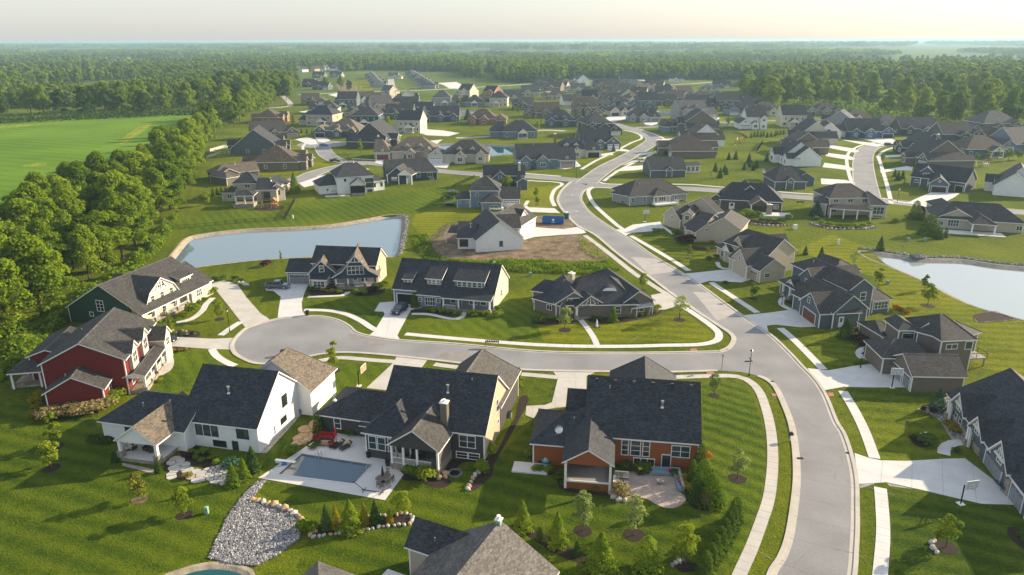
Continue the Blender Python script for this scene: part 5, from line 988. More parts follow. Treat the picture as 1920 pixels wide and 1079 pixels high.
FR = [
 ((-142.4,448.4), -65,21,13,1, 'taupe', 'char', 'gt', 'taupe house with white trimmed twin gables and tan garage at the far cul-de-sac', 'garage_tan',1),
 ((-104.4,457.8), -95,22,15,1, 'slate', 'wood', 'hdt', 'blue grey gabled house with weathered brown roof beyond the far cul-de-sac', 'garage_dark', -1),
 ((-132.5,518.8),80,21,14,2, 'beige', 'black', 'hr', 'cream two storey house, rear porch side, with black hip roof above a hedge', 'garage_white',1),
 ((-149.6,606), -85,18,14,1, 'cream', 'char', 'hd', 'cream brick house with brown hip roof behind the two storey cream house', 'garage_white', -1),
 ((-172.6,541.2),0,20,14,1, 'brick', 'brown', 'ht', 'brown brick house tucked against the tall trees at left', 'garage_brown',1),
 ((-132.4,389.9),10,22,18,1, 'slate', 'dark', 'gt', 'black roofed house beside the white garden pergola', 'garage_white',1),
 ((-106.8,339.5),5,19,17,1, 'taupe', 'brown', 'ht', 'brown roofed taupe house on the corner of the left cul-de-sac', 'garage_dark',1),
 ((-76,413.4),170,22,17,1, 'dkgrey', 'dark', 'gt', 'charcoal house with tall white edged gables by the navy two storey', 'garage_dark',1),
 ((-51.7,369.4), -88,24,15,1, 'beige', 'wood', 'hdt', 'beige house with weathered brown roof and brown garage doors', 'garage_brown', -1),
 ((-25.2,358.4), -90,23,15,1, 'cream', 'char', 'hdt', 'cream stone house with white garage at the left of its front', 'garage_white', -1),
 ((-101.5,511.1),90,20,14,2, 'navy', 'dark', 'hr', 'navy two storey house with tall lit window facing the estate', 'garage_white',1),
 ((-65.9,479),80,16,12,2, 'cream', 'dark', 'gr', 'cream gabled two storey house with small white porch', 'garage_white',1),
 ((-86.9,565.2), -90,22,14,1, 'slate', 'char', 'gdt', 'dark house with white gable fronts and white garage left of the silver pond', 'garage_white', -1),
 ((-51.4,544.6), -90,22,13,1, 'slate', 'dark', 'gdt', 'navy stone house with long left garage wing in front of the silver pond', 'garage_dark', -1),
 ((-16.4,525.3), -92,21,14,1, 'brick', 'brown', 'ht', 'brown brick house with brown hip roof by the silver pond', 'garage_brown',1),
 ((1,449.5),92,22,15,1, 'bluegrey', 'black', 'hrt', 'blue grey house with rear sunroom on the lawn above the teal pond', 'garage_white',1),
 ((36.7,510), -90,22,14,1, 'slate', 'dark', 'hdt', 'slate stone house with arched entry and pale double garage', 'garage_tan',1),
 ((22.7,569.4),95,20,14,1, 'taupe', 'brown', 'gt', 'brown gabled house among small garden trees in the middle', 'garage_white',1),
 ((9.5,633.5),90,14,12,1, 'dkgrey', 'grey', 'gt', 'small dark gabled house behind the brown gabled one', 'garage_white',1),
 ((-13.5,666.1),85,17,13,2, 'cream', 'char', 'hr', 'sunlit cream two storey house with stone chimney right of the silver pond', 'garage_white',1),
 ((-58.4,673.6),90,18,13,2, 'grey', 'grey', 'hr', 'grey two storey house at the far bank of the silver pond', 'garage_white', -1),
 ((-35.2,667),90,17,13,1, 'bluegrey', 'char', 'hr', 'pale blue house with lit right wall at the far bank of the silver pond', 'garage_white',1),
 ((-45.9,769.6),60,15,12,2, 'cream', 'dark', 'gt', 'cream house with three stepped white gables by the far road', 'garage_white',1),
 ((-20.4,747),60,14,12,2, 'brick', 'black', 'gt', 'orange brick house with stepped gables near the far road', 'garage_white',1),
 ((-98.3,723.7),0,24,12,1, 'white', 'dark', 'g', 'long white house with plain black gable roof', 'garage_white',1),
 ((-100.9,658.8),90,20,13,1, 'cream', 'brown', 'hr', 'cream house with brown hip roof and long white garden wall', 'garage_white',1),
 ((-134,712.5), -60,17,12,1, 'white', 'char', 'gt', 'white house with rust brown entry gables', 'garage_white',1),
 ((-143.8,655.1),90,18,13,2, 'slate', 'dark', 'gr', 'dark grey gabled house with cream end wall near the playing field', 'garage_white',1),
 ((-124.3,766),60,12,11,2, 'beige', 'grey', 'g', 'beige gabled house below the row of grey bungalows', 'garage_white',1),
 ((-118.5,582.8),90,15,13,1, 'beige', 'dark', 'h', 'small house with black pyramid roofs behind the navy two storey', 'garage_white',1),
 ((54.1,458.6), -80,18,14,2, 'dkgrey', 'dark', 'h', 'dark brown two storey house with charcoal hip roof by the middle bend', 'garage_white',1),
 ((46.2,399.6), -85,17,13,1, 'slate', 'black', 'gt', 'black roofed house with open white garage at the middle bend', 'garage_white',1),
 ((32.3,371), -85,18,12,1, 'cream', 'black', 'hdc', 'cream house with dormer, white chimney and two dark garage doors', 'garage_dark',1),
 ((15,341.4), -85,21,13,1, 'bluegrey', 'dark', 'gt', 'grey blue house with pale twin gables and tan garages at the street corner', 'garage_tan',1),
 ((93.7,536), -92,18,13,1, 'grey', 'char', 'ht', 'grey stone house with double grey garage facing the middle street', 'garage_grey',1),
 ((82.7,579.8), -80,15,12,1, 'cream', 'dark', 'ht', 'cream house with dark garage door left of the grey stone house', 'garage_dark', -1),
 ((75.9,616.2), -75,13,12,1, 'slate', 'dark', 'gt', 'slate house with nested white edged gables', 'garage_white',1),
 ((63.6,641.6), -70,14,12,1, 'grey', 'dark', 'gt', 'light grey house with two nested gables beside the upper street', 'garage_white',1),
 ((53.9,674.6), -80,15,12,1, 'white', 'dark', 'g', 'white house with black roof and parked cars at the upper street', 'garage_white',1),
 ((41,744.2),90,19,13,1, 'beige', 'brown', 'h', 'brown roofed bungalow by the pale side road', 'garage_white',1),
 ((16.2,789.2),90,20,13,1, 'beige', 'grey', 'gt', 'wide grey gabled bungalow below the far road', 'garage_white',1),
 ((87.7,976),20,15,12,2, 'white', 'grey', 'gd', 'white gabled barn style house with two dormers at the wood edge', 'garage_white',1),
 ((172.1,774), -80,17,13,1, 'cream', 'brown', 'g', 'house with broad sunlit brown roof and cream garage wall', 'garage_white', -1),
 ((179.8,731),90,16,12,1, 'grey', 'brown', 'h', 'brown roofed bungalow beside the sunlit brown roof', 'garage_white',1),
 ((193.3,723.7),90,15,12,1, 'grey', 'grey', 'ht', 'pale grey house with slate hip roof by the right wood', 'garage_white',1),
 ((198.4,698),90,16,12,1, 'grey', 'brown', 'gt', 'grey gabled house under the corner of the right wood', 'garage_white',1),
 ((156.6,653.7),90,21,12,1, 'taupe', 'dark', 'gt', 'long dark roofed house with cream end gable behind garden trees', 'garage_white',1),
 ((131.3,671.3),90,22,12,1, 'dkgrey', 'dark', 'gt', 'long dark roofed house behind the row of lime green trees', 'garage_white',1),
 ((133.1,549.7), -80,23,13,2, 'grey', 'grey', 'dt', 'grey house with white garages and a red car outside', 'garage_white',1),
 ((104.5,473.9),90,16,12,1, 'bluegrey', 'dark', 'h', 'sage blue low house with black hip roofs at the side street', 'garage_white',1),
 ((116.6,465),180,17,15,2, 'taupe', 'dark', 'g', 'taupe house with wide plain gable and two small windows', 'garage_white',1),
 ((106.4,413.1),180,18,14,1, 'white', 'brown', 'gt', 'brown roofed house with white rear wall beside the yellow swing set', 'garage_white',1),
 ((89,373.2),180,20,17,1, 'taupe', 'brown', 'ht', 'brown roofed house with small potted shrubs along its rear wall', 'garage_white',1),
 ((155.9,490.3), -92,14,11,2, 'white', 'char', 'g', 'plain white two storey house with small dark rear deck', 'garage_white', -1),
 ((189.8,501.9),85,17,13,2, 'cream', 'char', 'gr', 'pale grey two storey house with steep gable and small rear deck', 'garage_white', -1),
 ((199,579.9), -90,20,13,1, 'cream', 'brown', 'hdt', 'cream house with timber dormer and white garage before the right wood', 'garage_white',1),
 ((236.6,578.5), -90,21,13,1, 'stone', 'char', 'ht', 'brown stone house with dark garage under the right wood', 'garage_dark', -1),
 ((175.4,580.7), -90,16,12,1, 'bluegrey', 'dark', 'gt', 'blue grey house with white framed gables left of the cream dormer house', 'garage_white', -1),
 ((232.9,517.2), -88,20,13,1, 'white', 'brown', 'h', 'white house with brown hip roof and dark garage door', 'garage_dark', -1),
 ((218.7,709.6),80,12,11,1, 'beige', 'grey', 'gc', 'beige gabled house with pale chimney touching the right wood', 'garage_white',1),
 ((210.4,443.6), -95,21,14,1, 'blue', 'dark', 'gt', 'bright blue house with stone gables and dark garages', 'garage_dark',1),
 ((248.5,455.7), -92,23,13,1, 'dkgrey', 'dark', 'gt', 'dark stone house with wide white garage at the head of the right street', 'garage_white',1),
 ((285.6,451.9), -90,24,16,2, 'taupe', 'grey', 'ht', 'large taupe house with grey hip roofs before the wood', 'garage_white', -1),
 ((261.4,388.1), -80,24,16,1, 'bluegrey', 'dark', 'gt', 'large dark roofed house at the right edge above the playset lawn', 'garage_white', -1),
 ((228.3,369.9),88,22,15,1, 'blue', 'brown', 'hrt', 'blue house with brown roof and white rear porch behind the playset', 'garage_white',1),
 ((208.5,372.2),178,16,15,1, 'green', 'dark', 'gt', 'dark green house with nested white edged gables', 'garage_white',1),
 ((195.7,339.1),182,17,17,1, 'taupe', 'char', 'gc', 'taupe house with broad grey chimney and brown gable', 'garage_white',1),
 ((189.5,273),150,14,12,1, 'white', 'dark', 'g', 'white gable ended house with two tiny windows at the right edge', 'garage_white',1),
 ((132.6,345.1),0,16,12,1, 'white', 'dark', 'gdt', 'white gabled house with black roof in the right row of houses', 'garage_white', -1),
 ((149.8,381.1),0,15,14,1, 'taupe', 'brown', 'gt', 'brown gabled house with solar panels in the right row', 'garage_white', -1),
 ((167.4,416),0,17,16,1, 'cream', 'dark', 'gt', 'black roofed cream house at the top of the right row', 'garage_white', -1),
 ((186.3,444.3), -20,16,13,1, 'white', 'brown', 'ht', 'white gabled house with brown hip roof behind the right row', 'garage_white', -1),
 ((176.8,552), -90,14,11,1, 'grey', 'dark', 'gt', 'small grey gabled house behind the plain white house', 'garage_white', -1),
]
for i, r in enumerate(FR): gen(*r[:9], i * 7 + 3, *r[9:])
ADD = [((34.5,923.5),90, 'behind the wide grey gabled bungalow'),((47.3,873),70, 'between the far road and the brown roofed bungalow'),((71.7,954), -80, 'just left of the barn style house'),((111.5,940.5),90, 'right of the barn style house'),((150.6,972.2), -90, 'under the thin tree row, left'),((170.2,937.1),80, 'under the thin tree row, right'),((149.3,712.7),90, 'left of the sunlit brown roof'),((213.7,819.7), -90, 'above the pale grey hip roofed house'),
 ((174.3,627),90, 'below the right wood corner, left'),((193.1,652.2),80, 'below the right wood corner, right'),((207.3,635.8), -90, 'behind the cream dormer house'),((-115,628.4),85, 'between navy two storey and brown hip roof'),((-101.3,604.2), -70, 'left of the dark gabled house'),((-152.7,713.3),90, 'behind the dark grey gabled house'),((-65.9,585.2), -90, 'between the two garage wing houses'),((-90.1,647.7),90, 'at the end of the white garden wall'),((56.9,568.2), -85, 'below the nested gables, street side'),((-1.9,719.4),90, 'right of the sunlit cream house'),((91.6,678.7), -85, 'behind the white garage with dark door'),((71.3,716.2),85, 'above the nested gables'),((109.6,629.6),90, 'above the grey stone house'),((-179.5,690.2), -80, 'behind the cream brick house'),((241,478.6), -90, 'between the bright blue and the dark stone house'),((254.6,427.6), -90, 'left of the large taupe house'),((207,470.8), -30, 'behind the right row top')]
for i,(p, an, l) in enumerate(ADD):
    w_, r_ = ('slate', 'taupe', 'beige', 'dkgrey', 'grey')[i % 5],('dark', 'char', 'brown', 'black', 'grey')[(i * 2) % 5]
    gen(p, an, rnd.uniform(16,20),13,1 + (i % 4 == 0), w_, r_, rnd.choice(('ht', 'gt', 'g', 'gdt')), '%s house with %s roof %s' % ({'dkgrey': 'dark grey'}.get(w_, w_), {'char': 'charcoal'}.get(r_, r_), l),200 + i)
# the cluster of bungalows at the far edge: each its own house
ROOFS = ['brown', 'grey', 'char', 'brown']; WALLS = ['beige', 'cream', 'grey', 'brick', 'taupe']
CL = [(57.1,891.7),(70.7,844.3),(88,817.7),(115.4,908.5),(127.8,887.8),(103.6,769.8),(112.3,740.9),(127.3,776.2),(148.1,867.5),(145.8,806.5),(152.5,782.5),(113.4,701.7),(84.2,742.2),(73.2,735.9),(171,848),(166.6,885.7)]
for i, p in enumerate(CL):
    gen(p, rnd.choice((-90,90,0,70, -70)), rnd.uniform(15,19),12,1, WALLS[i % 5], ROOFS[i % 4], rnd.choice(('h', 'g', 'gt', 'ht')), '%s bungalow with %s roof in the far cluster, %s' % (WALLS[i % 5], {'char': 'charcoal'}.get(ROOFS[i % 4], ROOFS[i % 4]),['nearest the grey bungalow', 'left of the barn style house', 'below the barn style house', 'at the wood edge', 'by the thin tree row', 'near its middle', 'in its lower row', 'facing the estate', 'at the far road', 'behind the sunlit gable', 'at its right end', 'lowest of all', 'above the cream house', 'beside the lime tree', 'rightmost at the road', 'under the tree row'][i]),100 + i)
def court(pts, ang, side):
    for i, p in enumerate(pts):
        gen(p, ang,15,12,1, 'grey', 'grey', 'gt', 'grey bungalow in the %s row of the far court, %s' % (side,['nearest', 'second from the near end', 'third from the near end', 'fourth from the near end', 'fifth from the near end', 'sixth from the near end', 'farthest'][i]),140 + i)
court([(-165.2,956.6),(-178.2,1016.5),(-192.9,1084.3),(-206.7,1145.2),(-218.2,1195.6)],0, 'left'); court([(-98.5,920.5),(-109.1,976.1),(-118.8,1025.5),(-129.5,1080.1),(-140.6,1140.7),(-150.9,1190.7),(-162,1245.3)],180, 'right')
gen((-175.2,1159.1), -90,16,12,1, 'cream', 'grey', 'g', 'pale house closing the end of the far court',160)
for p, l, w_ in (((228.4,1056.6), 'small white gabled house on the far roadside lawn', 'white'),((251.1,911.2), 'blue grey gabled house against the corner of the right wood', 'bluegrey'),((-224.9,907.2), 'dark farmhouse among trees across the far road', 'slate'),((-251.6,961.6), 'low maroon barn with white front across the far road', 'red'),((-300.5,1201.5), 'brown house in the hazy distance left of the court', 'taupe'),((-277.3,1217.4), 'grey house in the hazy distance left of the court', 'grey')):
    gen(p, -100,16,11,1, w_, 'char', 'g', l,170)

# ---------------------------------------------------------------- trees and plants
rg = np.random.default_rng(11)
def quads(name, C, Nn, size, mats, aspect=.75):
    """leaf sprays: one folded quad at each centre C with normal Nn"""
    n = len(C); t = rg.normal(size=(n,3)); u = np.cross(Nn, t); u /= np.linalg.norm(u, axis=1)[:, None] + 1e-9; v = np.cross(Nn, u)
    s = size[:, None]; b = rg.uniform(-.25, .25,(n,1)) * s
    V = np.empty((n,4,3)); V[:,0] = C - u * s * .5; V[:,1] = C - v * s * .5 * aspect + Nn * b; V[:,2] = C + u * s * .5; V[:,3] = C + v * s * .5 * aspect + Nn * b
    me = bpy.data.meshes.new(name); me.vertices.add(4 * n); me.vertices.foreach_set('co', V.reshape(-1).astype(np.float32))
    me.loops.add(4 * n); me.loops.foreach_set('vertex_index', np.arange(4 * n, dtype=np.int32)); me.polygons.add(n)
    me.polygons.foreach_set('loop_start', np.arange(0,4 * n,4, dtype=np.int32)); me.polygons.foreach_set('loop_total', np.full(n,4, np.int32))
    for m in ([mats] if isinstance(mats, str) else mats): me.materials.append(MATS[m])
    me.update(calc_edges=True); me.validate(); return me
def sph(n): d = rg.normal(size=(n,3)); return d / np.linalg.norm(d, axis=1)[:, None]
def crown_lobes(lobes, n, leaf, mat, name='crown', shell=.5):
    Rr = np.array([l[3] for l in lobes]); k = np.maximum(6,(n * Rr ** 2 / (Rr ** 2).sum()).astype(int)); Cs, Ns = [],[]
    for (x, y, z, r), m in zip(lobes, k):
        d = sph(m); d[:,2] = np.where(d[:,2] < -.35, -d[:,2], d[:,2]); rad = r * (1 - shell * rg.random(m) ** 2.2)
        p = d * rad[:, None] * np.array([1,1, .85]) + (x, y, z); nn = d * .75 + rg.normal(size=(m,3)) * .55 + (0,0, .25)
        Cs.append(p); Ns.append(nn / np.linalg.norm(nn, axis=1)[:, None])
    C, Q = np.concatenate(Cs), np.concatenate(Ns)
    return quads(name, C, Q, leaf * rg.uniform(.6,1.35, len(C)), mat)
def trunk_mesh(h, r, limbs, spread, name='trunk', lean=.0):
    b = MB(); x = 0; pts = [(rnd.uniform(-lean, lean) * i, rnd.uniform(-lean, lean) * i, h * i / 3) for i in range(4)]; pts[0] = (0,0,0)
    for i in range(3): b.tube(pts[i], pts[i + 1], r * (1 - i * .25), r * (.75 - i * .25),6)
    for k in range(limbs):
        a = 6.2832 * k / max(1, limbs) + rnd.uniform(-.4, .4); z = h * rnd.uniform(.45, .9); b.tube((pts[1][0] * z / h, pts[1][1] * z / h, z),(math.cos(a) * spread, math.sin(a) * spread, z + spread * rnd.uniform(.6,1.1)), r * .4, r * .12,5, cap=False)
    return b.mesh(name, 'bark')
def wood_lobes(H, Rr, n, base=.10):
    L = []
    for i in range(n):
        f = rnd.random() ** .8; z = H * (base + (1 - base) * f * .93); e = math.sin(math.pi * min(1, .18 + f * .80)) ** .7; a = rnd.uniform(0,6.2832); d = Rr * e * rnd.uniform(.35, .85)
        L.append((math.cos(a) * d, math.sin(a) * d, z, Rr * rnd.uniform(.15, .36)))
    L.append((0,0, H * .34, Rr * .6)); L.append((rnd.uniform(-1,1), rnd.uniform(-1,1), H * .58, Rr * .5)); L.append((0,0, H * .85, Rr * .3)); return L
PRO = {}
def proto(key, fn, n=3): PRO[key] = [fn() for _ in range(n)]
def wood(mat, n=8000, leaf=.62): return lambda: (crown_lobes(wood_lobes(18,6.0,46), n, leaf, mat), trunk_mesh(12, .34,5,3.0))
proto('wood', wood('leaf_wood'),5); proto('wood_mid', wood('leaf_mid'),3); proto('wood_lime', wood('leaf_lime'),2); proto('wood_dark', wood('leaf_dark'),2)
def young(mat, n=1500, leaf=.25, up=1.0, lob=15): return lambda: (crown_lobes([(x * .36, y * .36,1.7 + (z - 4) * .30 * up, r * .36) for x, y, z, r in wood_lobes(14,4.6 / up ** .5, lob, .12)], n, leaf, mat), trunk_mesh(3.6, .075,5, .9))
proto('young_mid', young('leaf_mid')); proto('young_lime', young('leaf_lime')); proto('young_pale', young('leaf_pale',1300)); proto('young_tall', young('leaf_lime',1500, .25,1.5)); proto('young_gold', young('leaf_olive',1200),2); proto('young_sparse', young('leaf_pale',750, .2),2); proto('young_dry', young('leaf_dry',600),1)
def conifer(mat, H=4., r=1.15, n=2300, leaf=.22, fat=1.0):
    def f():
        z = rg.random(n) ** 1.25; a = rg.uniform(0,6.2832, n); wob = 1 + .16 * np.sin(a * 5 + z * 22) + rg.normal(size=n) * .10
        rad = r * (1 - z) ** (.85 / fat) * wob * (1 - .35 * rg.random(n) ** 2); C = np.stack([np.cos(a) * rad, np.sin(a) * rad, .12 + z * H],1)
        nn = np.stack([np.cos(a) * .8, np.sin(a) * .8, np.full(n, .45)],1) + rg.normal(size=(n,3)) * .4; nn /= np.linalg.norm(nn, axis=1)[:, None]
        return quads('foliage', C, nn, leaf * rg.uniform(.6,1.3, n) * (1.1 - .5 * z), mat), trunk_mesh(H * .7, .08,0,0)
    return f
proto('conifer', conifer('leaf_conifer'),3); proto('conifer_green', conifer('leaf_mid'),2); proto('conifer_gold', conifer('leaf_gold',4,1.0,1500, .22),2); proto('arborvitae', conifer('leaf_dark',4,1.0,2000, .22,2.2),2); proto('arbor_green', conifer('leaf_mid',4,1.15,2200, .22,1.8),2); proto('spruce', conifer('leaf_bluegreen',4,1.5,2200, .23),1)
def shrub(mat, n=420, leaf=.16): return lambda: (crown_lobes([(rnd.uniform(-.25, .25), rnd.uniform(-.25, .25), .38 + rnd.uniform(-.05, .1), .42) for _ in range(5)], n, leaf, mat, 'foliage', .3), None)
for k, m in dict(shrub='leaf_mid', shrub_dark='leaf_dark', shrub_gold='leaf_gold', shrub_lime='leaf_lime', shrub_purple='leaf_purple', shrub_blue='leaf_bluegreen', shrub_dry='leaf_dry', shrub_orange='leaf_orange').items(): proto(k, shrub(m),2)
REAL = dict(wood=18, wood_mid=18, wood_lime=18, wood_dark=18, conifer=4.1, conifer_green=4.1, conifer_gold=4.1, arborvitae=4.1, arbor_green=4.1, spruce=4.1)
def plant(key, p, h, label, name, cat, group=None, wide=1.0, z=0.):
    cr, tr = rnd.choice(PRO[key]); H = REAL.get(key,5.6 if key.startswith('young') else .95); s = h / H
    if key == 'young_tall': s = h / 6.8
    o = thing(name, label, cat,(*p, z), rnd.uniform(0,6.28), group); o.scale = (s * wide, s * wide, s)
    link(cr.name.split('.')[0], cr, o)
    if tr: link('trunk', tr, o)
    return o
def ring(p, r=.85, mat='mulch'):
    b = MB(); n = 14; pts = [(p[0] + r * math.cos(6.2832 * k / n) * rnd.uniform(.9,1.1), p[1] + r * math.sin(6.2832 * k / n) * rnd.uniform(.9,1.1)) for k in range(n)]
    b.poly([(*q, .03) for q in pts]); kind(b.obj('mulch_ring', mat))
def yt(key, p, h, label, r=.9, wide=1.0, mat='mulch'):
    plant(key, p, h, label, 'young_tree', 'young tree', 'young trees on the lawns', wide)
    if r: ring(p, r, mat)
YT = [('young_lime',(-62.72,87.18),5.2, 'lime green young tree lower of two on the far left lawn',1.1,1.1),('young_tall',(-65.17,92.74),6.2, 'taller lime young tree behind its neighbour on the left lawn', .9,1.1),('young_gold',(-47.19,79.73),4.6, 'olive young tree below the white house porch',1.0,1.2, 'soil'),('young_lime',(-40.2,76.61),5.0, 'bright lime young tree beside the pale green utility box',1.0,1.05),
 ('young_lime',(-13.28,76.03),4.4, 'round lime tree at the end of the stone edged pool bed',0,1.15),('young_pale',(8.28,73.24),6.3, 'pale leaved young tree left of two below the brown house',1.1, .95),('young_pale',(14.2,72.42),6.3, 'pale leaved slim tree right of two below the stone patio',1.3, .85),('young_lime',(19.1,67.57),6.0, 'bright lime tree in a white stone ring near the pavement',0,1.1),
 ('young_pale',(29.63,84.04),5.2, 'pale flowering tree on the striped lawn right of the brown house',1.2, .95),('young_pale',(32.87,108.01),4.8, 'pale flowering tree behind the brown house near the corner', .9, .95),('young_lime',(49.38,70.12),5.2, 'lime yellow tree in a half ring of white stones',1.3,1.05),
 ('young_tall',(-31.2,117.9),6.6, 'upright lime tree on the front lawn by the wooden backboard',1.0,1.0),('young_tall',(1.08,109.21),5.4, 'narrow lime tree between the grey and the brown house',0, .75),('young_sparse',(34.6,142.2),6.6, 'airy young tree on the corner lawn of the tan ranch',1.3,1.3),('young_pale',(10.5,136.8),5.6, 'pale young tree in front of the ranch entry',1.3,1.25),('young_mid',(30.2,161.1),5.0, 'green young tree between pavement and ranch', .9,1.0),
 ('young_lime',(-61.1,143.5),5.4, 'lime tree on the lawn by the lamp and cul-de-sac',1.0, .9),('young_tall',(-67.7,135.6),5.0, 'narrow lime tree beside the green house porch', .8, .8),('young_tall',(-60.5,185.1),3.6, 'thin sapling on the pond lawn beside the navy garage', .4, .7),('young_gold',(46.9,187.2),4.4, 'yellow green sapling on the shaded roadside lawn', .9, .9),('young_mid',(53.9,155.3),4.6, 'sapling between two drives on the right of the street', .9, .9),
 ('young_gold',(52.9,191.3),2.4, 'low yellow tree beside the tan house',0,1.3),('young_lime',(90.2,150.1),6.0, 'lime tree in a mulch ring below the right pond',1.5,1.1),('young_mid',(95,160.4),4.6, 'small green tree close to the bank of the right pond', .8, .9),('young_sparse',(86.6,178.6),5.4, 'see-through sapling at the corner of the right pond',0, .8),('young_lime',(85.9,163.6),5.6, 'lime sapling behind the slate grey house',0, .9),
 ('young_lime',(-1.5,282.7),6.6, 'bright lime tree in front of the grey two storey house',0,1.3),('young_lime',(-107.7,255.3),6.4, 'lime tree at the foot of the tree belt left of the cream house',0,1.2),('young_mid',(8.9,266.3),4.6, 'small tree beside the walk of the corner house', .8,1.),('young_mid',(8.9,255.2),3.6, 'dark small tree by the white garage drive', .8, .9),
 ('young_lime',(-83.9,510.5),8.0, 'glowing lime tree beside the cream gabled house',0,1.2),('young_tall',(-77.7,380.9),8.5, 'upright lime tree in front of the charcoal gables',0,1.1),('young_tall',(-16.5,354.9),6.0, 'thin lime tree at the right end of the cream stone house',0, .7),('young_lime',(16.7,476.5),7.0, 'lime tree right of the blue grey house',0,1.),('young_gold',(73.4,377.3),4.5, 'young tree by the roadside white car',0, .8),
 ('young_gold',(-147.3,506),9.0, 'thin golden tree standing by the pale lane',0, .8),('young_sparse',(82.6,301.7),4.5, 'airy sapling on the middle back lawn',0,1.),('young_tall',(152.4,283.2),4.0, 'small green tree in front of the navy corner house',0,1.1),('young_lime',(104.7,498.1),5.0, 'small tree on the lawn of the sage blue house',0, .9),('young_gold',(116.7,504.2),6.0, 'golden tree before the grey house with a red car',0,1.1),
 ('young_lime',(145.5,503.3),6.5, 'yellow green tree left of the plain white house',0,1.1),('young_gold',(178.4,468.8),4.5, 'yellow tree beside the small dark deck',0,1.),('young_lime',(176,455.1),0.0 + 4.0, 'small lime tree on the deck corner of the pale grey house',0, .9)]
for t in YT: yt(*t)
def con(key, p, h, label, name='evergreen_tree', wide=1.0): plant(key, p, h, label, name, 'evergreen', 'garden evergreens', wide)
for a in [('conifer_green',(-36.49,82.84),3.6, 'green cone evergreen lowest of three by the flagstone terrace'),('conifer_green',(-35.58,84.44),3.2, 'lime tipped cone evergreen middle of three by the flagstone terrace'),('conifer',(-35.05,86.48),3.8, 'dark cone evergreen uppermost of three by the white house'),('arborvitae',(-47.69,86.04),2.0, 'small cone shrub at the corner post of the white porch'),('conifer',(-54.81,88.46),1.8, 'little dark evergreen left of the white porch'),
  ('conifer',(-22.15,74.01),3.4, 'olive evergreen at the left end of the pool bed', 'evergreen_tree', .8),('conifer_gold',(-21,74),3.2, 'golden cone evergreen second from the left in the pool bed', 'evergreen_tree', .9),('conifer_green',(-19.18,73.49),4.3, 'large green cone evergreen in the pool bed', 'evergreen_tree',1.2),('conifer_gold',(-17.75,74.6),3.2, 'golden cone evergreen in the middle of the pool bed', 'evergreen_tree', .9),('conifer',(-16.52,74.9),3.3, 'dark narrow evergreen in the pool bed', 'evergreen_tree', .8),('conifer_gold',(-14.82,75.09),1.9, 'short golden cone evergreen toward the right of the pool bed'),
  ('conifer_green',(1.16,73.48),4.2, 'lime cone evergreen at the left end of the lower hedge bed', 'evergreen_tree',1.0),('conifer_green',(5.11,70.74),4.6, 'tall green cone evergreen in the lower hedge bed', 'evergreen_tree', .95),('conifer_green',(9.61,66.75),4.8, 'broad green cone evergreen below the pale trees', 'evergreen_tree',1.3),('arbor_green',(14.61,66.21),4.6, 'wide loose evergreen near the bottom centre lawn', 'evergreen_tree',1.25),('arborvitae',(3.12,71.7),1.7, 'tiny dark cone in the lower hedge bed, left'),('arborvitae',(7.16,68.88),1.9, 'tiny dark cone in the lower hedge bed, right'),
  ('arbor_green',(23.61,83.58),3.2, 'slim evergreen against the brown house corner', 'evergreen_tree', .8),('arborvitae',(24.95,85.07),4.6, 'dark tall evergreen at the brown house corner', 'evergreen_tree', .9),('arborvitae',(22.98,78.87),4.8, 'narrow dark evergreen at the patio edge', 'evergreen_tree', .8),('arbor_green',(24.84,82.35),4.0, 'rounded green evergreen upper in the bed right of the patio', 'evergreen_tree',1.35),('arbor_green',(24.86,78.63),4.2, 'rounded green evergreen lower in the bed right of the patio', 'evergreen_tree',1.5),
  ('conifer_green',(20.8,141.5),3.4, 'cone evergreen by the ranch porch', 'evergreen_tree',1.1),('spruce',(66.45,103.01),3.6, 'blue green spruce in the gravel bed of the stone house', 'evergreen_tree',1.),('conifer',(64.6,132.2),4.2, 'dark spruce on the lawn left of the tan two storey house', 'evergreen_tree',1.3),('conifer',(78.9,190.4),2.6, 'small dark evergreen behind the tan house'),('conifer',(81.9,187.3),3.2, 'dark evergreen in a mulch ring behind the tan house'),
  ('conifer_green',(-82.7,277.8),8.0, 'tall golden green evergreen right of the cream house', 'evergreen_tree',1.0),('arborvitae',(129.6,231.3),6.0, 'dark column evergreen on the slope near the long ranch', 'evergreen_tree',1.3),('arborvitae',(123.5,211.6),6.0, 'wide dark evergreen at the left end of the long ranch', 'evergreen_tree',1.9),('arborvitae',(123.7,206.6),3.4, 'dark round evergreen lower left of the long ranch patio', 'evergreen_tree',1.6),('arborvitae',(126.3,207.8),3.0, 'small dark evergreen right of its larger neighbour'),('arborvitae',(-44.7,371),7.0, 'green column evergreen before the beige brown roofed house', 'evergreen_tree',1.2),('conifer',(-31.8,547.7),8.0, 'dark evergreen between the white house and the silver pond', 'evergreen_tree',1.3)]: con(*a)
for i, p in enumerate([(26.73,74.96),(25.88,73.54),(25.11,72.36),(24.3,71.01),(23.46,69.7),(22.63,68.62),(21.79,67.21),(20.82,65.67)]): con('arborvitae', p, rnd.uniform(2.9,3.5), 'dark round topped evergreen in the screen beside the pavement, %s' % ['uppermost', 'second from the top', 'third from the top', 'fourth from the top', 'fourth from the bottom', 'third from the bottom', 'second from the bottom', 'lowest'][i], wide=1.25)
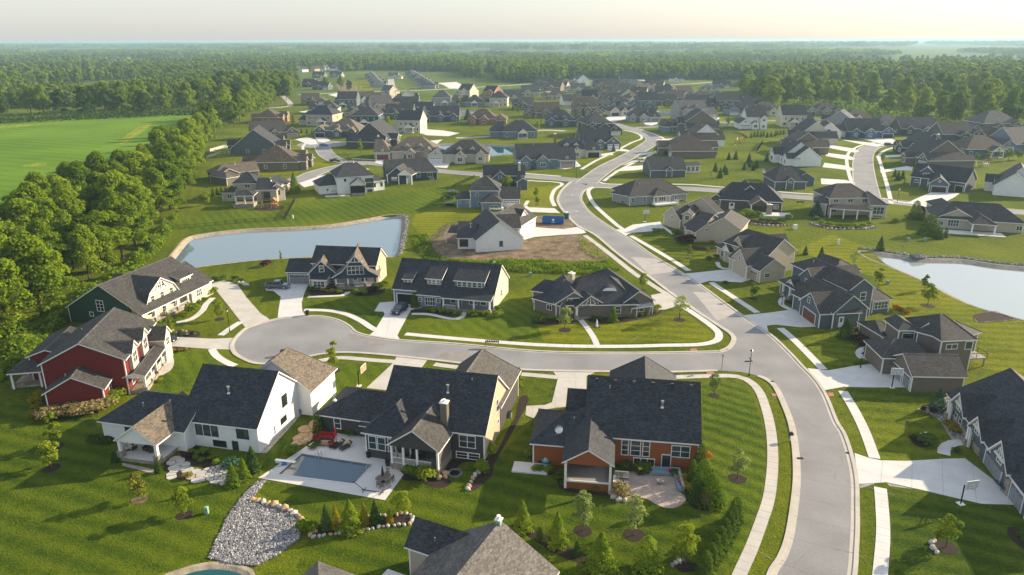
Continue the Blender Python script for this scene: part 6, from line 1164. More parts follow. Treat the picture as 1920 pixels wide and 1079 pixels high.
for i, p in enumerate([(103.2,326.3),(107.8,333.4),(106.8,324.8),(110,330.5),(121,350.2),(111.7,347.1),(89.4,322.4),(93,320.9),(92,314.2),(87.2,306.6),(160.8,307.7),(157.9,299.1),(161.6,302.7),(104.5,355.4),(108.3,357),(52.7,383.5),(100.9,194.4),(41.3,459)]):
    con('conifer', p, rnd.uniform(3,4.6), 'small dark evergreen on the back lawns, %s' % ['left of the four below the playset lawn', 'behind that group', 'right within the clump', 'lowest of the clump', 'alone at the far right', 'highest of the clump', 'left of the mulch strip', 'upright one in the mulch strip', 'right of the mulch strip', 'nearest the side street', 'upper of three before the navy house', 'lower of three before the navy house', 'right of three before the navy house', 'upper left of the back fence', 'upper right of the back fence', 'on the roadside lawn of the cream house', 'by the pond head', 'by the middle bend'][i])
for i, p in enumerate([(140.8,438),(144.2,442.9),(146.9,445.4),(148,442.8),(150.4,445.3),(150.9,440.2),(154.2,442.7),(157.3,445.1),(160.3,450.2),(163.1,452.8),(166,455.4),(170.8,460.7)]): con('arborvitae', p,3.2, 'dark sapling in the curved row behind the plain white house, %s' % ['leftmost', 'second from left', 'third from left', 'fourth from left', 'fifth from left', 'sixth from left', 'sixth from right', 'fifth from right', 'fourth from right', 'third from right', 'second from right', 'rightmost'][i])
# ---- shrubs and planted beds
for p in ([(23.62,86.11),(25.65,87.94),(25.95,85.07),(26.18,79.08),(24.61,77.42),(22.33,77.54),(22.01,80.82)],[(6.02,84.94),(6.83,82.22),(12.55,81),(13.19,82.18),(13.9,80.87),(14.49,80.29),(12.77,80.07),(6.76,81.27),(5.92,83.32)],[(-8.21,89.11),(-4.15,89.08),(-2.19,91.17),(-0.47,98.12),(0.42,100.91),(1.15,107.12),(2.2,108.24),(2.59,106.37),(0.9,99.74),(-0.85,93.48),(-2.43,88.12),(-2.79,84.99),(-3.85,83.01),(-4.9,81.57),(-5.72,81.46),(-5.43,83.76),(-4.62,86.29),(-5.06,88.14),(-6.96,88.02),(-8.09,85.53),(-9.11,85.8)],[(-15.49,85.84),(-9.29,84.53),(-8.06,83.28),(-8.94,82.19),(-10.77,82.44),(-12.45,83.8),(-14.3,83.93)],
          [(-23.44,72.62),(-22.84,74.52),(-19.41,75.22),(-13.02,76.56),(-12.13,75.7),(-12.37,74.57),(-16.3,73.98),(-19.29,73.09)],[(-47.3,92.04),(-46.01,93.34),(-43.5,91.44),(-40.69,89.18),(-40.43,86.77),(-42.82,87.31),(-45.28,88.67)],[(-47.96,88.41),(-45.38,87.86),(-41.32,83.61),(-43.03,83.99),(-45.78,85.13)],[(4.83,69.07),(2.38,71.7),(0.03,73.68),(-0.42,74.4),(1.5,74.39),(4.85,71.69),(8.84,68.33),(7.86,67.45)],[(-36.45,82.72),(-35.86,87.8),(-34.92,88.06),(-34.44,85.7),(-35.14,83.57),(-36.11,82.36)],
          [(97.1,144.7),(102.2,146),(104,141.9),(102.6,141),(95.4,140.4)],[(57.86,94.58),(59.43,95.8),(60.5,94.87),(59.92,92.78),(58.31,91.62),(57.4,92.5)],[(63.5,126),(67.7,130.6),(67.6,124.2),(66.5,120.2),(65,120.7),(65.4,125.5),(65.6,128)],[(3.9,141.3),(5.6,143.8),(9.9,142.5),(13.9,143.7),(14.1,141.8),(10.9,140.6),(6.5,139.5)],[(16,143.7),(23,144.8),(30,146.7),(32.1,148.6),(30.5,144.8),(21.8,140.5),(16.6,140.6)],[(-21.7,149.2),(-18.4,148.5),(-12.6,147.8),(-11.5,145.2),(-13.7,144.6),(-17.7,146.5),(-21.1,146.6)],
          [(-47.4,163.1),(-38.5,162.2),(-37.6,159.2),(-43.6,157.8),(-46.2,159.3)],[(-37.2,161.8),(-31,161.8),(-29.8,163.7),(-29.9,159.1),(-35.1,157.7)],[(-63.3,118.6),(-64.5,123.7),(-66.1,128.6),(-67.8,130.5),(-67.4,126.6)],[(-69.4,134.5),(-67.4,137.3),(-62.7,136.7),(-61.8,133.9),(-65.7,133.4)],[(-64.7,128.6),(-61.4,129.1),(-60.9,127.3),(-63.4,126.1)],[(60.4,156.7),(62.5,153.1),(62.1,149),(60.8,151)],[(109.5,199.8),(109.7,198.6),(108.7,197.5)],[(49.7,200.6),(51.4,195),(60.7,191.7),(63,194.8),(56,196)],[(94.4,226.8),(99.4,222.5),(106.4,219.6),(112.2,222.3),(110,218.2),(99.3,218.4),(93.1,222.6)],[(72.4,229.3),(77.3,231.4),(82.7,226.9),(87.2,225.4),(85.9,222.7),(76.3,222.8),(71.8,225.7)],[(-58.93,105.36),(-56.24,103.56),(-52.75,106.23),(-51.34,103.88),(-56.3,100.14)],[(59.15,73.76),(60.56,72.55),(58.35,69.24),(57.75,70.64),(57.94,72.57)],[(19.99,67.56),(20.45,67.04),(19.78,66.18),(18.2,66.11),(17.99,67.05),(18.83,67.66)],[(-78.43,108.29),(-73.72,105.47),(-71.69,101.09),(-74.41,102.3)]):
    sheet('mulch_bed', p, .028, 'mulch',3)
sheet('gravel_bed',[(63.46,103.21),(66.38,104.43),(70.64,107.34),(68.18,100.93),(65.08,93.63),(63.54,93.64),(64.79,98.95),(64.46,101.64)], .028, 'gravel',3); sheet('gravel_bed',[(12.01,107.04),(13,112.1),(13.5,113.5),(12.64,104.83)], .025, 'gravel'); sheet('gravel_strip',[(-35.82,90.82),(-32.43,108.89),(-31.72,108.12),(-34.62,90.81)], .025, 'gravel'); sheet('gravel_strip',[(-53.85,88.45),(-48,86.56),(-47.81,85.53),(-53.3,87.65)], .025, 'gravel'); sheet('gravel_strip',[(45.12,82.47),(47.31,83.43),(47.17,82.7),(44.87,81.75)], .025, 'gravel'); sheet('gravel_strip',[(48.81,82.93),(51.75,81.47),(48.88,82.2)], .025, 'gravel')
sheet('planting_bed',[(-30.2,213.7),(-25.5,213.6),(-16.7,180.7),(-12.6,185.5),(0,183.9),(13.8,182.2),(25.6,186),(27.5,176.5),(18.4,173.1),(5.3,175),(-8,176.9),(-16.8,177),(-22.5,186.6),(-26.8,196)], .012, 'grass')
def row(pts, key, h, label, wide=1.2, group=None):
    n = len(pts)
    for i, p in enumerate(pts):
        pos = 'in the middle' if n == 1 else ('leftmost' if i == 0 else 'rightmost' if i == n - 1 else ['second', 'third', 'fourth', 'fifth', 'sixth', 'seventh', 'eighth', 'ninth'][i - 1] + ' from left')
        plant(key, p, h * rnd.uniform(.85,1.15), label if n == 1 else label + ', ' + pos, 'shrub', 'shrub', group or label, wide)
row([(6.19,84.18)], 'shrub_dark',1.1, 'dark shrub at the left foot of the screened porch'); row([(7.43,82.82),(8.17,82.57),(8.92,82.45),(9.74,82.32),(10.55,82.08),(11.35,81.83)], 'shrub', .95, 'round green shrub in the row below the screened porch'); row([(3.01,86.24),(3.87,86.1),(4.79,85.84)], 'shrub', .9, 'round shrub beside the small side terrace'); row([(2.3,89.73)], 'shrub_lime',1.2, 'shrub at the left corner of the brown house')
row([(13.89,83.27),(13.74,82.18)], 'shrub_gold',1.0, 'golden shrub by the porch steps',1.3); row([(13.51,80.52)], 'shrub_dry',1.8, 'tall straw coloured grass clump by the stone patio',1.1); row([(22.28,83.58),(22.43,81.76)], 'shrub_gold',1.0, 'golden shrub at the right edge of the patio',1.5); row([(23.89,77.97)], 'shrub_dry',2.0, 'straw grass clump under the rounded evergreens', .7); row([(26.14,88.75)], 'shrub_orange',1.5, 'rust orange shrub at the brown house corner'); row([(15.41,86.42),(17.12,85.89),(17.94,85.63),(21.61,85.09)], 'shrub_dark',1.3, 'dark shrub along the brown rear wall')
row([(-11.23,84.16)], 'shrub_lime',2.3, 'feathery green shrub below the grey porch',1.3); row([(-13.62,85.19),(-12.72,84.8)], 'shrub',1.5, 'green shrub against the porch stone'); row([(-3.3,90.33)], 'shrub_lime',1.8, 'lime ball shrub at the right corner of the grey house',1.1); row([(-4.2,86.67),(-4.03,85.76)], 'shrub',1.3, 'thin shrub in the curved stone bed'); row([(-31.15,90.51)], 'shrub',1.6, 'green shrub beside the flagstone steps'); row([(-28.64,96.41),(-28.08,97.35)], 'arborvitae',2.8, 'column shrub by the garden stair'); row([(-25.46,97.02),(-24.38,96.38),(-23.33,95.91)], 'shrub_dark',1.0, 'low shrub behind the red lounge chairs',1.6)
row([(-24.29,73.22)], 'shrub',1.9, 'loose green bush between boulders and pool bed',1.3); row([(-28.29,91.91),(-27.98,92.78)], 'shrub_dark', .8, 'small shrub beside the pool bed'); row([(-46.86,92.61)], 'shrub_dark',1.4, 'dark shrub at the porch wall',1.4); row([(-45.27,91.16),(-44.14,90.59),(-43.35,90.87),(-41.8,89.19),(-40.79,88.1),(-42.77,88.65),(-44.02,89.2)], 'shrub', .8, 'mixed low plant in the dark bed by the white house'); row([(-44.99,89.76),(-42.5,89.47)], 'shrub_purple', .7, 'plum coloured low plant in the dark bed'); row([(-38.64,87.82)], 'shrub_blue',1.1, 'wide blue green juniper by the terrace',2.2); row([(-43.2,84.74)], 'shrub_gold', .8, 'small olive shrub in the lower bed'); row([(-60.6,94.18),(-59.51,94.18),(-58.27,93.87)], 'shrub_dark',1.2, 'dark shrub at the left wall of the white house',1.4)
row([(-71.63,101.26),(-70.57,101.42),(-69.61,101.75),(-68.65,102.09),(-67.67,102.43),(-66.7,102.76),(-65.71,103.1),(-64.91,103.8),(-64.38,105.04)], 'shrub_dry',1.9, 'cream variegated shrub along the red end wall',1.5); row([(-63.82,105.76),(-63.98,107.61)], 'shrub_lime',2.2, 'bright shrub at the red house corner',1.3); row([(-73.65,101.61),(-74.98,104.05),(-76.65,106.22),(-77.09,108.09)], 'shrub_gold',1.3, 'golden shrub by the red house patio',1.2); row([(-61.2,112.7),(-61.11,111.65)], 'shrub_lime', .8, 'round shrub at the porch end'); row([(-60.2,113.9)], 'shrub_gold', .9, 'yellow shrub beside the red house walk'); row([(-63.1,118.6),(-63.4,119.7),(-63.7,120.9),(-64,122)], 'shrub_lime', .95, 'lime round shrub in the red house bed',1.3); row([(-64.4,124.2),(-65.5,125.9)], 'shrub_orange',1.2, 'orange shrub beside the curved walk'); row([(-66.2,127.9)], 'shrub',2.0, 'green shrub by the black pickup'); row([(-63.4,126.8),(-62.1,126.8),(-61.2,127.3)], 'shrub_gold', .7, 'yellow low shrub along the red house drive')
row([(-73.9,138.5)], 'shrub_lime',2.0, 'lime shrub at the near end of the green porch',1.2); row([(-67.8,147)], 'shrub_lime',2.6, 'large round shrub at the far end of the green porch',1.1); row([(-72.8,139.7),(-72.5,140.8),(-71.9,142),(-69.1,142.6),(-68.8,144.5),(-68.8,152.4),(-68.7,155.2)], 'shrub', .9, 'low green shrub along the green house porch'); row([(-68.5,159.5)], 'shrub',2.2, 'green shrub beside the pale drive'); row([(-66.7,134.5),(-65.2,134.5),(-63.1,135)], 'shrub_dark', .9, 'dark low shrub in the rock bed'); row([(-71.8,169.8),(-70.2,170.7),(-67.2,169.8),(-65.1,168.1)], 'shrub_dark',1.2, 'dark shrub behind the green house drive')
row([(-43.5,161.5),(-42.5,160.4),(-41.5,160.4)], 'shrub_gold', .95, 'golden ball shrub before the navy house',1.2); row([(-46.3,161.6),(-45,161.5)], 'shrub_dark',1.1, 'dark shrub before the navy house'); row([(-42,162.3)], 'shrub_purple',1.4, 'purple shrub by the navy porch'); row([(-39.6,160)], 'shrub_lime',1.0, 'grey lime shrub by the porch steps',1.5); row([(-36,159.9),(-34.7,159.2),(-33.4,159.2)], 'shrub',1.1, 'green shrub along the navy porch rail'); row([(-32.2,160.6)], 'shrub_purple',1.6, 'purple shrub at the corner of the navy porch'); row([(-31.6,162.6),(-31,163.7),(-30.3,165.3)], 'shrub_dark',1.4, 'dark shrub at the peach gable')
row([(-21.1,150.5)], 'arborvitae',3.0, 'dark upright shrub by the open garage',1.2); row([(-17.9,148.5),(-16.6,147.2),(-15,147.1),(-13.2,146.5),(-12.2,145.2),(-11.3,145.2)], 'shrub',1.1, 'round green shrub in front of the slate blue house'); row([(-8.8,145.2),(-7.7,145.1),(-6.3,145.1),(-5.2,145.1),(-3.6,145.1),(-3.2,148.3)], 'shrub',1.2, 'shrub along the slate blue porch'); row([(-63.1,181.3)], 'shrub_purple',2.0, 'dark purple shrub beside the navy garage',1.2)
row([(5.2,140.7)], 'shrub_dark',1.6, 'dark shrub in the left bed of the ranch',1.3); row([(7.9,142.5),(9.2,141.9),(10.5,141.9)], 'shrub',1.0, 'low green shrub along the ranch wall'); row([(16.8,142.4),(18.1,142.4)], 'shrub_dark',1.0, 'shrub by the ranch entry'); row([(20,144.9)], 'shrub',1.8, 'green shrub left of the cone evergreen'); row([(23.9,144.2),(25.5,144.2),(27,144.5),(28.5,145.1),(30.4,146.7)], 'shrub', .85, 'low shrub under the metal awning'); row([(31,148.6)], 'shrub_lime',1.2, 'lime shrub at the ranch corner',1.3)
row([(49.8,202.3)], 'shrub_purple',3.0, 'large purple shrub before the greige house',1.7); row([(48.5,212.6),(50,212.6)], 'shrub_dark',2.0, 'dark shrub at the greige entry',1.2); row([(52.4,201.7),(53.9,201.7),(55.4,201.6),(57,202.2)], 'shrub_gold', .9, 'yellow green shrub along the greige wall'); row([(43.3,216.5),(44.6,216.5)], 'shrub',1.2, 'green shrub beside the greige drive',1.4); row([(51.9,185.7),(54.1,187.6)], 'shrub_dark',1.2, 'dark shrub by the tan entry'); row([(60.8,169.2),(62.4,169.2),(64.2,170)], 'shrub',1.1, 'green shrub along the tan gable'); row([(50.7,166)], 'shrub_dark', .7, 'low mound on the shaded lawn',1.6)
row([(61.5,154.5),(61.5,152.4),(61.7,151)], 'shrub_dark', .9, 'dark shrub at the slate porch'); row([(63.5,139)], 'shrub',1.3, 'green shrub by the brown garage doors'); row([(72.1,140.7),(71.5,141.3)], 'shrub_lime',1.2, 'green shrub at the slate side door'); row([(82.4,148.1),(82.9,146.8),(83.3,145.5)], 'shrub_orange',1.0, 'rust coloured shrub behind the slate house',1.3); row([(67.7,132.7),(66.3,130),(66.7,129.3)], 'shrub_purple',1.8, 'brown purple shrub left of the tan two storey'); row([(66.4,125.5),(67.2,125),(65.9,124),(68.4,126.9)], 'shrub_blue',1.2, 'blue green mound by the curved walk',1.5); row([(61.5,120.3),(62.5,120.7),(65.5,120.7)], 'shrub', .9, 'green shrub beside the lower lamp')
row([(65.44,97.97),(65.37,96.86),(65.55,96.07)], 'shrub_gold', .9, 'gold mound along the stone house walk',1.4); row([(64.18,102.68),(65.3,101.98)], 'shrub_purple', .8, 'red small shrub in the gravel bed'); row([(66.9,101.28),(67.16,100.43)], 'shrub_dark', .9, 'dark shrub in the gravel bed'); row([(59.08,92.78)], 'shrub_dark',1.5, 'wide dark shrub beside the white lawn ornament',1.6); row([(58.02,93.98)], 'shrub_purple', .8, 'red shrub in the lawn island'); row([(62.18,90.46)], 'shrub_dark', .8, 'shrub between walk and garage',1.4); row([(59.05,71.98),(58.91,70.82)], 'shrub_dark', .8, 'low dark plant at the right edge bed')
row([(97.8,231.1),(97.2,225.3),(98.7,222.5),(100.8,221.1),(103.4,221),(105.7,221),(108,221),(111.5,223.7)], 'shrub',1.4, 'shrub in the stone edged bed of the cream two storey',1.5); row([(99.9,236.4)], 'spruce',5.0, 'blue green spruce left of the cream two storey',1.2); row([(74.7,232.9),(77.2,234.4),(78.3,231.4)], 'shrub',2.8, 'tall shrub hiding the charcoal patio wall',1.1); row([(79.4,228.4),(81,227),(82.8,226.2),(85,226.9)], 'shrub_dark',1.3, 'low dark shrub around the charcoal patio',1.4); row([(88.6,231.2)], 'shrub',2.4, 'green shrub at the patio end',1.1); row([(121.2,226.4)], 'shrub_lime',1.6, 'round lime bush on the slope',1.6); row([(136.6,239.7)], 'shrub_purple',2.6, 'red brown round tree by the column evergreen',1.2)
row([(-110.6,332.2),(-107.7,332.1)], 'shrub_dark',2.0, 'dark hedge end below the taupe corner house',1.6); row([(-99.7,332)], 'shrub_lime',2.4, 'lime shrub at the taupe corner house'); row([(-111.7,272.3),(-110.9,274.3),(-109.3,274.2),(-108,275.2)], 'arborvitae',3.2, 'narrow dark column left of the cream house',1.); row([(-68,277.6)], 'shrub',2.2, 'round shrub at the white garage wall'); row([(-62.5,277.5)], 'arborvitae',3.0, 'dark cone beside the screened porch',1.); row([(-24.7,259.4)], 'young_mid',3.6, 'purple brown small tree behind the grey house',1.); row([(-23.1,263),(-21,266.8)], 'shrub_dark',2.4, 'dark bush beside the trampoline',1.3)
for i, p in enumerate([(76.9,371.7),(78,371.7),(79,371.7),(80.1,371.6)]): plant('arborvitae', p,2.2, 'small dark potted cone along the brown rear wall, %s' % ['leftmost', 'second', 'third', 'rightmost'][i], 'shrub', 'shrub', 'cones on the brown terrace')
for i in range(10):
    p = ((-135.4,469.6)[0] + i * 3.6,(-135.4,469.6)[1] - i * .6); plant('arborvitae', p,3.0, 'clipped dark cone in the hedge row beyond the far cul-de-sac, %s' % ('leftmost' if i == 0 else 'rightmost' if i == 9 else ['second', 'third', 'fourth', 'fifth', 'sixth', 'seventh', 'eighth', 'ninth'][i - 1] + ' from left'), 'shrub', 'shrub', 'hedge row cones')
# tall weeds along the building plot: nobody could count them
def weeds(name, poly, n, h, mat, leaf=.5):
    xs = [p[0] for p in poly]; ys = [p[1] for p in poly]; C = []
    while len(C) < n:
        p = (rnd.uniform(min(xs), max(xs)), rnd.uniform(min(ys), max(ys)))
        if inside(p, poly): C.append((p[0], p[1], rnd.random() ** 1.5 * h * (.5 + .5 * math.sin(p[0] * .6) * math.sin(p[1] * .5 + 1) + .3)))
    C = np.array(C); nn = sph(n) + (0,0, .5); nn /= np.linalg.norm(nn, axis=1)[:, None]
    kind(link(name, quads(name, C, nn, leaf * rg.uniform(.5,1.3, n), mat)), 'stuff')
weeds('tall_weeds',[(-12.5,184.5),(0,183.4),(13.8,181.8),(25.5,185.5),(27.6,176.5),(18.4,173.1),(5.3,175),(-8,176.9)],5200,1.1, 'leaf_mid'); weeds('tall_weeds',[(-30.4,212.4),(-25.5,213.6),(-21.8,195.9),(-15.7,180.7),(-22.4,185.6),(-26.8,196)],2200,1.0, 'leaf_mid'); weeds('tall_weeds',[(-18.5,188.5),(-11.2,185.5),(0,186.8),(11.2,185.2),(5.6,183.3),(-11,182.5)],1500, .7, 'leaf_lime'); weeds('tall_weeds',[(-24.8,207.4),(-20.5,227),(-10.3,232.7),(0.1,214.6),(-10,226.9),(-19.6,220.1),(-22.2,204.4),(-23.5,196)],900, .6, 'leaf_mid', .4); weeds('tall_weeds',[(19.6,209.3),(23.5,202.1),(25.8,188),(22.5,186),(19.1,195.4)],700, .5, 'leaf_lime', .4); weeds('tall_weeds',[(4.7,207),(18.8,209.3),(22.1,195.4),(14.1,187.1),(5.8,190.3)],350, .3, 'leaf_dry', .35)
weeds('wood_undergrowth',[(-86.9,113.3),(-99.3,132.1),(-96.8,143.5),(-98.2,161.4),(-98.3,181.7),(-105.7,214.8),(-112.4,243.6),(-106.7,228.3),(-97.6,196.9),(-93.6,174.8),(-92.8,154.7),(-91.4,138.1),(-87.4,119.7)],13000,2.6, 'leaf_mid', .9)
weeds('wood_undergrowth',[(204.4,679.8),(193.7,580.1),(217.5,566.6),(265.4,613.7),(261.5,553),(268.6,509.2),(272.9,477.6),(289.5,454.5),(304.1,423.8),(333.8,467),(312.2,491.6),(292.4,555.9),(284.5,670.6),(210.1,630.6)],7000,7., 'leaf_mid',1.7); weeds('wood_undergrowth',[(-376.7,519.8),(-251.1,591.9),(-239.4,628.3),(-250.9,659.4),(-262.4,619.5),(-397,548.7)],3500,6., 'leaf_dark',1.7)
# ---- woods
def scatter(poly, n, dmin):
    xs = [p[0] for p in poly]; ys = [p[1] for p in poly]; out = []; t = 0
    while len(out) < n and t < n * 60:
        t += 1; p = (rnd.uniform(min(xs), max(xs)), rnd.uniform(min(ys), max(ys)))
        if inside(p, poly) and all((p[0] - q[0]) ** 2 + (p[1] - q[1]) ** 2 > dmin * dmin for q in out): out.append(p)
    return out
NT = [0]
def wood_trees(pts, hmin, hmax, keys, label, group, wide=1.05):
    for p in pts:
        NT[0] += 1; k = rnd.choice(keys); h = rnd.uniform(hmin, hmax); plant(k, p, h, {'wood_lime': 'lime ', 'wood_dark': 'dark ', 'wood_mid': 'mid green '}.get(k, '') + ('lower ' if h < hmin + (hmax - hmin) * .33 else 'high ' if h > hmin + (hmax - hmin) * .67 else '') + label(p), 'woodland_tree', 'tree', group, wide * rnd.uniform(.9,1.15))
BELT = [(-98.98,105.66),(-95.4,117.6),(-96.7,128.1),(-97.4,139),(-97.6,152.7),(-98.9,168.5),(-102.7,190.6),(-107.6,214.8),(-114.8,243.6),(-128.4,289.4),(-143.8,341.8),(-154.8,379),(-172.8,415.9),(-172.4,394.9),(-159.3,333.2),(-154.5,289.9),(-149.7,250.8),(-146.9,221.9),(-142.4,197.5),(-138.6,164.9),(-130.6,132.3)]
bl = scatter(BELT,92,6.2)
wood_trees(bl,13,19,['wood', 'wood', 'wood_mid', 'wood'], lambda p: 'leafy tree in the field belt, ' + ('nearest the red house' if p[1] < 175 else 'level with the left pond' if p[1] < 235 else 'beside the cream house' if p[1] < 300 else 'at its far end'), 'trees of the belt along the field')
wood_trees(scatter([(-156.9,388.6),(-174.2,439.2),(-187.4,507.3),(-201.5,581.5),(-214.2,668.8),(-235.8,801.4),(-243.3,869.8),(-272.6,940.9),(-263.8,818.8),(-238.2,669.8),(-211.8,553.8),(-180.5,439.4)],40,8),15,22,['wood', 'wood_lime', 'wood_mid', 'wood'], lambda p: 'leafy tree where belt and old wood meet, ' + ('near the black roofed house' if p[1] < 520 else 'near the brick house' if p[1] < 640 else 'at its far end'), 'tall trees behind the left cul-de-sac')
wood_trees(scatter([(-386.6,533.9),(-254.7,600.8),(-245,643.5),(-229.4,742.8),(-251.6,889),(-321.1,1000.6),(-324.1,874),(-308.4,695.6),(-347.1,647.5),(-434.9,603)],66,8.5),18,25,['wood', 'wood_dark', 'wood_mid'], lambda p: 'round crowned tree in the row beyond the field, ' + ('left part' if p[0] < -380 else 'middle part' if p[0] < -290 else 'right part'), 'tree row closing the crop field')
wood_trees(scatter([(220.5,722.5),(195.8,593.1),(225.3,587.6),(271.5,628.2),(270.6,573),(277.2,533.5),(281.2,499),(294.6,474),(306.4,440.9),(322.1,407.4),(445.7,570.9),(463.7,698.8),(428.1,769.1),(376.9,837.1),(320.7,877.2),(281.3,909.5)],84,10),18,27,['wood', 'wood_mid', 'wood', 'wood_lime'], lambda p: 'sunlit tree in the right wood, ' + ('left part' if p[0] < 270 else 'middle part' if p[0] < 360 else 'right part'), 'trees of the right wood')
for i,(k, p, h, l) in enumerate([('wood_lime',(285.4,526),15, 'pale lime tree in front of the right wood, left of two'),('wood_lime',(295.1,498.5),17, 'pale lime tree in front of the right wood, broad crowned'),('wood_mid',(303,476.7),17, 'olive round tree in front of the right wood'),('wood_mid',(-220.4,906.9),15, 'green tree beside the far dark farmhouse'),('wood_lime',(-206.9,926.6),15, 'sunlit tree left of the striped meadow'),('wood_dark',(-188.6,885.6),12, 'dark spruce shaped tree at the striped meadow'),('wood_dark',(-220.4,742.4),20, 'single round dark tree at the lane bend')]): plant(k, p, h, l, 'woodland_tree', 'tree', 'edge trees')
LG = [((124.5,655),6.5),((128,644.2),6),((134.2,638.8),6),((138.6,638.6),6.5),((142.7,638.4),6),((149.2,643.4),5),((162.2,617.7),6.5),((162.5,594.4),6),((69.2,657.3),6),((68.7,786.6),9),((10.7,578.2),6),((5.5,591.3),6.5),((2.2,600.3),7),((17,542.3),5),((20.8,520.7),4.5),((116.4,714.2),6),((121.7,701.4),7),((104.9,678.2),5),((-46.2,662),9),((-25.8,666.6),8),((220.1,349.6),5),((224.1,347.8),6),((232.1,352.6),6),((235.1,349.2),7),((242.2,352.3),6),((240.8,481.6),7),((248.2,463.9),7),((268.7,455.1),6),((175.6,348.9),5)]
for i,(p, h) in enumerate(LG): plant(rnd.choice(['young_lime', 'young_mid', 'young_tall']), p, h, 'small garden tree among the far houses, ' + ['in the lime row above the street pond, leftmost', 'second in the lime row', 'third in the lime row', 'fourth in the lime row', 'fifth in the lime row', 'rightmost in the lime row', 'left of the blue grey gables', 'before the blue grey gables', 'beside the nested gables', 'by the barn style house', 'in the middle garden, right', 'in the middle garden, centre', 'in the middle garden, left', 'low on the middle bank', 'lowest on the middle bank', 'under the far cluster', 'right under the far cluster', 'left under the far cluster', 'left of the silver pond houses', 'between the pond houses', 'beside the playset, left', 'beside the playset, second', 'beside the playset, third', 'beside the playset, fourth', 'beside the playset, rightmost', 'by the bright blue house', 'by the dark stone house', 'by the wide white garage', 'by the dark green house'][i], 'garden_tree', 'tree', 'garden trees among the far houses',1.15)
# distant woods read as one mass: points carrying shared low trees
def forest_mesh(mat, n, leaf, lob): return crown_lobes(wood_lobes(15,5.6, lob, .1), n, leaf, mat, 'far_crown')
FARP = bpy.data.collections.new('far_tree_kinds')
for i in range(5):
    o = bpy.data.objects.new('far_tree', forest_mesh(['leaf_far', 'leaf_wood', 'leaf_far', 'leaf_mid', 'leaf_far'][i],420,1.9,13)); FARP.objects.link(o)
GROV = bpy.data.collections.new('far_grove_kinds')
for i in range(4):
    lb = []
    for _ in range(26):
        a, d = rnd.uniform(0,6.28),34 * rnd.random() ** .5; r = rnd.uniform(5,8); lb.append((math.cos(a) * d, math.sin(a) * d, rnd.uniform(6,12), r))
    o = bpy.data.objects.new('far_grove', crown_lobes(lb,1000,4.6,['leaf_far', 'leaf_far', 'leaf_mid', 'leaf_wood'][i], 'grove', .4)); GROV.objects.link(o)
def mass(name, pts, coll, smin, smax):
    me = bpy.data.meshes.new(name); me.from_pydata([(x, y,0) for x, y in pts],[],[]); o = kind(link(name, me), 'stuff')
    g = bpy.data.node_groups.new(name, 'GeometryNodeTree'); g.interface.new_socket('Geometry', in_out='INPUT', socket_type='NodeSocketGeometry'); g.interface.new_socket('Geometry', in_out='OUTPUT', socket_type='NodeSocketGeometry')
    a = g.nodes.new('NodeGroupInput'); z = g.nodes.new('NodeGroupOutput'); mp = g.nodes.new('GeometryNodeMeshToPoints'); ip = g.nodes.new('GeometryNodeInstanceOnPoints'); ci = g.nodes.new('GeometryNodeCollectionInfo')
    ci.inputs['Collection'].default_value = coll; ci.inputs['Separate Children'].default_value = True; ci.inputs['Reset Children'].default_value = True
    r1 = g.nodes.new('FunctionNodeRandomValue'); r1.data_type = 'FLOAT'; r1.inputs[2].default_value = smin; r1.inputs[3].default_value = smax
    r2 = g.nodes.new('FunctionNodeRandomValue'); r2.data_type = 'FLOAT_VECTOR'; r2.inputs[0].default_value = (0,0,0); r2.inputs[1].default_value = (0,0,6.28)
    L = g.links.new; L(a.outputs[0], mp.inputs[0]); L(mp.outputs[0], ip.inputs['Points']); L(ci.outputs[0], ip.inputs['Instance']); ip.inputs['Pick Instance'].default_value = True
    L(r1.outputs[1], ip.inputs['Scale']); L(r2.outputs[0], ip.inputs['Rotation']); L(ip.outputs[0], z.inputs[0])
    m = o.modifiers.new('trees', 'NODES'); m.node_group = g
from mathutils import noise as mn
def fill_pts(poly, step, dens=lambda p: True):
    xs = [p[0] for p in poly]; ys = [p[1] for p in poly]; out = []
    x = min(xs)
    while x < max(xs):
        y = min(ys)
        while y < max(ys):
            p = (x + rnd.uniform(-.5, .5) * step, y + rnd.uniform(-.5, .5) * step)
            if inside(p, poly) and dens(p): out.append(p)
            y += step
        x += step
    return out
clr = lambda p, s=420., t=.0, o=0.: mn.noise((p[0] / s + o, p[1] / s * .7,3.1)) > t
VIL = [[(-967.1,1435.1),(-959.2,1535.6),(-937.9,1649.8),(-868.8,1741.9),(-1069.3,2148.3),(-1199.3,2063.8),(-1245.7,1854)],[(372.9,1075.4),(591.2,1244.7),(733.9,1549.6),(547.4,1453.6),(403.8,1202.7)],[(-377.2,1342.2),(-311.6,1428),(-347.2,1593.6),(-425.1,1515)]]
FLD = [[(-1449.3,2498),(-1186.7,2605.2),(-1308.6,2874.8),(-1591.5,2745)],[(-590.2,2378.4),(-330.9,2408.8),(-362.1,2637.8),(-645.1,2601.4)],[(-112,2770.3),(269.3,2752.2),(293.4,2999.6),(-122.1,3021.1)],[(476.3,2360.2),(809.9,2380.6),(899.3,2645.4),(528.3,2620.3)],[(813.8,1828.6),(1026.7,1846.6),(1154.2,2078.1),(913.7,2055.3)],[(-845.4,1850.6),(-716.4,1918.4),(-778.9,2087.3),(-927.5,2032.1)],[(-2048.4,3092.9),(-1904.1,3173.6),(-2147.5,3581.7),(-2302.8,3479.4)],[(-1081,3138.8),(-732.4,3131.9),(-807.7,3455.8),(-1192.4,3464.2)]]
for i, p in enumerate(FLD): sheet('far_field', p, .05,('dry_grass', 'crop', 'gravel')[i % 3])
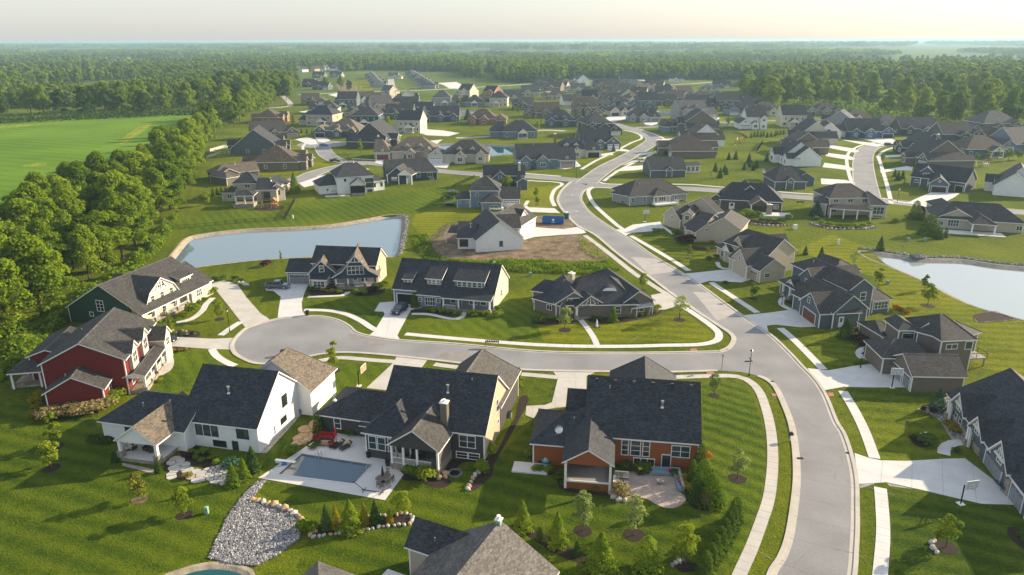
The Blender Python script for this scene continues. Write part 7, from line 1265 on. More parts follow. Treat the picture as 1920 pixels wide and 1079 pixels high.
free = lambda p: not any(inside(p, v) for v in FLD) and (not any(inside(p, v) for v in VIL) or rnd.random() < .22)
W1 = fill_pts([(-480.6,618.3),(-316.4,714.2),(-330.4,874.4),(-321.1,1000.6),(-257.2,909),(-316.4,1137.1),(-518.2,1332.2),(-504.5,1149.9),(-440.9,827.6),(-603.4,781)],9.5); W2 = fill_pts([(-682.9,839.6),(-500.9,883.4),(-504.5,1149.9),(-512.7,1421),(-366.5,1320.2),(-359.7,1625.6),(-446.6,2022.8),(-762,2163.2),(-1003.8,1908.1),(-1387.4,1725.1)],13, lambda p: clr(p,150, -.06) and free(p))
W3_ = fill_pts([(-311.3,1404.1),(-269.9,1501.1),(-95.1,1385.9),(-73.3,1185.1),(-41.9,1118.4),(-58.3,1430.7),(34,1177.4),(91.2,1173.3),(191,1237.3),(347.6,1154.8),(297.6,963.4),(327.7,896.6),(456.2,1255.4),(355.8,1498.5),(241.2,1567.4),(51.6,1792.8),(-129.5,1894.8),(-407.3,1842.9)],10.5); W4 = fill_pts([(290.9,941.1),(384.7,854.8),(436.2,784.1),(471.7,711.2),(455.3,583.5),(815.7,1059.9),(805.9,1227.8),(703.7,1276),(574,1208.1),(540.2,1289.3),(456.2,1255.4)],11, lambda p: clr(p,90, -.28) and free(p))
W5 = fill_pts([(-21.8,1087.3),(29,1003.8),(94,1109.1),(175.3,1134.5),(239,1099.2),(329.3,1093),(368.1,1223.8),(203,1316.7),(37.2,1288.4),(-25.8,1293.4)],10)
mass('wood_behind_field', W1, FARP, .6,1.05); mass('wood_with_clearings', W2, FARP, .8,1.3); mass('wood_behind_estate', W3_ + W5, FARP, .9,1.45); mass('wood_on_the_right', W4, FARP,1.1,1.7)
FAR1 = fill_pts([(-1233.6,1646.7),(1095.4,1429.5),(1584.3,2075.6),(-1911.9,2562.4)],21, lambda p: clr(p,300, -.03) and free(p)); mass('middle_distance_woodland', FAR1, FARP, .55,1.35)
FAR2 = fill_pts([(-1912.7,2493.7),(1571.4,2021.5),(2560.9,3305.9),(-3648.6,4773.9)],62, lambda p: clr(p,700, .03) and free(p)); mass('distant_woodland', FAR2, GROV, .6,1.2)
FAR3 = fill_pts([(-3944,4733.2),(2643.3,3211.3),(5687.6,6930.8),(-18554.3,22336.3)],150, lambda p: clr(p,1500, -.1)); mass('horizon_woodland', FAR3, GROV,1.3,2.2)

# ---------------------------------------------------------------- stones
def ico(n=1):
    bm = bmesh.new(); bmesh.ops.create_icosphere(bm, subdivisions=n, radius=1); v = [x.co[:] for x in bm.verts]; f = [[q.index for q in p.verts] for p in bm.faces]; bm.free(); return np.array(v), f
IV, IF = ico(1)
def stone_mesh(mat, flat=.65):
    v = IV * np.array([1, rnd.uniform(.65, .95), flat]) * rg.uniform(.78,1.12,(len(IV),1)); me = bpy.data.meshes.new('stone'); me.from_pydata(v.tolist(),[], IF); me.materials.append(MATS[mat]); me.update(); return me
STONES = {m: [stone_mesh('rock_' + m) for _ in range(5)] for m in ('tan', 'white', 'grey', 'dark')}
def stones(label, pts, mats, size, step, name='stone_border', cat='stone border', z=.0):
    c = resample(smooth(pts,4), step); t = thing(name, label, cat,(*c[0],0))
    for p in c:
        s = size * rnd.uniform(.75,1.25); o = link('stone', rnd.choice(STONES[rnd.choice(mats)]), t,(p[0] - c[0][0] + rnd.uniform(-.1, .1), p[1] - c[0][1] + rnd.uniform(-.1, .1), z + s * .3), rnd.uniform(0,6.3)); o.scale = (s, s * .85, s)
    return t
stones('curved wall of tan boulders around the grey rock bed',[(-32.85,79.65),(-32.17,79.19),(-29.71,78.39),(-27.59,77.29),(-26.47,76.31),(-25.56,75.36)],['tan', 'tan', 'white'], .62, .85); stones('short pile of tan boulders by the bush at the pool bed',[(-23.64,72.43),(-23.53,73.21),(-23.48,74.02)],['tan', 'white'], .6, .9)
stones('pale stone edging along the lower side of the pool bed',[(-23.28,72.23),(-22.29,72.52),(-20.21,73),(-18.04,73.48),(-15.98,73.97),(-13.83,74.47),(-12.56,74.57),(-12.12,75.6),(-12.49,76.45),(-13.36,76.67),(-14.74,76.25)],['white', 'white', 'tan'], .36, .62); stones('pale stone edging along the upper side of the pool bed',[(-23.12,74.63),(-20.7,75.23),(-17.02,76.26),(-15.06,76.25)],['white', 'tan'], .3, .7)
stones('white and tan boulders edging the curved mulch bed',[(-4.14,88.95),(-3.87,87.6),(-4.4,86.28),(-4.92,85),(-5.42,83.63),(-5.64,82.53),(-5.86,81.58)],['white', 'white', 'tan'], .5, .85); stones('tan boulders at the stone porch corner',[(-9.69,84.28),(-9,84.53),(-8.95,85.54)],['tan'], .6, .8)
stones('tan boulders beside the flagstone stair',[(-31.41,92.22),(-31.21,93.69),(-30.05,93.38),(-29.2,94.27)],['tan', 'white'], .5, .9); stones('half ring of white stones around the lime yellow tree',[(48.61,71.16),(48.06,70.6),(47.71,69.85),(47.78,69.21),(48.17,68.93)],['white'], .42, .6); stones('ring of white stones around the bright lime tree by the pavement',[(17.64,67.05),(17.98,67.57),(18.65,67.92),(19.48,67.92)],['white', 'grey'], .4, .6)
stones('white stones at the corner of the brown house porch',[(12.68,81.47),(12.77,80.07),(13.22,79.38),(13.72,79.15),(14.63,79.83)],['white', 'tan'], .5, .8); stones('pale stone edging below the cream two storey house',[(94.2,225.3),(95.5,221.2),(97.7,218.4),(102.5,218.3),(107.4,218.3),(111.6,220.9)],['white', 'grey'], .6,1.3); stones('stone edging below the charcoal patio',[(72.1,230),(74.3,227.1),(78.4,224.2),(82.9,222.7),(86.7,224)],['white', 'tan'], .5,1.3); stones('rocks in the bed beside the green house lawn',[(-68,136.7),(-66.6,135.9),(-65.6,136.7),(-64.1,135),(-62.9,135.5)],['white', 'tan', 'grey'], .5,1.3); stones('boulder at the end of the pond drive',[(-65.3,167.3),(-64.2,166.9),(-62.7,165.3)],['white'], .7,1.0); stones('pale border of the kidney shaped mulch bed on the slope',[(96.9,144.4),(99.8,145.7),(102.5,146.3),(103.3,144.1),(103.8,141.6),(99.5,140.7),(95.2,140.1),(95.6,142.3)],['white', 'tan'], .22, .5)
# loose grey rock spill: too many and too small to pick apart
def riprap(name, poly, n, s0, s1):
    xs = [p[0] for p in poly]; ys = [p[1] for p in poly]; V, Fc, k, mi = [],[],0,[]; base = [IV * np.array([1, .8, .65]) * rg.uniform(.75,1.15,(len(IV),1)) for _ in range(8)]
    while k < n:
        p = (rnd.uniform(min(xs), max(xs)), rnd.uniform(min(ys), max(ys)))
        if not inside(p, poly): continue
        s = rnd.uniform(s0, s1) * rnd.choice((.6,1,1,1.3)); a = rnd.uniform(0,6.28); c, q = math.cos(a), math.sin(a); b = rnd.choice(base) * s
        V.append(np.stack([b[:,0] * c - b[:,1] * q + p[0], b[:,0] * q + b[:,1] * c + p[1], b[:,2] + .1],1)); o = k * len(IV); Fc += [[i + o for i in f] for f in IF]; mi += [rnd.choice((0,0,0,1,2,2))] * len(IF); k += 1
    me = bpy.data.meshes.new(name); me.from_pydata(np.concatenate(V).tolist(),[], Fc); [me.materials.append(MATS[m]) for m in ('rock_grey', 'rock_white', 'rock_dark')]; me.polygons.foreach_set('material_index', mi); me.update(); return kind(link(name, me), 'stuff')
RIP = [(-32.49,84.05),(-33.78,83.68),(-34.46,80.58),(-34.84,76.04),(-34.45,71.61),(-34.22,68.64),(-31.47,67.66),(-28.39,67.29),(-26.56,69.06),(-24.92,71.85),(-24.94,73.52),(-25.86,75.26),(-27.63,76.96),(-29.57,77.95),(-32.32,78.86),(-32.97,79.99)]
sheet('rock_bed', RIP, .03, 'gravel'); riprap('grey_rock_spill', RIP,7500, .07, .17)
riprap('gravel_stones',[(63.63,103.21),(66.38,104.43),(70.43,106.97),(68.01,100.93),(65.1,93.93),(63.86,93.94),(64.79,98.95),(64.46,101.64)],500, .08, .16)
def riprap_bank(pts, n, w): 
    c = resample(smooth(pts,4), .35); o = offset(c, w); riprap('bank_stones', c + o[::-1], n, .12, .3)
riprap_bank([(-36.1,240.8),(-33.8,236.1),(-32.2,223.7),(-31.1,210.6),(-29.9,196),(-30.3,189.7)],420, -1.2); riprap_bank([(95.6,195),(100.7,193.8),(107.8,187.5),(118.5,186.3),(124.6,181.9),(130.9,179)],700,2.0)
def flags(label, poly, n, d, mat, name='flagstone_path', cat='stone path', z=.07):
    t = thing(name, label, cat,(*poly[0],0)); pts = scatter(poly, n, d)
    for p in pts:                                         # each stone: the part of the plot nearer to its own centre than to any other
        c = [(p[0] + d * 1.1 * math.cos(k * .785), p[1] + d * 1.1 * math.sin(k * .785)) for k in range(8)]
        for q in pts:
            if q is p or (q[0] - p[0]) ** 2 + (q[1] - p[1]) ** 2 > 9 * d * d: continue
            ax = (q[0] - p[0], q[1] - p[1]); c = clip(c, ax,(q[0] ** 2 - p[0] ** 2 + q[1] ** 2 - p[1] ** 2) / 2 - .06 * math.hypot(*ax), True)
            if len(c) < 3: break
        if len(c) > 2: b = MB(); b.prism([(x - poly[0][0], y - poly[0][1]) for x, y in c],0, z + rnd.uniform(-.015, .03)); b.obj('stone', mat, t)
flags('pale flagstone terrace below the white house',[(-41.9,85.75),(-41.15,86.78),(-40.05,87.3),(-38.69,86.76),(-37.53,83.21),(-39.4,83.72),(-41.06,84.35)],60, .5, 'flagstone', 'flagstone_terrace', 'stone terrace'); flags('curved flagstone steps from the white porch down to the terrace',[(-47.58,89.23),(-46.81,89.5),(-45.01,87.86),(-43.37,86.53),(-41.94,85.49),(-41.61,83.98),(-43.51,85.5),(-45.76,87.07)],26, .75, 'flagstone'); flags('tan flagstone stair climbing between white and grey house',[(-31.37,94.29),(-31.26,96.74),(-30.61,99.14),(-29.77,100.29),(-29.03,99.29),(-29.44,97.04),(-29.82,94.88),(-30.59,93.68)],13, .95, 'rock_tan', z=.12); flags('stepping stones in the dark bed beside the porch',[(-46.52,86.81),(-46.28,87.6),(-45.46,86.02),(-45.33,84.75)],6, .6, 'rock_white')
# ---------------------------------------------------------------- swimming pool
def holed(name, outer, hole, z, mat, parent=None):
    outer = outer if area(outer) > 0 else outer[::-1]; vs = [Vector(p) for p in outer + hole]; n = len(outer); v2, _, f2, _, _, of = delaunay_2d_cdt(vs,[],[list(range(n)), list(range(n, len(vs)))],0,1e-4); b = MB(); b.v = [(v[0], v[1], z) for v in v2]
    for f, sr in zip(f2, of):
        if 1 in sr or 0 not in sr: continue
        f = list(f); f = f if area([v2[i] for i in f]) > 0 else f[::-1]; b.f.append(tuple(f)); b.m.append(0); b.uv.append([(0,0)] * len(f))
    return kind(b.obj(name, mat, parent))
holed('pool_deck',[(-33.78,84.55),(-28.77,93.82),(-25.65,98.62),(-20.64,96.67),(-16.53,87.94),(-14.54,85.19),(-16.1,79.44)], POOL, .06, 'deck_concrete')
pl = thing('swimming_pool', 'rectangular swimming pool with grey blue water behind the dark grey house', 'swimming pool',(*POOL[0],0)); lp = [(p[0] - POOL[0][0], p[1] - POOL[0][1]) for p in POOL]; lp = lp if area(lp) > 0 else lp[::-1]
b = MB(); [b.poly([(*lp[(i + 1) % 4], -1.4),(*lp[i], -1.4),(*lp[i], .1),(*lp[(i + 1) % 4], .1)][::-1]) for i in range(4)]; b.obj('pool_wall', 'bank_grey', pl)
b = MB(); b.poly([(*p, -.12) for p in lp]); b.obj('pool_surface', 'pool_water', pl)
q = offset(lp + lp[:2], -.35)[1:5]; cb = MB()
for i in range(4): j = (i + 1) % 4; cb.hexa([(*lp[i], .03),(*q[i], .03),(*q[j], .03),(*lp[j], .03)][::-1],[(*lp[i], .1),(*q[i], .1),(*q[j], .1),(*lp[j], .1)][::-1])
cb.obj('coping', 'deck_concrete', pl)
L = [(p[0] - POOL[0][0], p[1] - POOL[0][1]) for p in [(-31.3,85.49),(-29.58,90.36),(-29.03,90.14),(-29.28,84.9)]]; b = MB(); b.poly([(*p, -.1) for p in (L if area(L) > 0 else L[::-1])]); M('pool_ledge',(.21, .22, .215), .12, spec=.7); b.obj('shallow_ledge', 'pool_ledge', pl)
def at(pts, name, label, cat, rot=0, z=.06, group=None): return thing(name, label, cat,(*pts, z), R(rot), group)
def P_(b, name, mat, t): return b.obj(name, mat, t)
def bx(*a, **k): b = MB(); b.box(*a, **k); return b
def tb(*segs, r=.03, n=5): b = MB(); [b.tube(p, q, r, n=n) for p, q in segs]; return b
t = at((-31.04,88.04), 'diving_board', 'white board on the left side of the pool deck', 'diving board', -12); P_(bx(-1.6,1.4, -.25, .25, .35, .43), 'board', 'white_plastic', t); P_(bx(-1.5, -.6, -.22, .22,0, .35), 'stand', 'white_plastic', t)
t = at((-31.25,87.77), 'pool_cleaner', 'blue pool cleaner with hose lying by the white board', 'pool cleaner'); P_(bx(-.3, .3, -.25, .25,0, .25), 'body', 'blue_paint', t); c = [(.0, -.3, .03),(-.9, -.6, .03),(-1.5, -1.3, .03),(-1.2, -2.1, .03),(-1.5, -3.0, .03),(-2.2, -3.4, .03)]; P_(tb(*zip(c, c[1:]), r=.03), 'hose', 'rock_grey', t)
for p, l in (((-27.26,90.2), 'bent metal grab rail pair at the upper pool edge, left'),((-26.7,90.06), 'bent metal grab rail pair at the upper pool edge, right'),((-19.51,86.64), 'metal ladder rail at the right end of the pool')):
    t = at(p, 'grab_rail', l, 'pool rail', -12); P_(tb(((0,0,0),(0,0, .9)),((0,0, .9),(0, -.6, .8)),((0, -.6, .8),(0, -.8, -.1)),((.5,0,0),(.5,0, .9)),((.5,0, .9),(.5, -.6, .8)),((.5, -.6, .8),(.5, -.8, -.1))), 'rail', 'metal_light', t)
def armchair(p, rot, fab, l, group=None, w=.8, frame='wicker'):
    t = at(p, 'lounge_chair', l, 'chair', rot, .06, group); P_(bx(-w / 2, w / 2, -.4, .4, .12, .3), 'frame', frame, t); P_(bx(-w / 2 + .1, w / 2 - .1, -.38, .28, .3, .46), 'seat', fab, t); P_(bx(-w / 2 + .05, w / 2 - .05, .26, .42, .3, .95), 'backrest', fab, t); [P_(bx(s * w / 2 - .06, s * w / 2 + .06, -.4, .42, .12, .62), 'arm', frame, t) for s in (-1,1)]; return t
armchair((-28.27,93.96),60, 'red_fabric', 'red cushioned lounge chair with a yellow pillow, left of the table', 'red poolside seats',1.0); armchair((-25.84,92.47), -70, 'red_fabric', 'red cushioned lounge chair right of the low table', 'red poolside seats',1.0)
def sofa(p, rot, fab, l, w=2.2, n=3, frame='wicker'):
    t = at(p, 'sofa', l, 'sofa', rot); P_(bx(-w / 2, w / 2, -.4, .4, .12, .3), 'frame', frame, t)
    for i in range(n): x = -w / 2 + w * i / n; P_(bx(x + .02, x + w / n - .02, -.38, .28, .3, .46), 'seat_cushion', fab, t); P_(bx(x + .02, x + w / n - .02, .24, .42, .44, .95), 'back_cushion', fab, t)
    return t
sofa((-27.1,94.56), -8, 'red_fabric', 'long red cushioned sofa against the planting by the pool',2.4)
t = at((-27.13,92.77), 'low_table', 'low teak table in front of the red sofa', 'table', -8); P_(bx(-.75, .75, -.4, .4, .36, .42), 'top', 'teak', t); [P_(bx(x - .04, x + .04, y - .04, y + .04,0, .36), 'leg', 'teak', t) for x in (-.68, .68) for y in (-.33, .33)]
def umbrella(p, mat, l, h=2.8):
    t = at(p, 'closed_umbrella', l, 'umbrella'); P_(tb(((0,0,0),(0,0, h)), r=.03), 'pole', 'metal_dark', t); b = MB(); b.tube((0,0, h * .42),(0,0, h * .6), .2, .17,8); b.tube((0,0, h * .6),(0,0, h), .17, .03,8); P_(b, 'canopy', mat, t); b = MB(); b.tube((0,0,0),(0,0, .1), .3, n=10); P_(b, 'base', 'metal_dark', t)
umbrella((-25.35,93.35), 'umbrella_red', 'closed red umbrella behind the pool loungers',3.0); umbrella((-17,83.46), 'black_trim', 'closed black umbrella through the dining table',2.6)
for p, l in (((-24.85,92.47), 'dark sun lounger with orange pillow, left of two'),((-23.69,92.02), 'dark sun lounger with orange pillow, right of two')):
    t = at(p, 'sun_lounger', l, 'sun lounger', -38, .06, 'dark loungers by the pool'); P_(bx(-.35, .35, -1.0, .35, .25, .36), 'seat', 'black_trim', t); b = MB(); b.hexa([(-.35, .35, .25),(.35, .35, .25),(.35,1.0, .65),(-.35,1.0, .65)],[(-.35, .35, .36),(.35, .35, .36),(.35, .95, .78),(-.35, .95, .78)]); P_(b, 'backrest', 'black_trim', t); P_(bx(-.22, .22, .45, .7, .5, .74), 'pillow', 'orange_cushion', t); [P_(bx(x - .03, x + .03, y - .03, y + .03,0, .25), 'leg', 'metal_dark', t) for x in (-.3, .3) for y in (-.9, .3)]
def dchair(p, rot, l, mat='teak', group=None, z=.06):
    t = at(p, 'garden_chair', l, 'chair', rot, z, group); P_(bx(-.25, .25, -.25, .25, .42, .47), 'seat', mat, t); b = bx(-.25, .25, .2, .25, .85, .95); [b.box(x - .03, x + .03, .2, .24, .47, .86) for x in (-.2, -.07, .07, .2)]; P_(b, 'backrest', mat, t); [P_(bx(x - .025, x + .025, y - .025, y + .025,0, .42), 'leg', mat, t) for x in (-.22, .22) for y in (-.22, .22)]; return t
M('weathered_wood',(.17, .13, .105), .85, .2)
t = at((-16.99,83.58), 'dining_table', 'oval weathered wood dining table on the pool deck', 'table',35); b = MB(); b.prism([(1.1 * math.cos(k * .4488), .65 * math.sin(k * .4488)) for k in range(14)], .7, .76); P_(b, 'top', 'weathered_wood', t); [P_(bx(x - .04, x + .04, y - .04, y + .04,0, .7), 'leg', 'weathered_wood', t) for x in (-.6, .6) for y in (-.3, .3)]
for p, r, l in (((-17.34,82.36),150, 'lower left'),((-16.86,82),185, 'lowest'),((-16.29,82.72),215, 'lower right'),((-15.88,83.7),250, 'rightmost'),((-16.73,85.08),340, 'uppermost')): dchair(p, r, 'weathered dining chair at the oval table, ' + l, 'weathered_wood', 'chairs at the oval table')
t = at((-17.98,81.3), 'hammock_stand', 'dark metal hammock stand without a hammock on the deck corner', 'hammock stand', -12); P_(tb(((-1.5,0, .1),(1.5,0, .1)), r=.05), 'beam', 'metal_dark', t); [P_(tb(((s * 1.2,0, .1),(s * 2.6,0,1.2)), r=.045), 'arm', 'metal_dark', t) for s in (-1,1)]; [P_(tb(((s * 1.2, -.6, .06),(s * 1.2, .6, .06)), r=.04), 'foot', 'metal_dark', t) for s in (-1,1)]
def planter(p, l, r=.3, h=.6, mat='black_trim', name='planter', cat='planter', z=.06): t = at(p, name, l, cat,0, z); b = MB(); b.tube((0,0,0),(0,0, h), r * .8, r,10); P_(b, 'pot', mat, t); b = MB(); b.tube((0,0, h),(0,0, h + .03), r * .85, n=10); P_(b, 'soil', 'mulch', t)
planter((-20.05,89.6), 'tall black planter at the grey house corner', .35, .8); planter((-17.03,87.41), 'black planter beside the porch steps', .35, .9); planter((-29.09,92.06), 'small white pot on the pool deck', .22, .3, 'white_plastic')
def grill(p, rot, l, z=.06):
    t = at(p, 'barbecue_grill', l, 'grill', rot, z); P_(bx(-.35, .35, -.28, .28, .1, .85), 'cabinet', 'metal_dark', t); b = MB(); b.hexa([(-.4, -.3, .87),(.4, -.3, .87),(.4, .3, .87),(-.4, .3, .87)],[(-.36, -.15,1.2),(.36, -.15,1.2),(.36, .28,1.2),(-.36, .28,1.2)]); P_(b, 'hood', 'black_paint', t); [P_(bx(s * .62 - .2, s * .62 + .2, -.25, .25, .82, .86), 'side_shelf', 'metal_light', t) for s in (-1,1)]
grill((-20.11,90.72), -12, 'black barbecue grill against the grey wall'); grill((-11.9,62.9), -26, 'covered black grill on the terrace of the nearest house', .5)
def porch_set(pts, z, lbl):
    for i,(p, r, fab) in enumerate(pts): armchair(p, r, fab, lbl + ', ' + ['leftmost', 'second', 'third', 'rightmost'][i], lbl).location.z = z
porch_set([((-54.14,90.66),40, 'cushion_pale'),((-53.37,90.93),150, 'cushion_pale'),((-51.28,90.64), -30, 'wicker'),((-50.26,90.21),200, 'wicker')], .63, 'wicker armchair on the white house porch')
porch_set([((-16.09,87.41), -160, 'cushion_pale'),((-15.25,87.67),170, 'cushion_pale'),((-13.35,87.66),0, 'wicker'),((-12.45,87.39),0, 'wicker')],1.1, 'porch chair behind the white railing of the grey house')
t = at((10.09,85.81), 'dining_table', 'dark dining table inside the screened brown porch', 'table', -5,1.08); P_(bx(-1.0,1.0, -.5, .5, .68, .75), 'top', 'teak', t); [P_(bx(x - .05, x + .05, y - .05, y + .05,0, .68), 'leg', 'teak', t) for x in (-.9, .9) for y in (-.4, .4)]
for p, r, l in (((9.33,85.42),170, 'left'),((10.09,85.16),180, 'middle'),((10.89,85.29),190, 'right')): dchair(p, r, 'brown chair at the table in the screened porch, ' + l, 'teak', 'chairs in the screened porch',1.08)
for p, l in (((8.23,85.95), 'hanging fern at the left of the screened porch'),((12.15,85.66), 'hanging fern at the right of the screened porch')): plant('shrub', p, .8, l, 'hanging_plant', 'plant', 'hanging ferns',1.,2.4)
armchair((4.09,88.08),0, 'wicker', 'dark wicker chair on the side terrace, left', 'dark chairs on the side terrace',1.0); armchair((5.25,87.94),0, 'wicker', 'dark wicker chair on the side terrace, right', 'dark chairs on the side terrace',1.0)
t = at((4.5,87.54), 'play_table', 'turquoise water play table on the side terrace', 'play table',0, .2); b = MB(); b.tube((0,0, .35),(0,0, .55), .5, .55,12); P_(b, 'basin', 'teal', t); b = MB(); b.tube((0,0, .55),(0,0, .85), .3, .22,10); P_(b, 'tower', 'cushion_pale', t); [P_(tb(((x, y,0),(x * .8, y * .8, .4)), r=.05), 'leg', 'teal', t) for x in (-.4, .4) for y in (-.4, .4)]
# stamped patio with its corner sofa
kind(sheet('patio',[(15.15,85.64),(18.6,85.37),(21.04,84.72),(21.92,84.21),(21.46,81.41),(21.83,80.01),(21.57,78.88),(20.27,77.77),(18.93,77.67),(17.77,78.56),(16.88,79.58),(15.47,80.05),(14.58,80.87),(14.36,82.65)], .035, 'stamped',3)); sheet('patio_edge',[(13.69,79.37),(14.83,80.28),(15.57,79.82),(14.63,78.92),(13.82,78.92)], .03, 'stamped',2)
t = at((20.26,85.1), 'corner_sofa', 'blue grey corner sofa with red pillows on the stone patio', 'sofa', -4, .035); M_ = 'blue_fabric'
P_(bx(-2.1,2.0, -.4, .45, .1, .28), 'frame', 'grey_deck', t); P_(bx(1.15,2.0, -4.0, -.4, .1, .28), 'frame', 'grey_deck', t); P_(bx(-2.1,2.0, .3, .48, .28, .85), 'backrest', 'grey_deck', t); P_(bx(1.85,2.02, -4.0, .3, .28, .85), 'backrest', 'grey_deck', t)
for i in range(4): P_(bx(-2.05 + i * .95, -1.13 + i * .95, -.38, .15, .28, .46), 'seat_cushion', M_, t); P_(bx(-2.05 + i * .95, -1.13 + i * .95, .12, .32, .44, .9), 'back_cushion', M_, t)
for i in range(4): P_(bx(1.18,1.7, -3.9 + i * .87, -3.06 + i * .87, .28, .46), 'seat_cushion', M_, t); P_(bx(1.68,1.87, -3.9 + i * .87, -3.06 + i * .87, .44, .9), 'back_cushion', M_, t)
P_(bx(.45, .9, -.1, .1, .46, .85), 'pillow', 'umbrella_red', t); P_(bx(1.45,1.66, -2.6, -2.2, .46, .82), 'pillow', 'umbrella_red', t)
t = at((19.29,82.99), 'fire_table', 'round stone fire table before the corner sofa', 'table',0, .035); b = MB(); b.tube((0,0,0),(0,0, .38), .3, .34,12); P_(b, 'base', 'stonework', t); b = MB(); b.tube((0,0, .38),(0,0, .45), .5, n=16); P_(b, 'top', 'grey_deck', t)
t = at((16.94,85.25), 'toy_car', 'yellow and navy ride-on toy at the brown wall', 'toy',10); P_(bx(-.25, .25, -.45, .45, .15, .5), 'body', 'navy_paint', t); P_(bx(-.24, .24, -.3, .3, .8, .95), 'roof', 'yellow', t); [P_(tb(((x, y, .5),(x * .9, y * .8, .8)), r=.03), 'roof_pillar', 'yellow', t) for x in (-.22, .22) for y in (-.3, .3)]; [P_(tb(((x - .05, y, .15),(x + .05, y, .15)), r=.15, n=10), 'wheel', 'tyre', t) for x in (-.25, .25) for y in (-.3, .3)]
t = at((-7.73,85.53), 'fire_pit', 'round dark fire pit on the lawn beside the grey house', 'fire pit',0, .02); b = MB(); [b.tube((math.cos(k * .449) * .9, math.sin(k * .449) * .9,0),(math.cos(k * .449 + .449) * .9, math.sin(k * .449 + .449) * .9,0), .18, n=5) for k in range(14)]; P_(b, 'ring', 'rock_dark', t); P_(bx(-.5, .5, -.5, .5, .0, .12), 'grate', 'metal_dark', t)
for p, r, l in (((63.06,81.88),30, 'navy blue slatted garden chair by the garage, upper'),((62.98,80.46),20, 'navy blue slatted garden chair by the garage, lower')):
    t = at(p, 'garden_chair', l, 'chair', r + 60, .05, 'blue slatted chairs'); m = 'adirondack_blue'; b = MB(); [b.hexa([(x - .06, -.4, .38),(x + .06, -.4, .38),(x + .06, .3, .28),(x - .06, .3, .28)],[(x - .06, -.4, .42),(x + .06, -.4, .42),(x + .06, .3, .32),(x - .06, .3, .32)]) for x in (-.24, -.08, .08, .24)]; P_(b, 'seat', m, t); b = MB(); [b.hexa([(x - .07, .28, .3),(x + .07, .28, .3),(x + .07, .32, .3),(x - .07, .32, .3)],[(x - .08, .6,1.05 - abs(x) * .4),(x + .08, .6,1.05 - abs(x) * .4),(x + .08, .64,1.05 - abs(x) * .4),(x - .08, .64,1.05 - abs(x) * .4)]) for x in (-.26, -.09, .09, .26)]; P_(b, 'backrest', m, t); [P_(bx(s * .4 - .07, s * .4 + .07, -.45, .4, .58, .62), 'arm', m, t) for s in (-1,1)]; [P_(bx(s * .36 - .05, s * .36 + .05, -.42, -.34,0, .58), 'leg', m, t) for s in (-1,1)]
t = at((62.8,80.93), 'side_table', 'small navy side table between the blue chairs', 'table'); P_(bx(-.25, .25, -.25, .25, .42, .47), 'top', 'adirondack_blue', t); [P_(bx(x - .03, x + .03, y - .03, y + .03,0, .42), 'leg', 'adirondack_blue', t) for x in (-.2, .2) for y in (-.2, .2)]
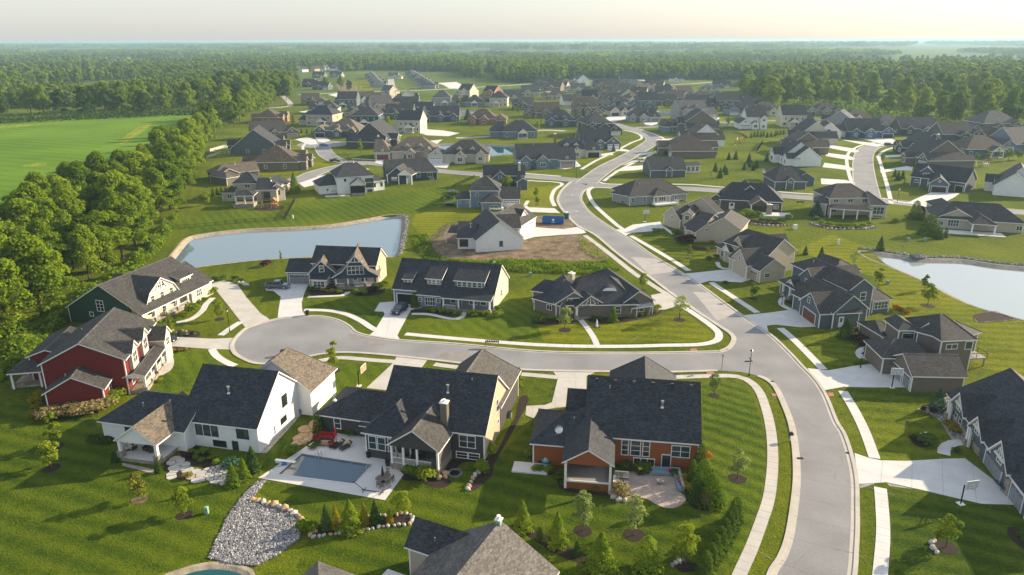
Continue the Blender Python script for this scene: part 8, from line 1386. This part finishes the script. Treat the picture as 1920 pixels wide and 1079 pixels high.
# ---------------------------------------------------------------- vehicles
def vehicle(sort, paint, p, rot, label):
    t = at(p, 'parked_' + ('pickup' if sort == 'pickup' else 'car'), label, 'pickup truck' if sort == 'pickup' else 'car', rot, .05, 'parked vehicles')
    L_, w, g = (2.85, .98, .42) if sort == 'pickup' else (2.35, .93, .32)
    if sort == 'pickup': body = [(-L_, .55),(-L_,1.12),(-.75,1.12),(-.75,1.15),(1.25,1.15),(2.6,1.05),(L_, .9),(L_, .5)]; cab = [(-.72,1.12),(-.6,1.86),(.7,1.86),(1.35,1.14)]
    elif sort == 'suv': body = [(-L_, .45),(-L_,1.05),(-1.9,1.08),(1.0,1.05),(2.1, .98),(L_, .75),(L_, .4)]; cab = [(-2.25,1.05),(-1.95,1.68),(.2,1.72),(1.05,1.06)]
    else: body = [(-L_, .4),(-L_, .9),(-1.6, .95),(1.0, .92),(2.1, .8),(L_, .62),(L_, .35)]; cab = [(-1.7, .94),(-1.0,1.4),(.2,1.43),(1.05, .92)]
    def ext(pr, y0, y1, tap=0): b = MB(); n = len(pr); A = [(x, -y0, z) for x, z in pr]; B = [(x, y0, z) for x, z in pr]; A = [(x, y * (1 - tap * (z > pr[0][1] + .2)), z) for x, y, z in A]; B = [(x, y * (1 - tap * (z > pr[0][1] + .2)), z) for x, y, z in B]; b.poly(A[::-1]); b.poly(B); [b.poly([A[i], A[(i + 1) % n], B[(i + 1) % n], B[i]]) for i in range(n)]; return b
    P_(ext(body, w, w, .03), 'body', paint, t); c = ext(cab, w - .05, w, .14); P_(c, 'cabin_glass', 'glass', t)
    zt = max(z for _, z in cab); x0, x1 = cab[1][0], cab[2][0]; P_(bx(x0 - .02, x1 + .02, -w * .83, w * .83, zt - .02, zt + .04), 'roof', paint, t)
    b = MB(); [b.tube((cab[0][0] if k == 0 else cab[3][0], s * (w - .04), cab[0][1]),(cab[1][0] if k == 0 else cab[2][0], s * w * .82, zt), .05, n=4) for k in (0,1) for s in (-1,1)]; [b.tube(((x0 + x1) / 2, s * (w - .03), cab[0][1]),((x0 + x1) / 2, s * w * .83, zt), .05, n=4) for s in (-1,1)]; P_(b, 'cabin_pillar', paint, t)
    if sort == 'pickup': P_(bx(-L_ + .12, -.85, -w + .12, w - .12,1.08,1.13), 'cargo_bed', 'dark_inside', t)
    for x in (-L_ * .62, L_ * .62):
        for s in (-1,1): b = MB(); b.tube((x, s * (w - .2), g),(x, s * (w + .03), g), g, n=14); o = P_(b, 'wheel', 'tyre', t); b = MB(); b.tube((x, s * (w + .03), g),(x, s * (w + .045), g), g * .6, n=10); P_(b, 'rim', 'metal_light', o)
    for s in (-1,1): P_(bx(L_ - .06, L_ + .02, s * w * .7 - .18, s * w * .7 + .18, .66, .82), 'headlight', 'garage_white', t); P_(bx(-L_ - .02, -L_ + .05, s * w * .8 - .1, s * w * .8 + .1, .7, .95), 'tail_light', 'red_paint', t)
    P_(bx(L_ - .05, L_ + .03, -.35, .35, .48, .66), 'grille', 'dark_inside', t); P_(bx(.0, .2, -.01, .01, .3, .31), 'sill', 'black_trim', t); return t
vehicle('pickup', 'silver_paint',(-54.9,163.6), -3, 'silver blue pickup parked beside the navy house garage'); vehicle('suv', 'navy_paint',(-24,147.2), -111, 'dark blue crossover parked on the drive of the slate blue house'); vehicle('pickup', 'black_paint',(-67.4,131.2), -8, 'black pickup on the drive of the red house'); vehicle('suv', 'white_car',(-5.2,246),0, 'white sport utility car behind the new white house'); vehicle('pickup', 'black_paint',(-84.3,353.1), -10, 'black pickup towing gear in the left street'); vehicle('car', 'blue_paint',(-103.6,409.8),5, 'bright blue car at the far cul-de-sac'); vehicle('suv', 'white_car',(61.9,349.9), -5, 'white car in the drive of the charcoal sunroom house'); vehicle('suv', 'black_paint',(100,446.7), -5, 'dark car in the drive of the taupe gable house'); vehicle('suv', 'white_car',(143.8,553.2),0, 'white car before the white garages'); vehicle('car', 'red_paint',(139.1,527.3),0, 'dark red car before the white garages'); vehicle('suv', 'black_paint',(204.1,401.9),12, 'dark car at the bend of the right street, left of two'); vehicle('suv', 'black_paint',(214.2,408.1),12, 'dark car at the bend of the right street, right of two'); vehicle('car', 'navy_paint',(43.6,692.6),5, 'dark car beside the white house at the upper street'); vehicle('car', 'white_car',(47.1,686.5),5, 'white car beside the white house at the upper street'); vehicle('car', 'black_paint',(53.9,598.4), -25, 'black car parked along the upper street'); vehicle('car', 'black_paint',(213.7,532),0, 'dark car beside the pale grey two storey house'); vehicle('car', 'white_car',(216.3,531.9),0, 'white car beside the pale grey two storey house'); vehicle('suv', 'white_car',(143,496.9),10, 'white car at the plain white house')
vehicle('suv', 'silver_paint',(-24,157.2),90, 'silver car inside the open garage of the slate blue house')
# ---------------------------------------------------------------- street furniture
def lamp(p, l, signs=False, h=4.2):
    t = at(p, 'street_lamp', l, 'street lamp',0,0.); b = MB(); b.tube((0,0,0),(0,0, .7), .13, .07,8); b.tube((0,0, .7),(0,0, h), .055, n=8); P_(b, 'pole', 'metal_dark', t); b = MB(); b.tube((0,0, h),(0,0, h + .5), .14, .2,6); P_(b, 'lantern', 'clear_board', t); b = MB(); b.tube((0,0, h + .5),(0,0, h + .75), .3, .03,6); P_(b, 'cap', 'metal_dark', t)
    if signs: P_(bx(-1.0, .05, -.015, .015, h * .62, h * .62 + .22), 'street_sign', 'metal_dark', t); P_(bx(-.015, .015, -.9, .9, h * .7, h * .7 + .2), 'street_sign', 'metal_dark', t)
lamp((40.8,115.4), 'black street lamp with two street signs at the junction', True); lamp((-56.4,136.6), 'black street lamp on the green house lawn by the cul-de-sac'); lamp((27.3,307.8), 'black street lamp at the middle junction', False,5.0); lamp((136.6,256.7), 'black street lamp at the right street corner'); lamp((-77.9,353), 'black street lamp in the left street'); lamp((61.4,118.5), 'short black lamp on the lawn of the tan two storey house', False,2.2); lamp((58.9,151.1), 'short black lamp on the slate house walk', False,2.2); t = at((36.8,118), 'sign_post', 'thin bare sign post at the kerb near the junction', 'sign post',0,0.); P_(tb(((0,0,0),(0,0,2.9)), r=.04), 'pole', 'metal_dark', t); P_(bx(-.03, .03, -.3, .3,2.4,2.9), 'sign', 'rock_grey', t)
def hoop(p, rot, l, mat='metal_dark', net=False):
    t = at(p, 'basketball_hoop', l, 'basketball hoop', rot, .0); P_(bx(-.4, .4, -.4, .4,0, .06), 'base', 'white_plastic', t); b = MB(); b.tube((0,0,0),(0,0,2.7), .09, n=6); b.tube((0,0,2.6),(0, -1.0,3.3), .06, n=5); b.tube((0,0,2.2),(0, -1.0,2.9), .05, n=5); P_(b, 'pole', mat, t)
    w = .9; b = bx(-w, w, -1.06, -1.02,2.8,3.95); P_(b, 'backboard', 'clear_board' if not net else 'cedar', t); b = MB(); [b.box(*q, -1.09, -1.0, *z) for q, z in (((-w, w),(2.78,2.86)),((-w, w),(3.9,3.98)))]; [b.box(x - .05, x + .05, -1.09, -1.0,2.78,3.98) for x in (-w, w)]; [b.box(*q, -1.1, -1.06, *z) for q, z in (((-.3, .3),(3.02,3.07)),((-.3, .3),(3.45,3.5)),((-.3, -.25),(3.02,3.5)),((.25, .3),(3.02,3.5)))]; P_(b, 'board_frame', 'white_plastic', t)
    b = MB(); [b.tube((math.cos(k * .6283) * .23, -1.35 + math.sin(k * .6283) * .23,3.02),(math.cos(k * .6283 + .6283) * .23, -1.35 + math.sin(k * .6283 + .6283) * .23,3.02), .02, n=4) for k in range(10)]; P_(b, 'rim', 'red_paint', t)
hoop((55.84,78.34),12, 'basketball hoop with clear board on the lower right drive'); hoop((63.11,110.69), -8, 'basketball hoop with clear board by the tan garage'); hoop((-25.78,111.98),75, 'basketball hoop with tan wooden board beside the dark grey house', net=True); hoop((42.4,229),10, 'basketball hoop on the lawn of the greige house'); hoop((122.8,408.3),60, 'basketball hoop on the far back lawn')
t = at((-3.8,128.3), 'mailbox_row', 'row of black mailboxes on a wooden frame beside the cul-de-sac street', 'mailboxes', -3,0.); [P_(bx(x - .06, x + .06, -.06, .06,0,1.05), 'post', 'cedar', t) for x in (-1.2,1.2)]; P_(bx(-1.35,1.35, -.15, .15,1.0,1.08), 'shelf', 'cedar', t)
for i in range(8): b = MB(); x = -1.15 + i * .33; b.hexa([(x - .12, -.25,1.09),(x + .12, -.25,1.09),(x + .12, .25,1.09),(x - .12, .25,1.09)],[(x - .08, -.25,1.4),(x + .08, -.25,1.4),(x + .08, .25,1.4),(x - .08, .25,1.4)]); P_(b, 'mailbox', 'metal_dark', t)
t = at((40.05,93.65), 'mailbox', 'black mailbox pair on a post beside the kerb', 'mailbox',0,0.); P_(bx(-.06, .06, -.06, .06,0,1.0), 'post', 'white_paint', t); [P_(bx(x - .14, x + .14, -.28, .28,1.0,1.35), 'box', 'metal_dark', t) for x in (-.17, .17)]
t = at((100.7,252.8), 'mailbox_row', 'small mailbox frame beside the right cross street', 'mailboxes',0,0.); [P_(bx(x - .06, x + .06, -.06, .06,0,1.05), 'post', 'wood_fence', t) for x in (-1.0,1.0)]; P_(bx(-1.2,1.2, -.25, .25,1.0,1.4), 'box', 'metal_dark', t)
def bin_(p, l, rot=0): t = at(p, 'wheelie_bin', l, 'bin', rot, .05, 'black bins'); b = MB(); b.hexa([(-.24, -.28, .05),(.24, -.28, .05),(.24, .28, .05),(-.24, .28, .05)],[(-.3, -.36,1.0),(.3, -.36,1.0),(.3, .36,1.0),(-.3, .36,1.0)]); P_(b, 'body', 'black_trim', t); P_(bx(-.32, .32, -.38, .4,1.0,1.08), 'lid', 'black_trim', t); [P_(tb(((s * .3 - .03, .3, .1),(s * .3 + .03, .3, .1)), r=.1, n=8), 'wheel', 'tyre', t) for s in (-1,1)]
bin_((-43.2,145.5), 'black wheelie bin at the kerb before the navy house'); bin_((-42.3,124.7), 'black wheelie bin at the near edge of the cul-de-sac'); bin_((66.93,109.67), 'black wheelie bin by the tan garage wall, left'); bin_((68.07,109.66), 'black wheelie bin by the tan garage wall, right'); bin_((-25.8,154.7), 'black bin at the slate blue garage, left side')
# construction skip and portable toilet
t = at((13.1,227.3), 'roll_off_dumpster', 'blue roll off dumpster with a white star mark on bare soil', 'dumpster', -6, .05); b = MB(); b.box(-3.4,3.4, -1.2, -1.1, .2,2.0); b.box(-3.4,3.4,1.1,1.2, .2,2.0); b.box(-3.4, -3.3, -1.1,1.1, .2,2.0); b.box(3.3,3.4, -1.1,1.1, .2,2.0); b.box(-3.3,3.3, -1.1,1.1, .2, .3); P_(b, 'body', 'dumpster_blue', t); [P_(bx(x - .06, x + .06, -1.3, -1.2, .2,1.95), 'rib', 'dumpster_blue', t) for x in (-3.2, -2.4, -1.6, -.8, .9,1.7,2.5,3.2)]; P_(bx(-3.45,3.45, -1.32, -1.18,1.92,2.06), 'rail', 'dumpster_blue', t); P_(bx(-3.0,3.0, -.9, .9,0, .2), 'skid', 'metal_dark', t); P_(bx(-3.2,3.2, -1.05,1.05, .9,1.3), 'rubble', 'soil', t)
b = MB(); sp = [(math.cos(1.5708 + k * .62832) * (.55 if k % 2 == 0 else .24), math.sin(1.5708 + k * .62832) * (.55 if k % 2 == 0 else .24)) for k in range(10)]; b.poly([(0.05 + x, -1.23,1.3 + y) for x, y in sp]); [b.poly([(.05 - .5 + i * .26, -1.23, .45),(.05 - .3 + i * .26, -1.23, .45),(.05 - .3 + i * .26, -1.23, .66),(.05 - .5 + i * .26, -1.23, .66)]) for i in range(4)]; P_(b, 'star_mark', 'white_paint', t)
t = at((17.7,233), 'portable_toilet', 'dark green portable toilet with white roof at the street', 'portable toilet',20, .05); P_(bx(-.58, .58, -.58, .58, .1,2.05), 'cabin', 'toilet_green', t); P_(bx(-.42, .42, -.61, -.58, .15,1.95), 'door', 'toilet_green', t); b = MB(); b.hexa([(-.62, -.62,2.05),(.62, -.62,2.05),(.62, .62,2.05),(-.62, .62,2.05)],[(-.4, -.4,2.35),(.4, -.4,2.35),(.4, .4,2.35),(-.4, .4,2.35)]); P_(b, 'roof', 'white_plastic', t)
def box_(p, l, w, d, h, mat, name='utility_box', cat='utility box', rot=0): t = at(p, name, l, cat, rot,0.); P_(bx(-w / 2, w / 2, -d / 2, d / 2,0, h * .88), 'housing', mat, t); b = MB(); b.hexa([(-w * .56, -d * .56, h * .88),(w * .56, -d * .56, h * .88),(w * .56, d * .56, h * .88),(-w * .56, d * .56, h * .88)],[(-w * .4, -d * .4, h),(w * .4, -d * .4, h),(w * .4, d * .4, h),(-w * .4, d * .4, h)]); P_(b, 'lid', mat, t)
box_((-37.58,76.91), 'pale green utility box on the near lawn', .45, .45, .95, 'utility_green'); box_((88.8,165.2), 'pale green utility box by the right pond slope', .6, .6, .9, 'utility_green'); box_((4.5,172.4), 'green utility box at the weeds behind the ranch', .6, .6,1.0, 'utility_green'); box_((113.8,204.4), 'pale green utility box, left of two on the slope above the pond', .7, .7, .9, 'utility_green'); box_((118.5,204.3), 'pale green utility box, right of two on the slope above the pond', .7, .7, .9, 'utility_green'); box_((-71.5,235.2), 'white utility post at the black fence end', .4, .4,1.1, 'white_plastic'); box_((92.1,200.6), 'white bird house post on the slope corner', .5, .5,1.6, 'white_plastic', 'bird_house', 'bird house'); box_((86.5,218.6), 'white utility cabinet on the lawn behind the charcoal house',1.2, .8,1.4, 'white_plastic'); box_((-4.4,182), 'small white cabinet at the end of the weeds', .8, .6, .9, 'white_plastic')
for p, l in (((-33.02,102.35), 'grey air conditioner by the white house foundation'),((-0.48,101.09), 'grey air conditioner at the dark grey house side'),((39,256.5), 'pale air conditioner at the grey ranch wall')): t = at(p, 'air_conditioner', l, 'air conditioner', -12, .0); b = MB(); b.tube((0,0,0),(0,0, .85), .42, n=12); P_(b, 'housing', 'rock_grey', t); b = MB(); b.tube((0,0, .85),(0,0, .88), .38, n=12); P_(b, 'grille', 'metal_dark', t)
t = at((17.1,138.5), 'garden_statue', 'white figure shaped garden statue on the ranch lawn', 'statue',0, .0); b = MB(); b.tube((0,0,0),(0,0, .35), .3, .25,8); P_(b, 'plinth', 'white_paint', t); b = MB(); b.tube((0,0, .35),(0,0,1.0), .24, .15,8); b.tube((0,0,1.0),(0,0,1.25), .2, .12,8); b.tube((0,0,1.28),(0,0,1.52), .11, .09,8); P_(b, 'figure', 'white_paint', t); ring((17.1,138.5), .8)
t = at((59.32,93.97), 'lawn_ornament', 'small white roofed ornament in the lawn island', 'ornament',20, .0); P_(bx(-.4, .4, -.35, .35,0, .7), 'body', 'white_paint', t); b = MB(); b.hexa([(-.6, -.5, .7),(.6, -.5, .7),(.6, .5, .7),(-.6, .5, .7)],[(-.6, -.05,1.1),(.6, -.05,1.1),(.6, .05,1.1),(-.6, .05,1.1)]); P_(b, 'roof', 'white_paint', t)
for p, r, l in (((15.9,146.2),0, 'orange porch chair at the ranch entry, left'),((16.8,146.2),0, 'orange porch chair at the ranch entry, right')): t = dchair(p, r + 0, l, 'red_pad', 'orange chairs on the ranch porch', .3)
t = at((107.7,187.5), 'pond_outlet', 'dark stone outlet at the far bank of the right pond', 'pond outlet',0, -.2); [link('stone', rnd.choice(STONES['dark']), t,(rnd.uniform(-1.5,1.5), rnd.uniform(-1.2,1.2), rnd.uniform(.1, .6))) for _ in range(16)]
def fence(pts, l, h, mat, step=2.4, gap=.16, rails=2):
    c = resample(pts, step); t = thing('garden_fence', l, 'fence',(*c[0],0)); o = c[0]
    for p in c: P_(bx(p[0] - o[0] - .06, p[0] - o[0] + .06, p[1] - o[1] - .06, p[1] - o[1] + .06,0, h + .1), 'post', mat, t)
    for p, q in zip(c, c[1:]):
        b = MB(); d = math.hypot(q[0] - p[0], q[1] - p[1]); A = (p[0] - o[0], p[1] - o[1]); B = (q[0] - o[0], q[1] - o[1])
        for z in (.2, h - .1): b.tube((*A, z),(*B, z), .035, n=4)
        k = int(d / gap)
        for i in range(1, k): f = i / k; x, y = A[0] + (B[0] - A[0]) * f, A[1] + (B[1] - A[1]) * f; b.tube((x, y, .1),(x, y, h), .028, n=3, cap=False)
        kind(P_(b, 'picket_panel', mat, t), 'stuff')
fence([(-78.5,262.1),(-73.5,232.9)], 'black metal fence running down to the left pond',1.4, 'metal_dark',2.5, .1); fence([(-73.5,232.9),(-83.6,230.1),(-96.5,223.9),(-106.7,220.7)], 'thin black fence along the far pond bank',1.2, 'metal_dark',3, .3); fence([(2.8,362.8),(7,373.4),(12.8,386.4),(20.4,400.3),(24.8,406.5)], 'brown picket fence climbing beside the teal pond',1.3, 'wood_fence',2.4, .3); fence([(-12.7,356.4),(-7.6,363.1),(-2.4,370)], 'brown picket fence at the lower bank of the teal pond',1.3, 'wood_fence',2.4, .3); fence([(-23,287.5),(-19,298.9),(-15.2,309.9)], 'dark fence behind the corner house',1.3, 'metal_dark',2.5, .25)
fence([(130.3,473.1),(137,464.4),(138.9,450.8),(137.4,433.2)], 'dark fence curving over the far back lawn',1.3, 'metal_dark',2.5, .3); fence([(127,383.6),(132.2,395.4),(140.8,416.7)], 'dark screen fence standing alone on the back lawn',1.8, 'metal_dark',2, .1); fence([(-158,388.6),(-156.5,402.6),(-152.4,408.9)], 'white fence below the tree belt',1.5, 'white_paint',2.4, .12); fence([(-151,366.4),(-150,380.8),(-144.1,382.5)], 'white railing beside the white pergola',1.2, 'white_paint',2.4, .2)
t = at((-141.4,378.7), 'pergola', 'white garden pergola beside the black roofed house', 'pergola',10,0.); [P_(bx(x - .12, x + .12, y - .12, y + .12,0,2.8), 'post', 'white_paint', t) for x in (-2.5,2.5) for y in (-2,2)]; [P_(bx(x - .06, x + .06, -2.6,2.6,2.8,3.0), 'rafter', 'white_paint', t) for x in (-2.5, -1.5, -.5, .5,1.5,2.5)]
def playset(p, rot, l, mat, roof, slide):
    t = at(p, 'playset', l, 'playset', rot,0.); [P_(bx(x - .07, x + .07, y - .07, y + .07,0,2.6), 'post', mat, t) for x in (-.8, .8) for y in (-.8, .8)]; P_(bx(-.9, .9, -.9, .9,1.4,1.5), 'platform', mat, t); b = MB(); b.hexa([(-1.1, -1.1,2.6),(1.1, -1.1,2.6),(1.1,1.1,2.6),(-1.1,1.1,2.6)],[(-.05, -1.1,3.6),(.05, -1.1,3.6),(.05,1.1,3.6),(-.05,1.1,3.6)]); P_(b, 'roof', roof, t)
    b = MB(); b.hexa([(-.3, -.9,1.35),(.3, -.9,1.35),(.3, -3.0, .1),(-.3, -3.0, .1)][::-1],[(-.3, -.9,1.5),(.3, -.9,1.5),(.3, -3.0, .25),(-.3, -3.0, .25)][::-1]); P_(b, 'slide', slide, t); P_(tb(((.8,0,2.5),(4.2,0,2.5)), r=.08), 'swing_beam', mat, t); P_(tb(((4.2,0,2.5),(4.5, -1,0)),((4.2,0,2.5),(4.5,1,0)), r=.07), 'swing_frame', mat, t)
    for x in (1.9,3.1): P_(tb(((x - .25,0,2.5),(x - .25,0, .5)),((x + .25,0,2.5),(x + .25,0, .5)),((x - .25,0, .5),(x + .25,0, .5)), r=.03), 'swing', 'metal_dark', t)
playset((-82.4,251.5),175, 'cedar playset with yellow slide behind the cream house', 'cedar', 'teak', 'yellow'); playset((214.3,332.6),175, 'white playset with a faded red roof on the right lawn', 'white_paint', 'red_pad', 'white_plastic'); playset((127.9,412.5),200, 'yellow timber playset on the sunny far lawn', 'cedar', 'yellow', 'yellow'); sheet('mulch_bed',[(-89.5,253.3),(-87.2,257.7),(-80.6,254.9),(-79.2,248.9),(-83.6,246.4),(-88.2,248.2)], .028, 'mulch',2)
t = at((-22.8,276.8), 'trampoline', 'netted black trampoline behind the grey two storey house', 'trampoline',0,0.); b = MB(); b.tube((0,0, .75),(0,0, .8),2.0, n=18); P_(b, 'mat', 'metal_dark', t); b = MB(); [b.tube((math.cos(k * .785) * 2.05, math.sin(k * .785) * 2.05,0),(math.cos(k * .785) * 2.05, math.sin(k * .785) * 2.05,2.6), .04, n=4) for k in range(8)]; [b.tube((math.cos(k * .785) * 2.05, math.sin(k * .785) * 2.05,2.6),(math.cos(k * .785 + .785) * 2.05, math.sin(k * .785 + .785) * 2.05,2.6), .04, n=4) for k in range(8)]; P_(b, 'net_frame', 'metal_dark', t)
t = at((-21.8,253.9), 'covered_boat', 'small pile of play equipment with blue cover by the grey house', 'play equipment',10,0.); P_(bx(-1.4,1.4, -.8, .8, .3, .9), 'crate', 'metal_dark', t); P_(bx(-1.0,1.0, -.6, .6, .9,1.2), 'cover', 'blue_fabric', t)
for p, h, l in (((-14.2,936.9),15, 'tall utility pole at the far road, left of two'),((-7.1,947.4),13, 'tall utility pole at the far road, right of two'),((167.3,1007.7),11, 'utility pole before the thin tree row'),((233.2,991.2),12, 'utility pole on the far roadside lawn')): t = at(p, 'utility_pole', l, 'utility pole',0,0.); P_(tb(((0,0,0),(0,0, h)), r=.16), 'pole', 'wood_fence', t); P_(bx(-1.2,1.2, -.06, .06, h - 1.0, h - .8), 'crossarm', 'wood_fence', t)
t = at((-183.8,915), 'goal_frame', 'white goal frame on the far meadow', 'goal', -20,0.); P_(tb(((-3.5,0,0),(-3.5,0,2.4)),((3.5,0,0),(3.5,0,2.4)),((-3.5,0,2.4),(3.5,0,2.4)),((3.5,0,2.4),(3.5,2,0)),((-3.5,0,2.4),(-3.5,2,0)), r=.15), 'frame', 'white_paint', t)
sheet('striped_meadow',[(-185.1,848.7),(-221.8,994.6),(-223.4,1100.7),(-211.9,1130),(-167.5,924.4),(-158.2,838.7)], .012, 'lawn_d'); sheet('bare_plot',[(-187.3,831.6),(-234.4,1020),(-235.9,1101.5),(-174.2,866.1)], .014, 'soil'); sheet('pale_gravel_yard',[(-100.6,1037.3),(-76.2,1062.7),(-60.4,973.2),(-60.9,898.2),(-75.2,919.2),(-87.4,986.6)], .016, 'concrete'); sheet('far_field',[(-760.4,1136.4),(-816.2,1221.1),(-801.2,1237.6),(-762.8,1217.3),(-714.9,1133.4)], .02, 'soil'); sheet('white_pool_terrace',[(-61.5,475.9),(-55.3,487.6),(-44.3,481.3),(-32.3,466.6),(-38.3,450.6),(-51.8,456.3)], .03, 'concrete'); sheet('far_field',[(-776.8,2062.3),(-715.1,2157.3),(-630.8,1908.8),(-685,1833.4)], .02, 'soil')
sheet('pale_pond_terrace',[(-196.9,815.5),(-187.7,866.9),(-173.7,814.3),(-181.1,783.4)], .02, 'concrete')
# houses lost in the distance
def far_house_mesh(wall, roof):
    b = MB(); b.box(-7,7, -4.5,4.5,0,4.2); b.poly([(-7, -4.5,4.2),(-7,4.5,4.2),(-7,0,7.4)][::-1]); b.poly([(7, -4.5,4.2),(7,4.5,4.2),(7,0,7.4)]); w = b.mesh('wall', 'wall_' + wall); r = MB()
    r.poly([(-7.5, -5,4),(7.5, -5,4),(7.5,0,7.6),(-7.5,0,7.6)]); r.poly([(7.5,5,4),(-7.5,5,4),(-7.5,0,7.6),(7.5,0,7.6)]); return w, r.mesh('roof', 'roof_' + roof)
FH = [far_house_mesh('white', 'char'), far_house_mesh('cream', 'brown'), far_house_mesh('white', 'grey'), far_house_mesh('beige', 'char')]
for poly, n, l in (([(-1008.5,1513.3),(-995.8,1594.9),(-976.5,1718.4),(-913.3,1819.2),(-1029.2,2044),(-1116.7,1920.5),(-1179.6,1773.2)],46, 'pale distant house half hidden in the hazy woods beyond the crop field'),([(-1128.9,2596.7),(-1020.5,2740.7),(-1150.6,3151.2),(-1335.6,3075.6)],8, 'pale speck of a house in the far hazy woods'),([(473.2,1254),(557.5,1331.1),(660.4,1392.4),(720.5,1521),(538.1,1428.4)],16, 'roof glimpsed through the right wood'),([(381.5,1089.5),(465.1,1146.3),(507.1,1251.4),(406.1,1184.7)],12, 'pale house glimpsed between trees at the right'),([(-378.5,1364),(-322.1,1453.7),(-346.3,1564),(-412.2,1487.2)],10, 'house in the hazy hamlet left of the court')):
    for p in scatter(poly, n,16):
        w, r = rnd.choice(FH); t = thing('distant_house', l, 'house',(*p,0), rnd.uniform(0,6.28), l + ' group'); t.scale = (1,1,1.25); link('wall', w, t); link('roof', r, t)
# ---------------------------------------------------------------- haze
HZ = MB(); HZ.box(-26500,26500, -2500,26500, -3.2,58); hz = HZ.obj('haze',[])
hm = bpy.data.materials.new('haze'); hm.use_nodes = True; hn = hm.node_tree; hn.nodes.clear(); ho = hn.nodes.new("ShaderNodeOutputMaterial"); hv = hn.nodes.new("ShaderNodeVolumePrincipled")
hv.inputs['Color'].default_value = (.46, .68, .86,1); hv.inputs['Density'].default_value = .000135; hv.inputs['Anisotropy'].default_value = .2
hn.links.new(hv.outputs[0], ho.inputs['Volume']); hz.data.materials.append(hm); kind(hz, 'stuff')
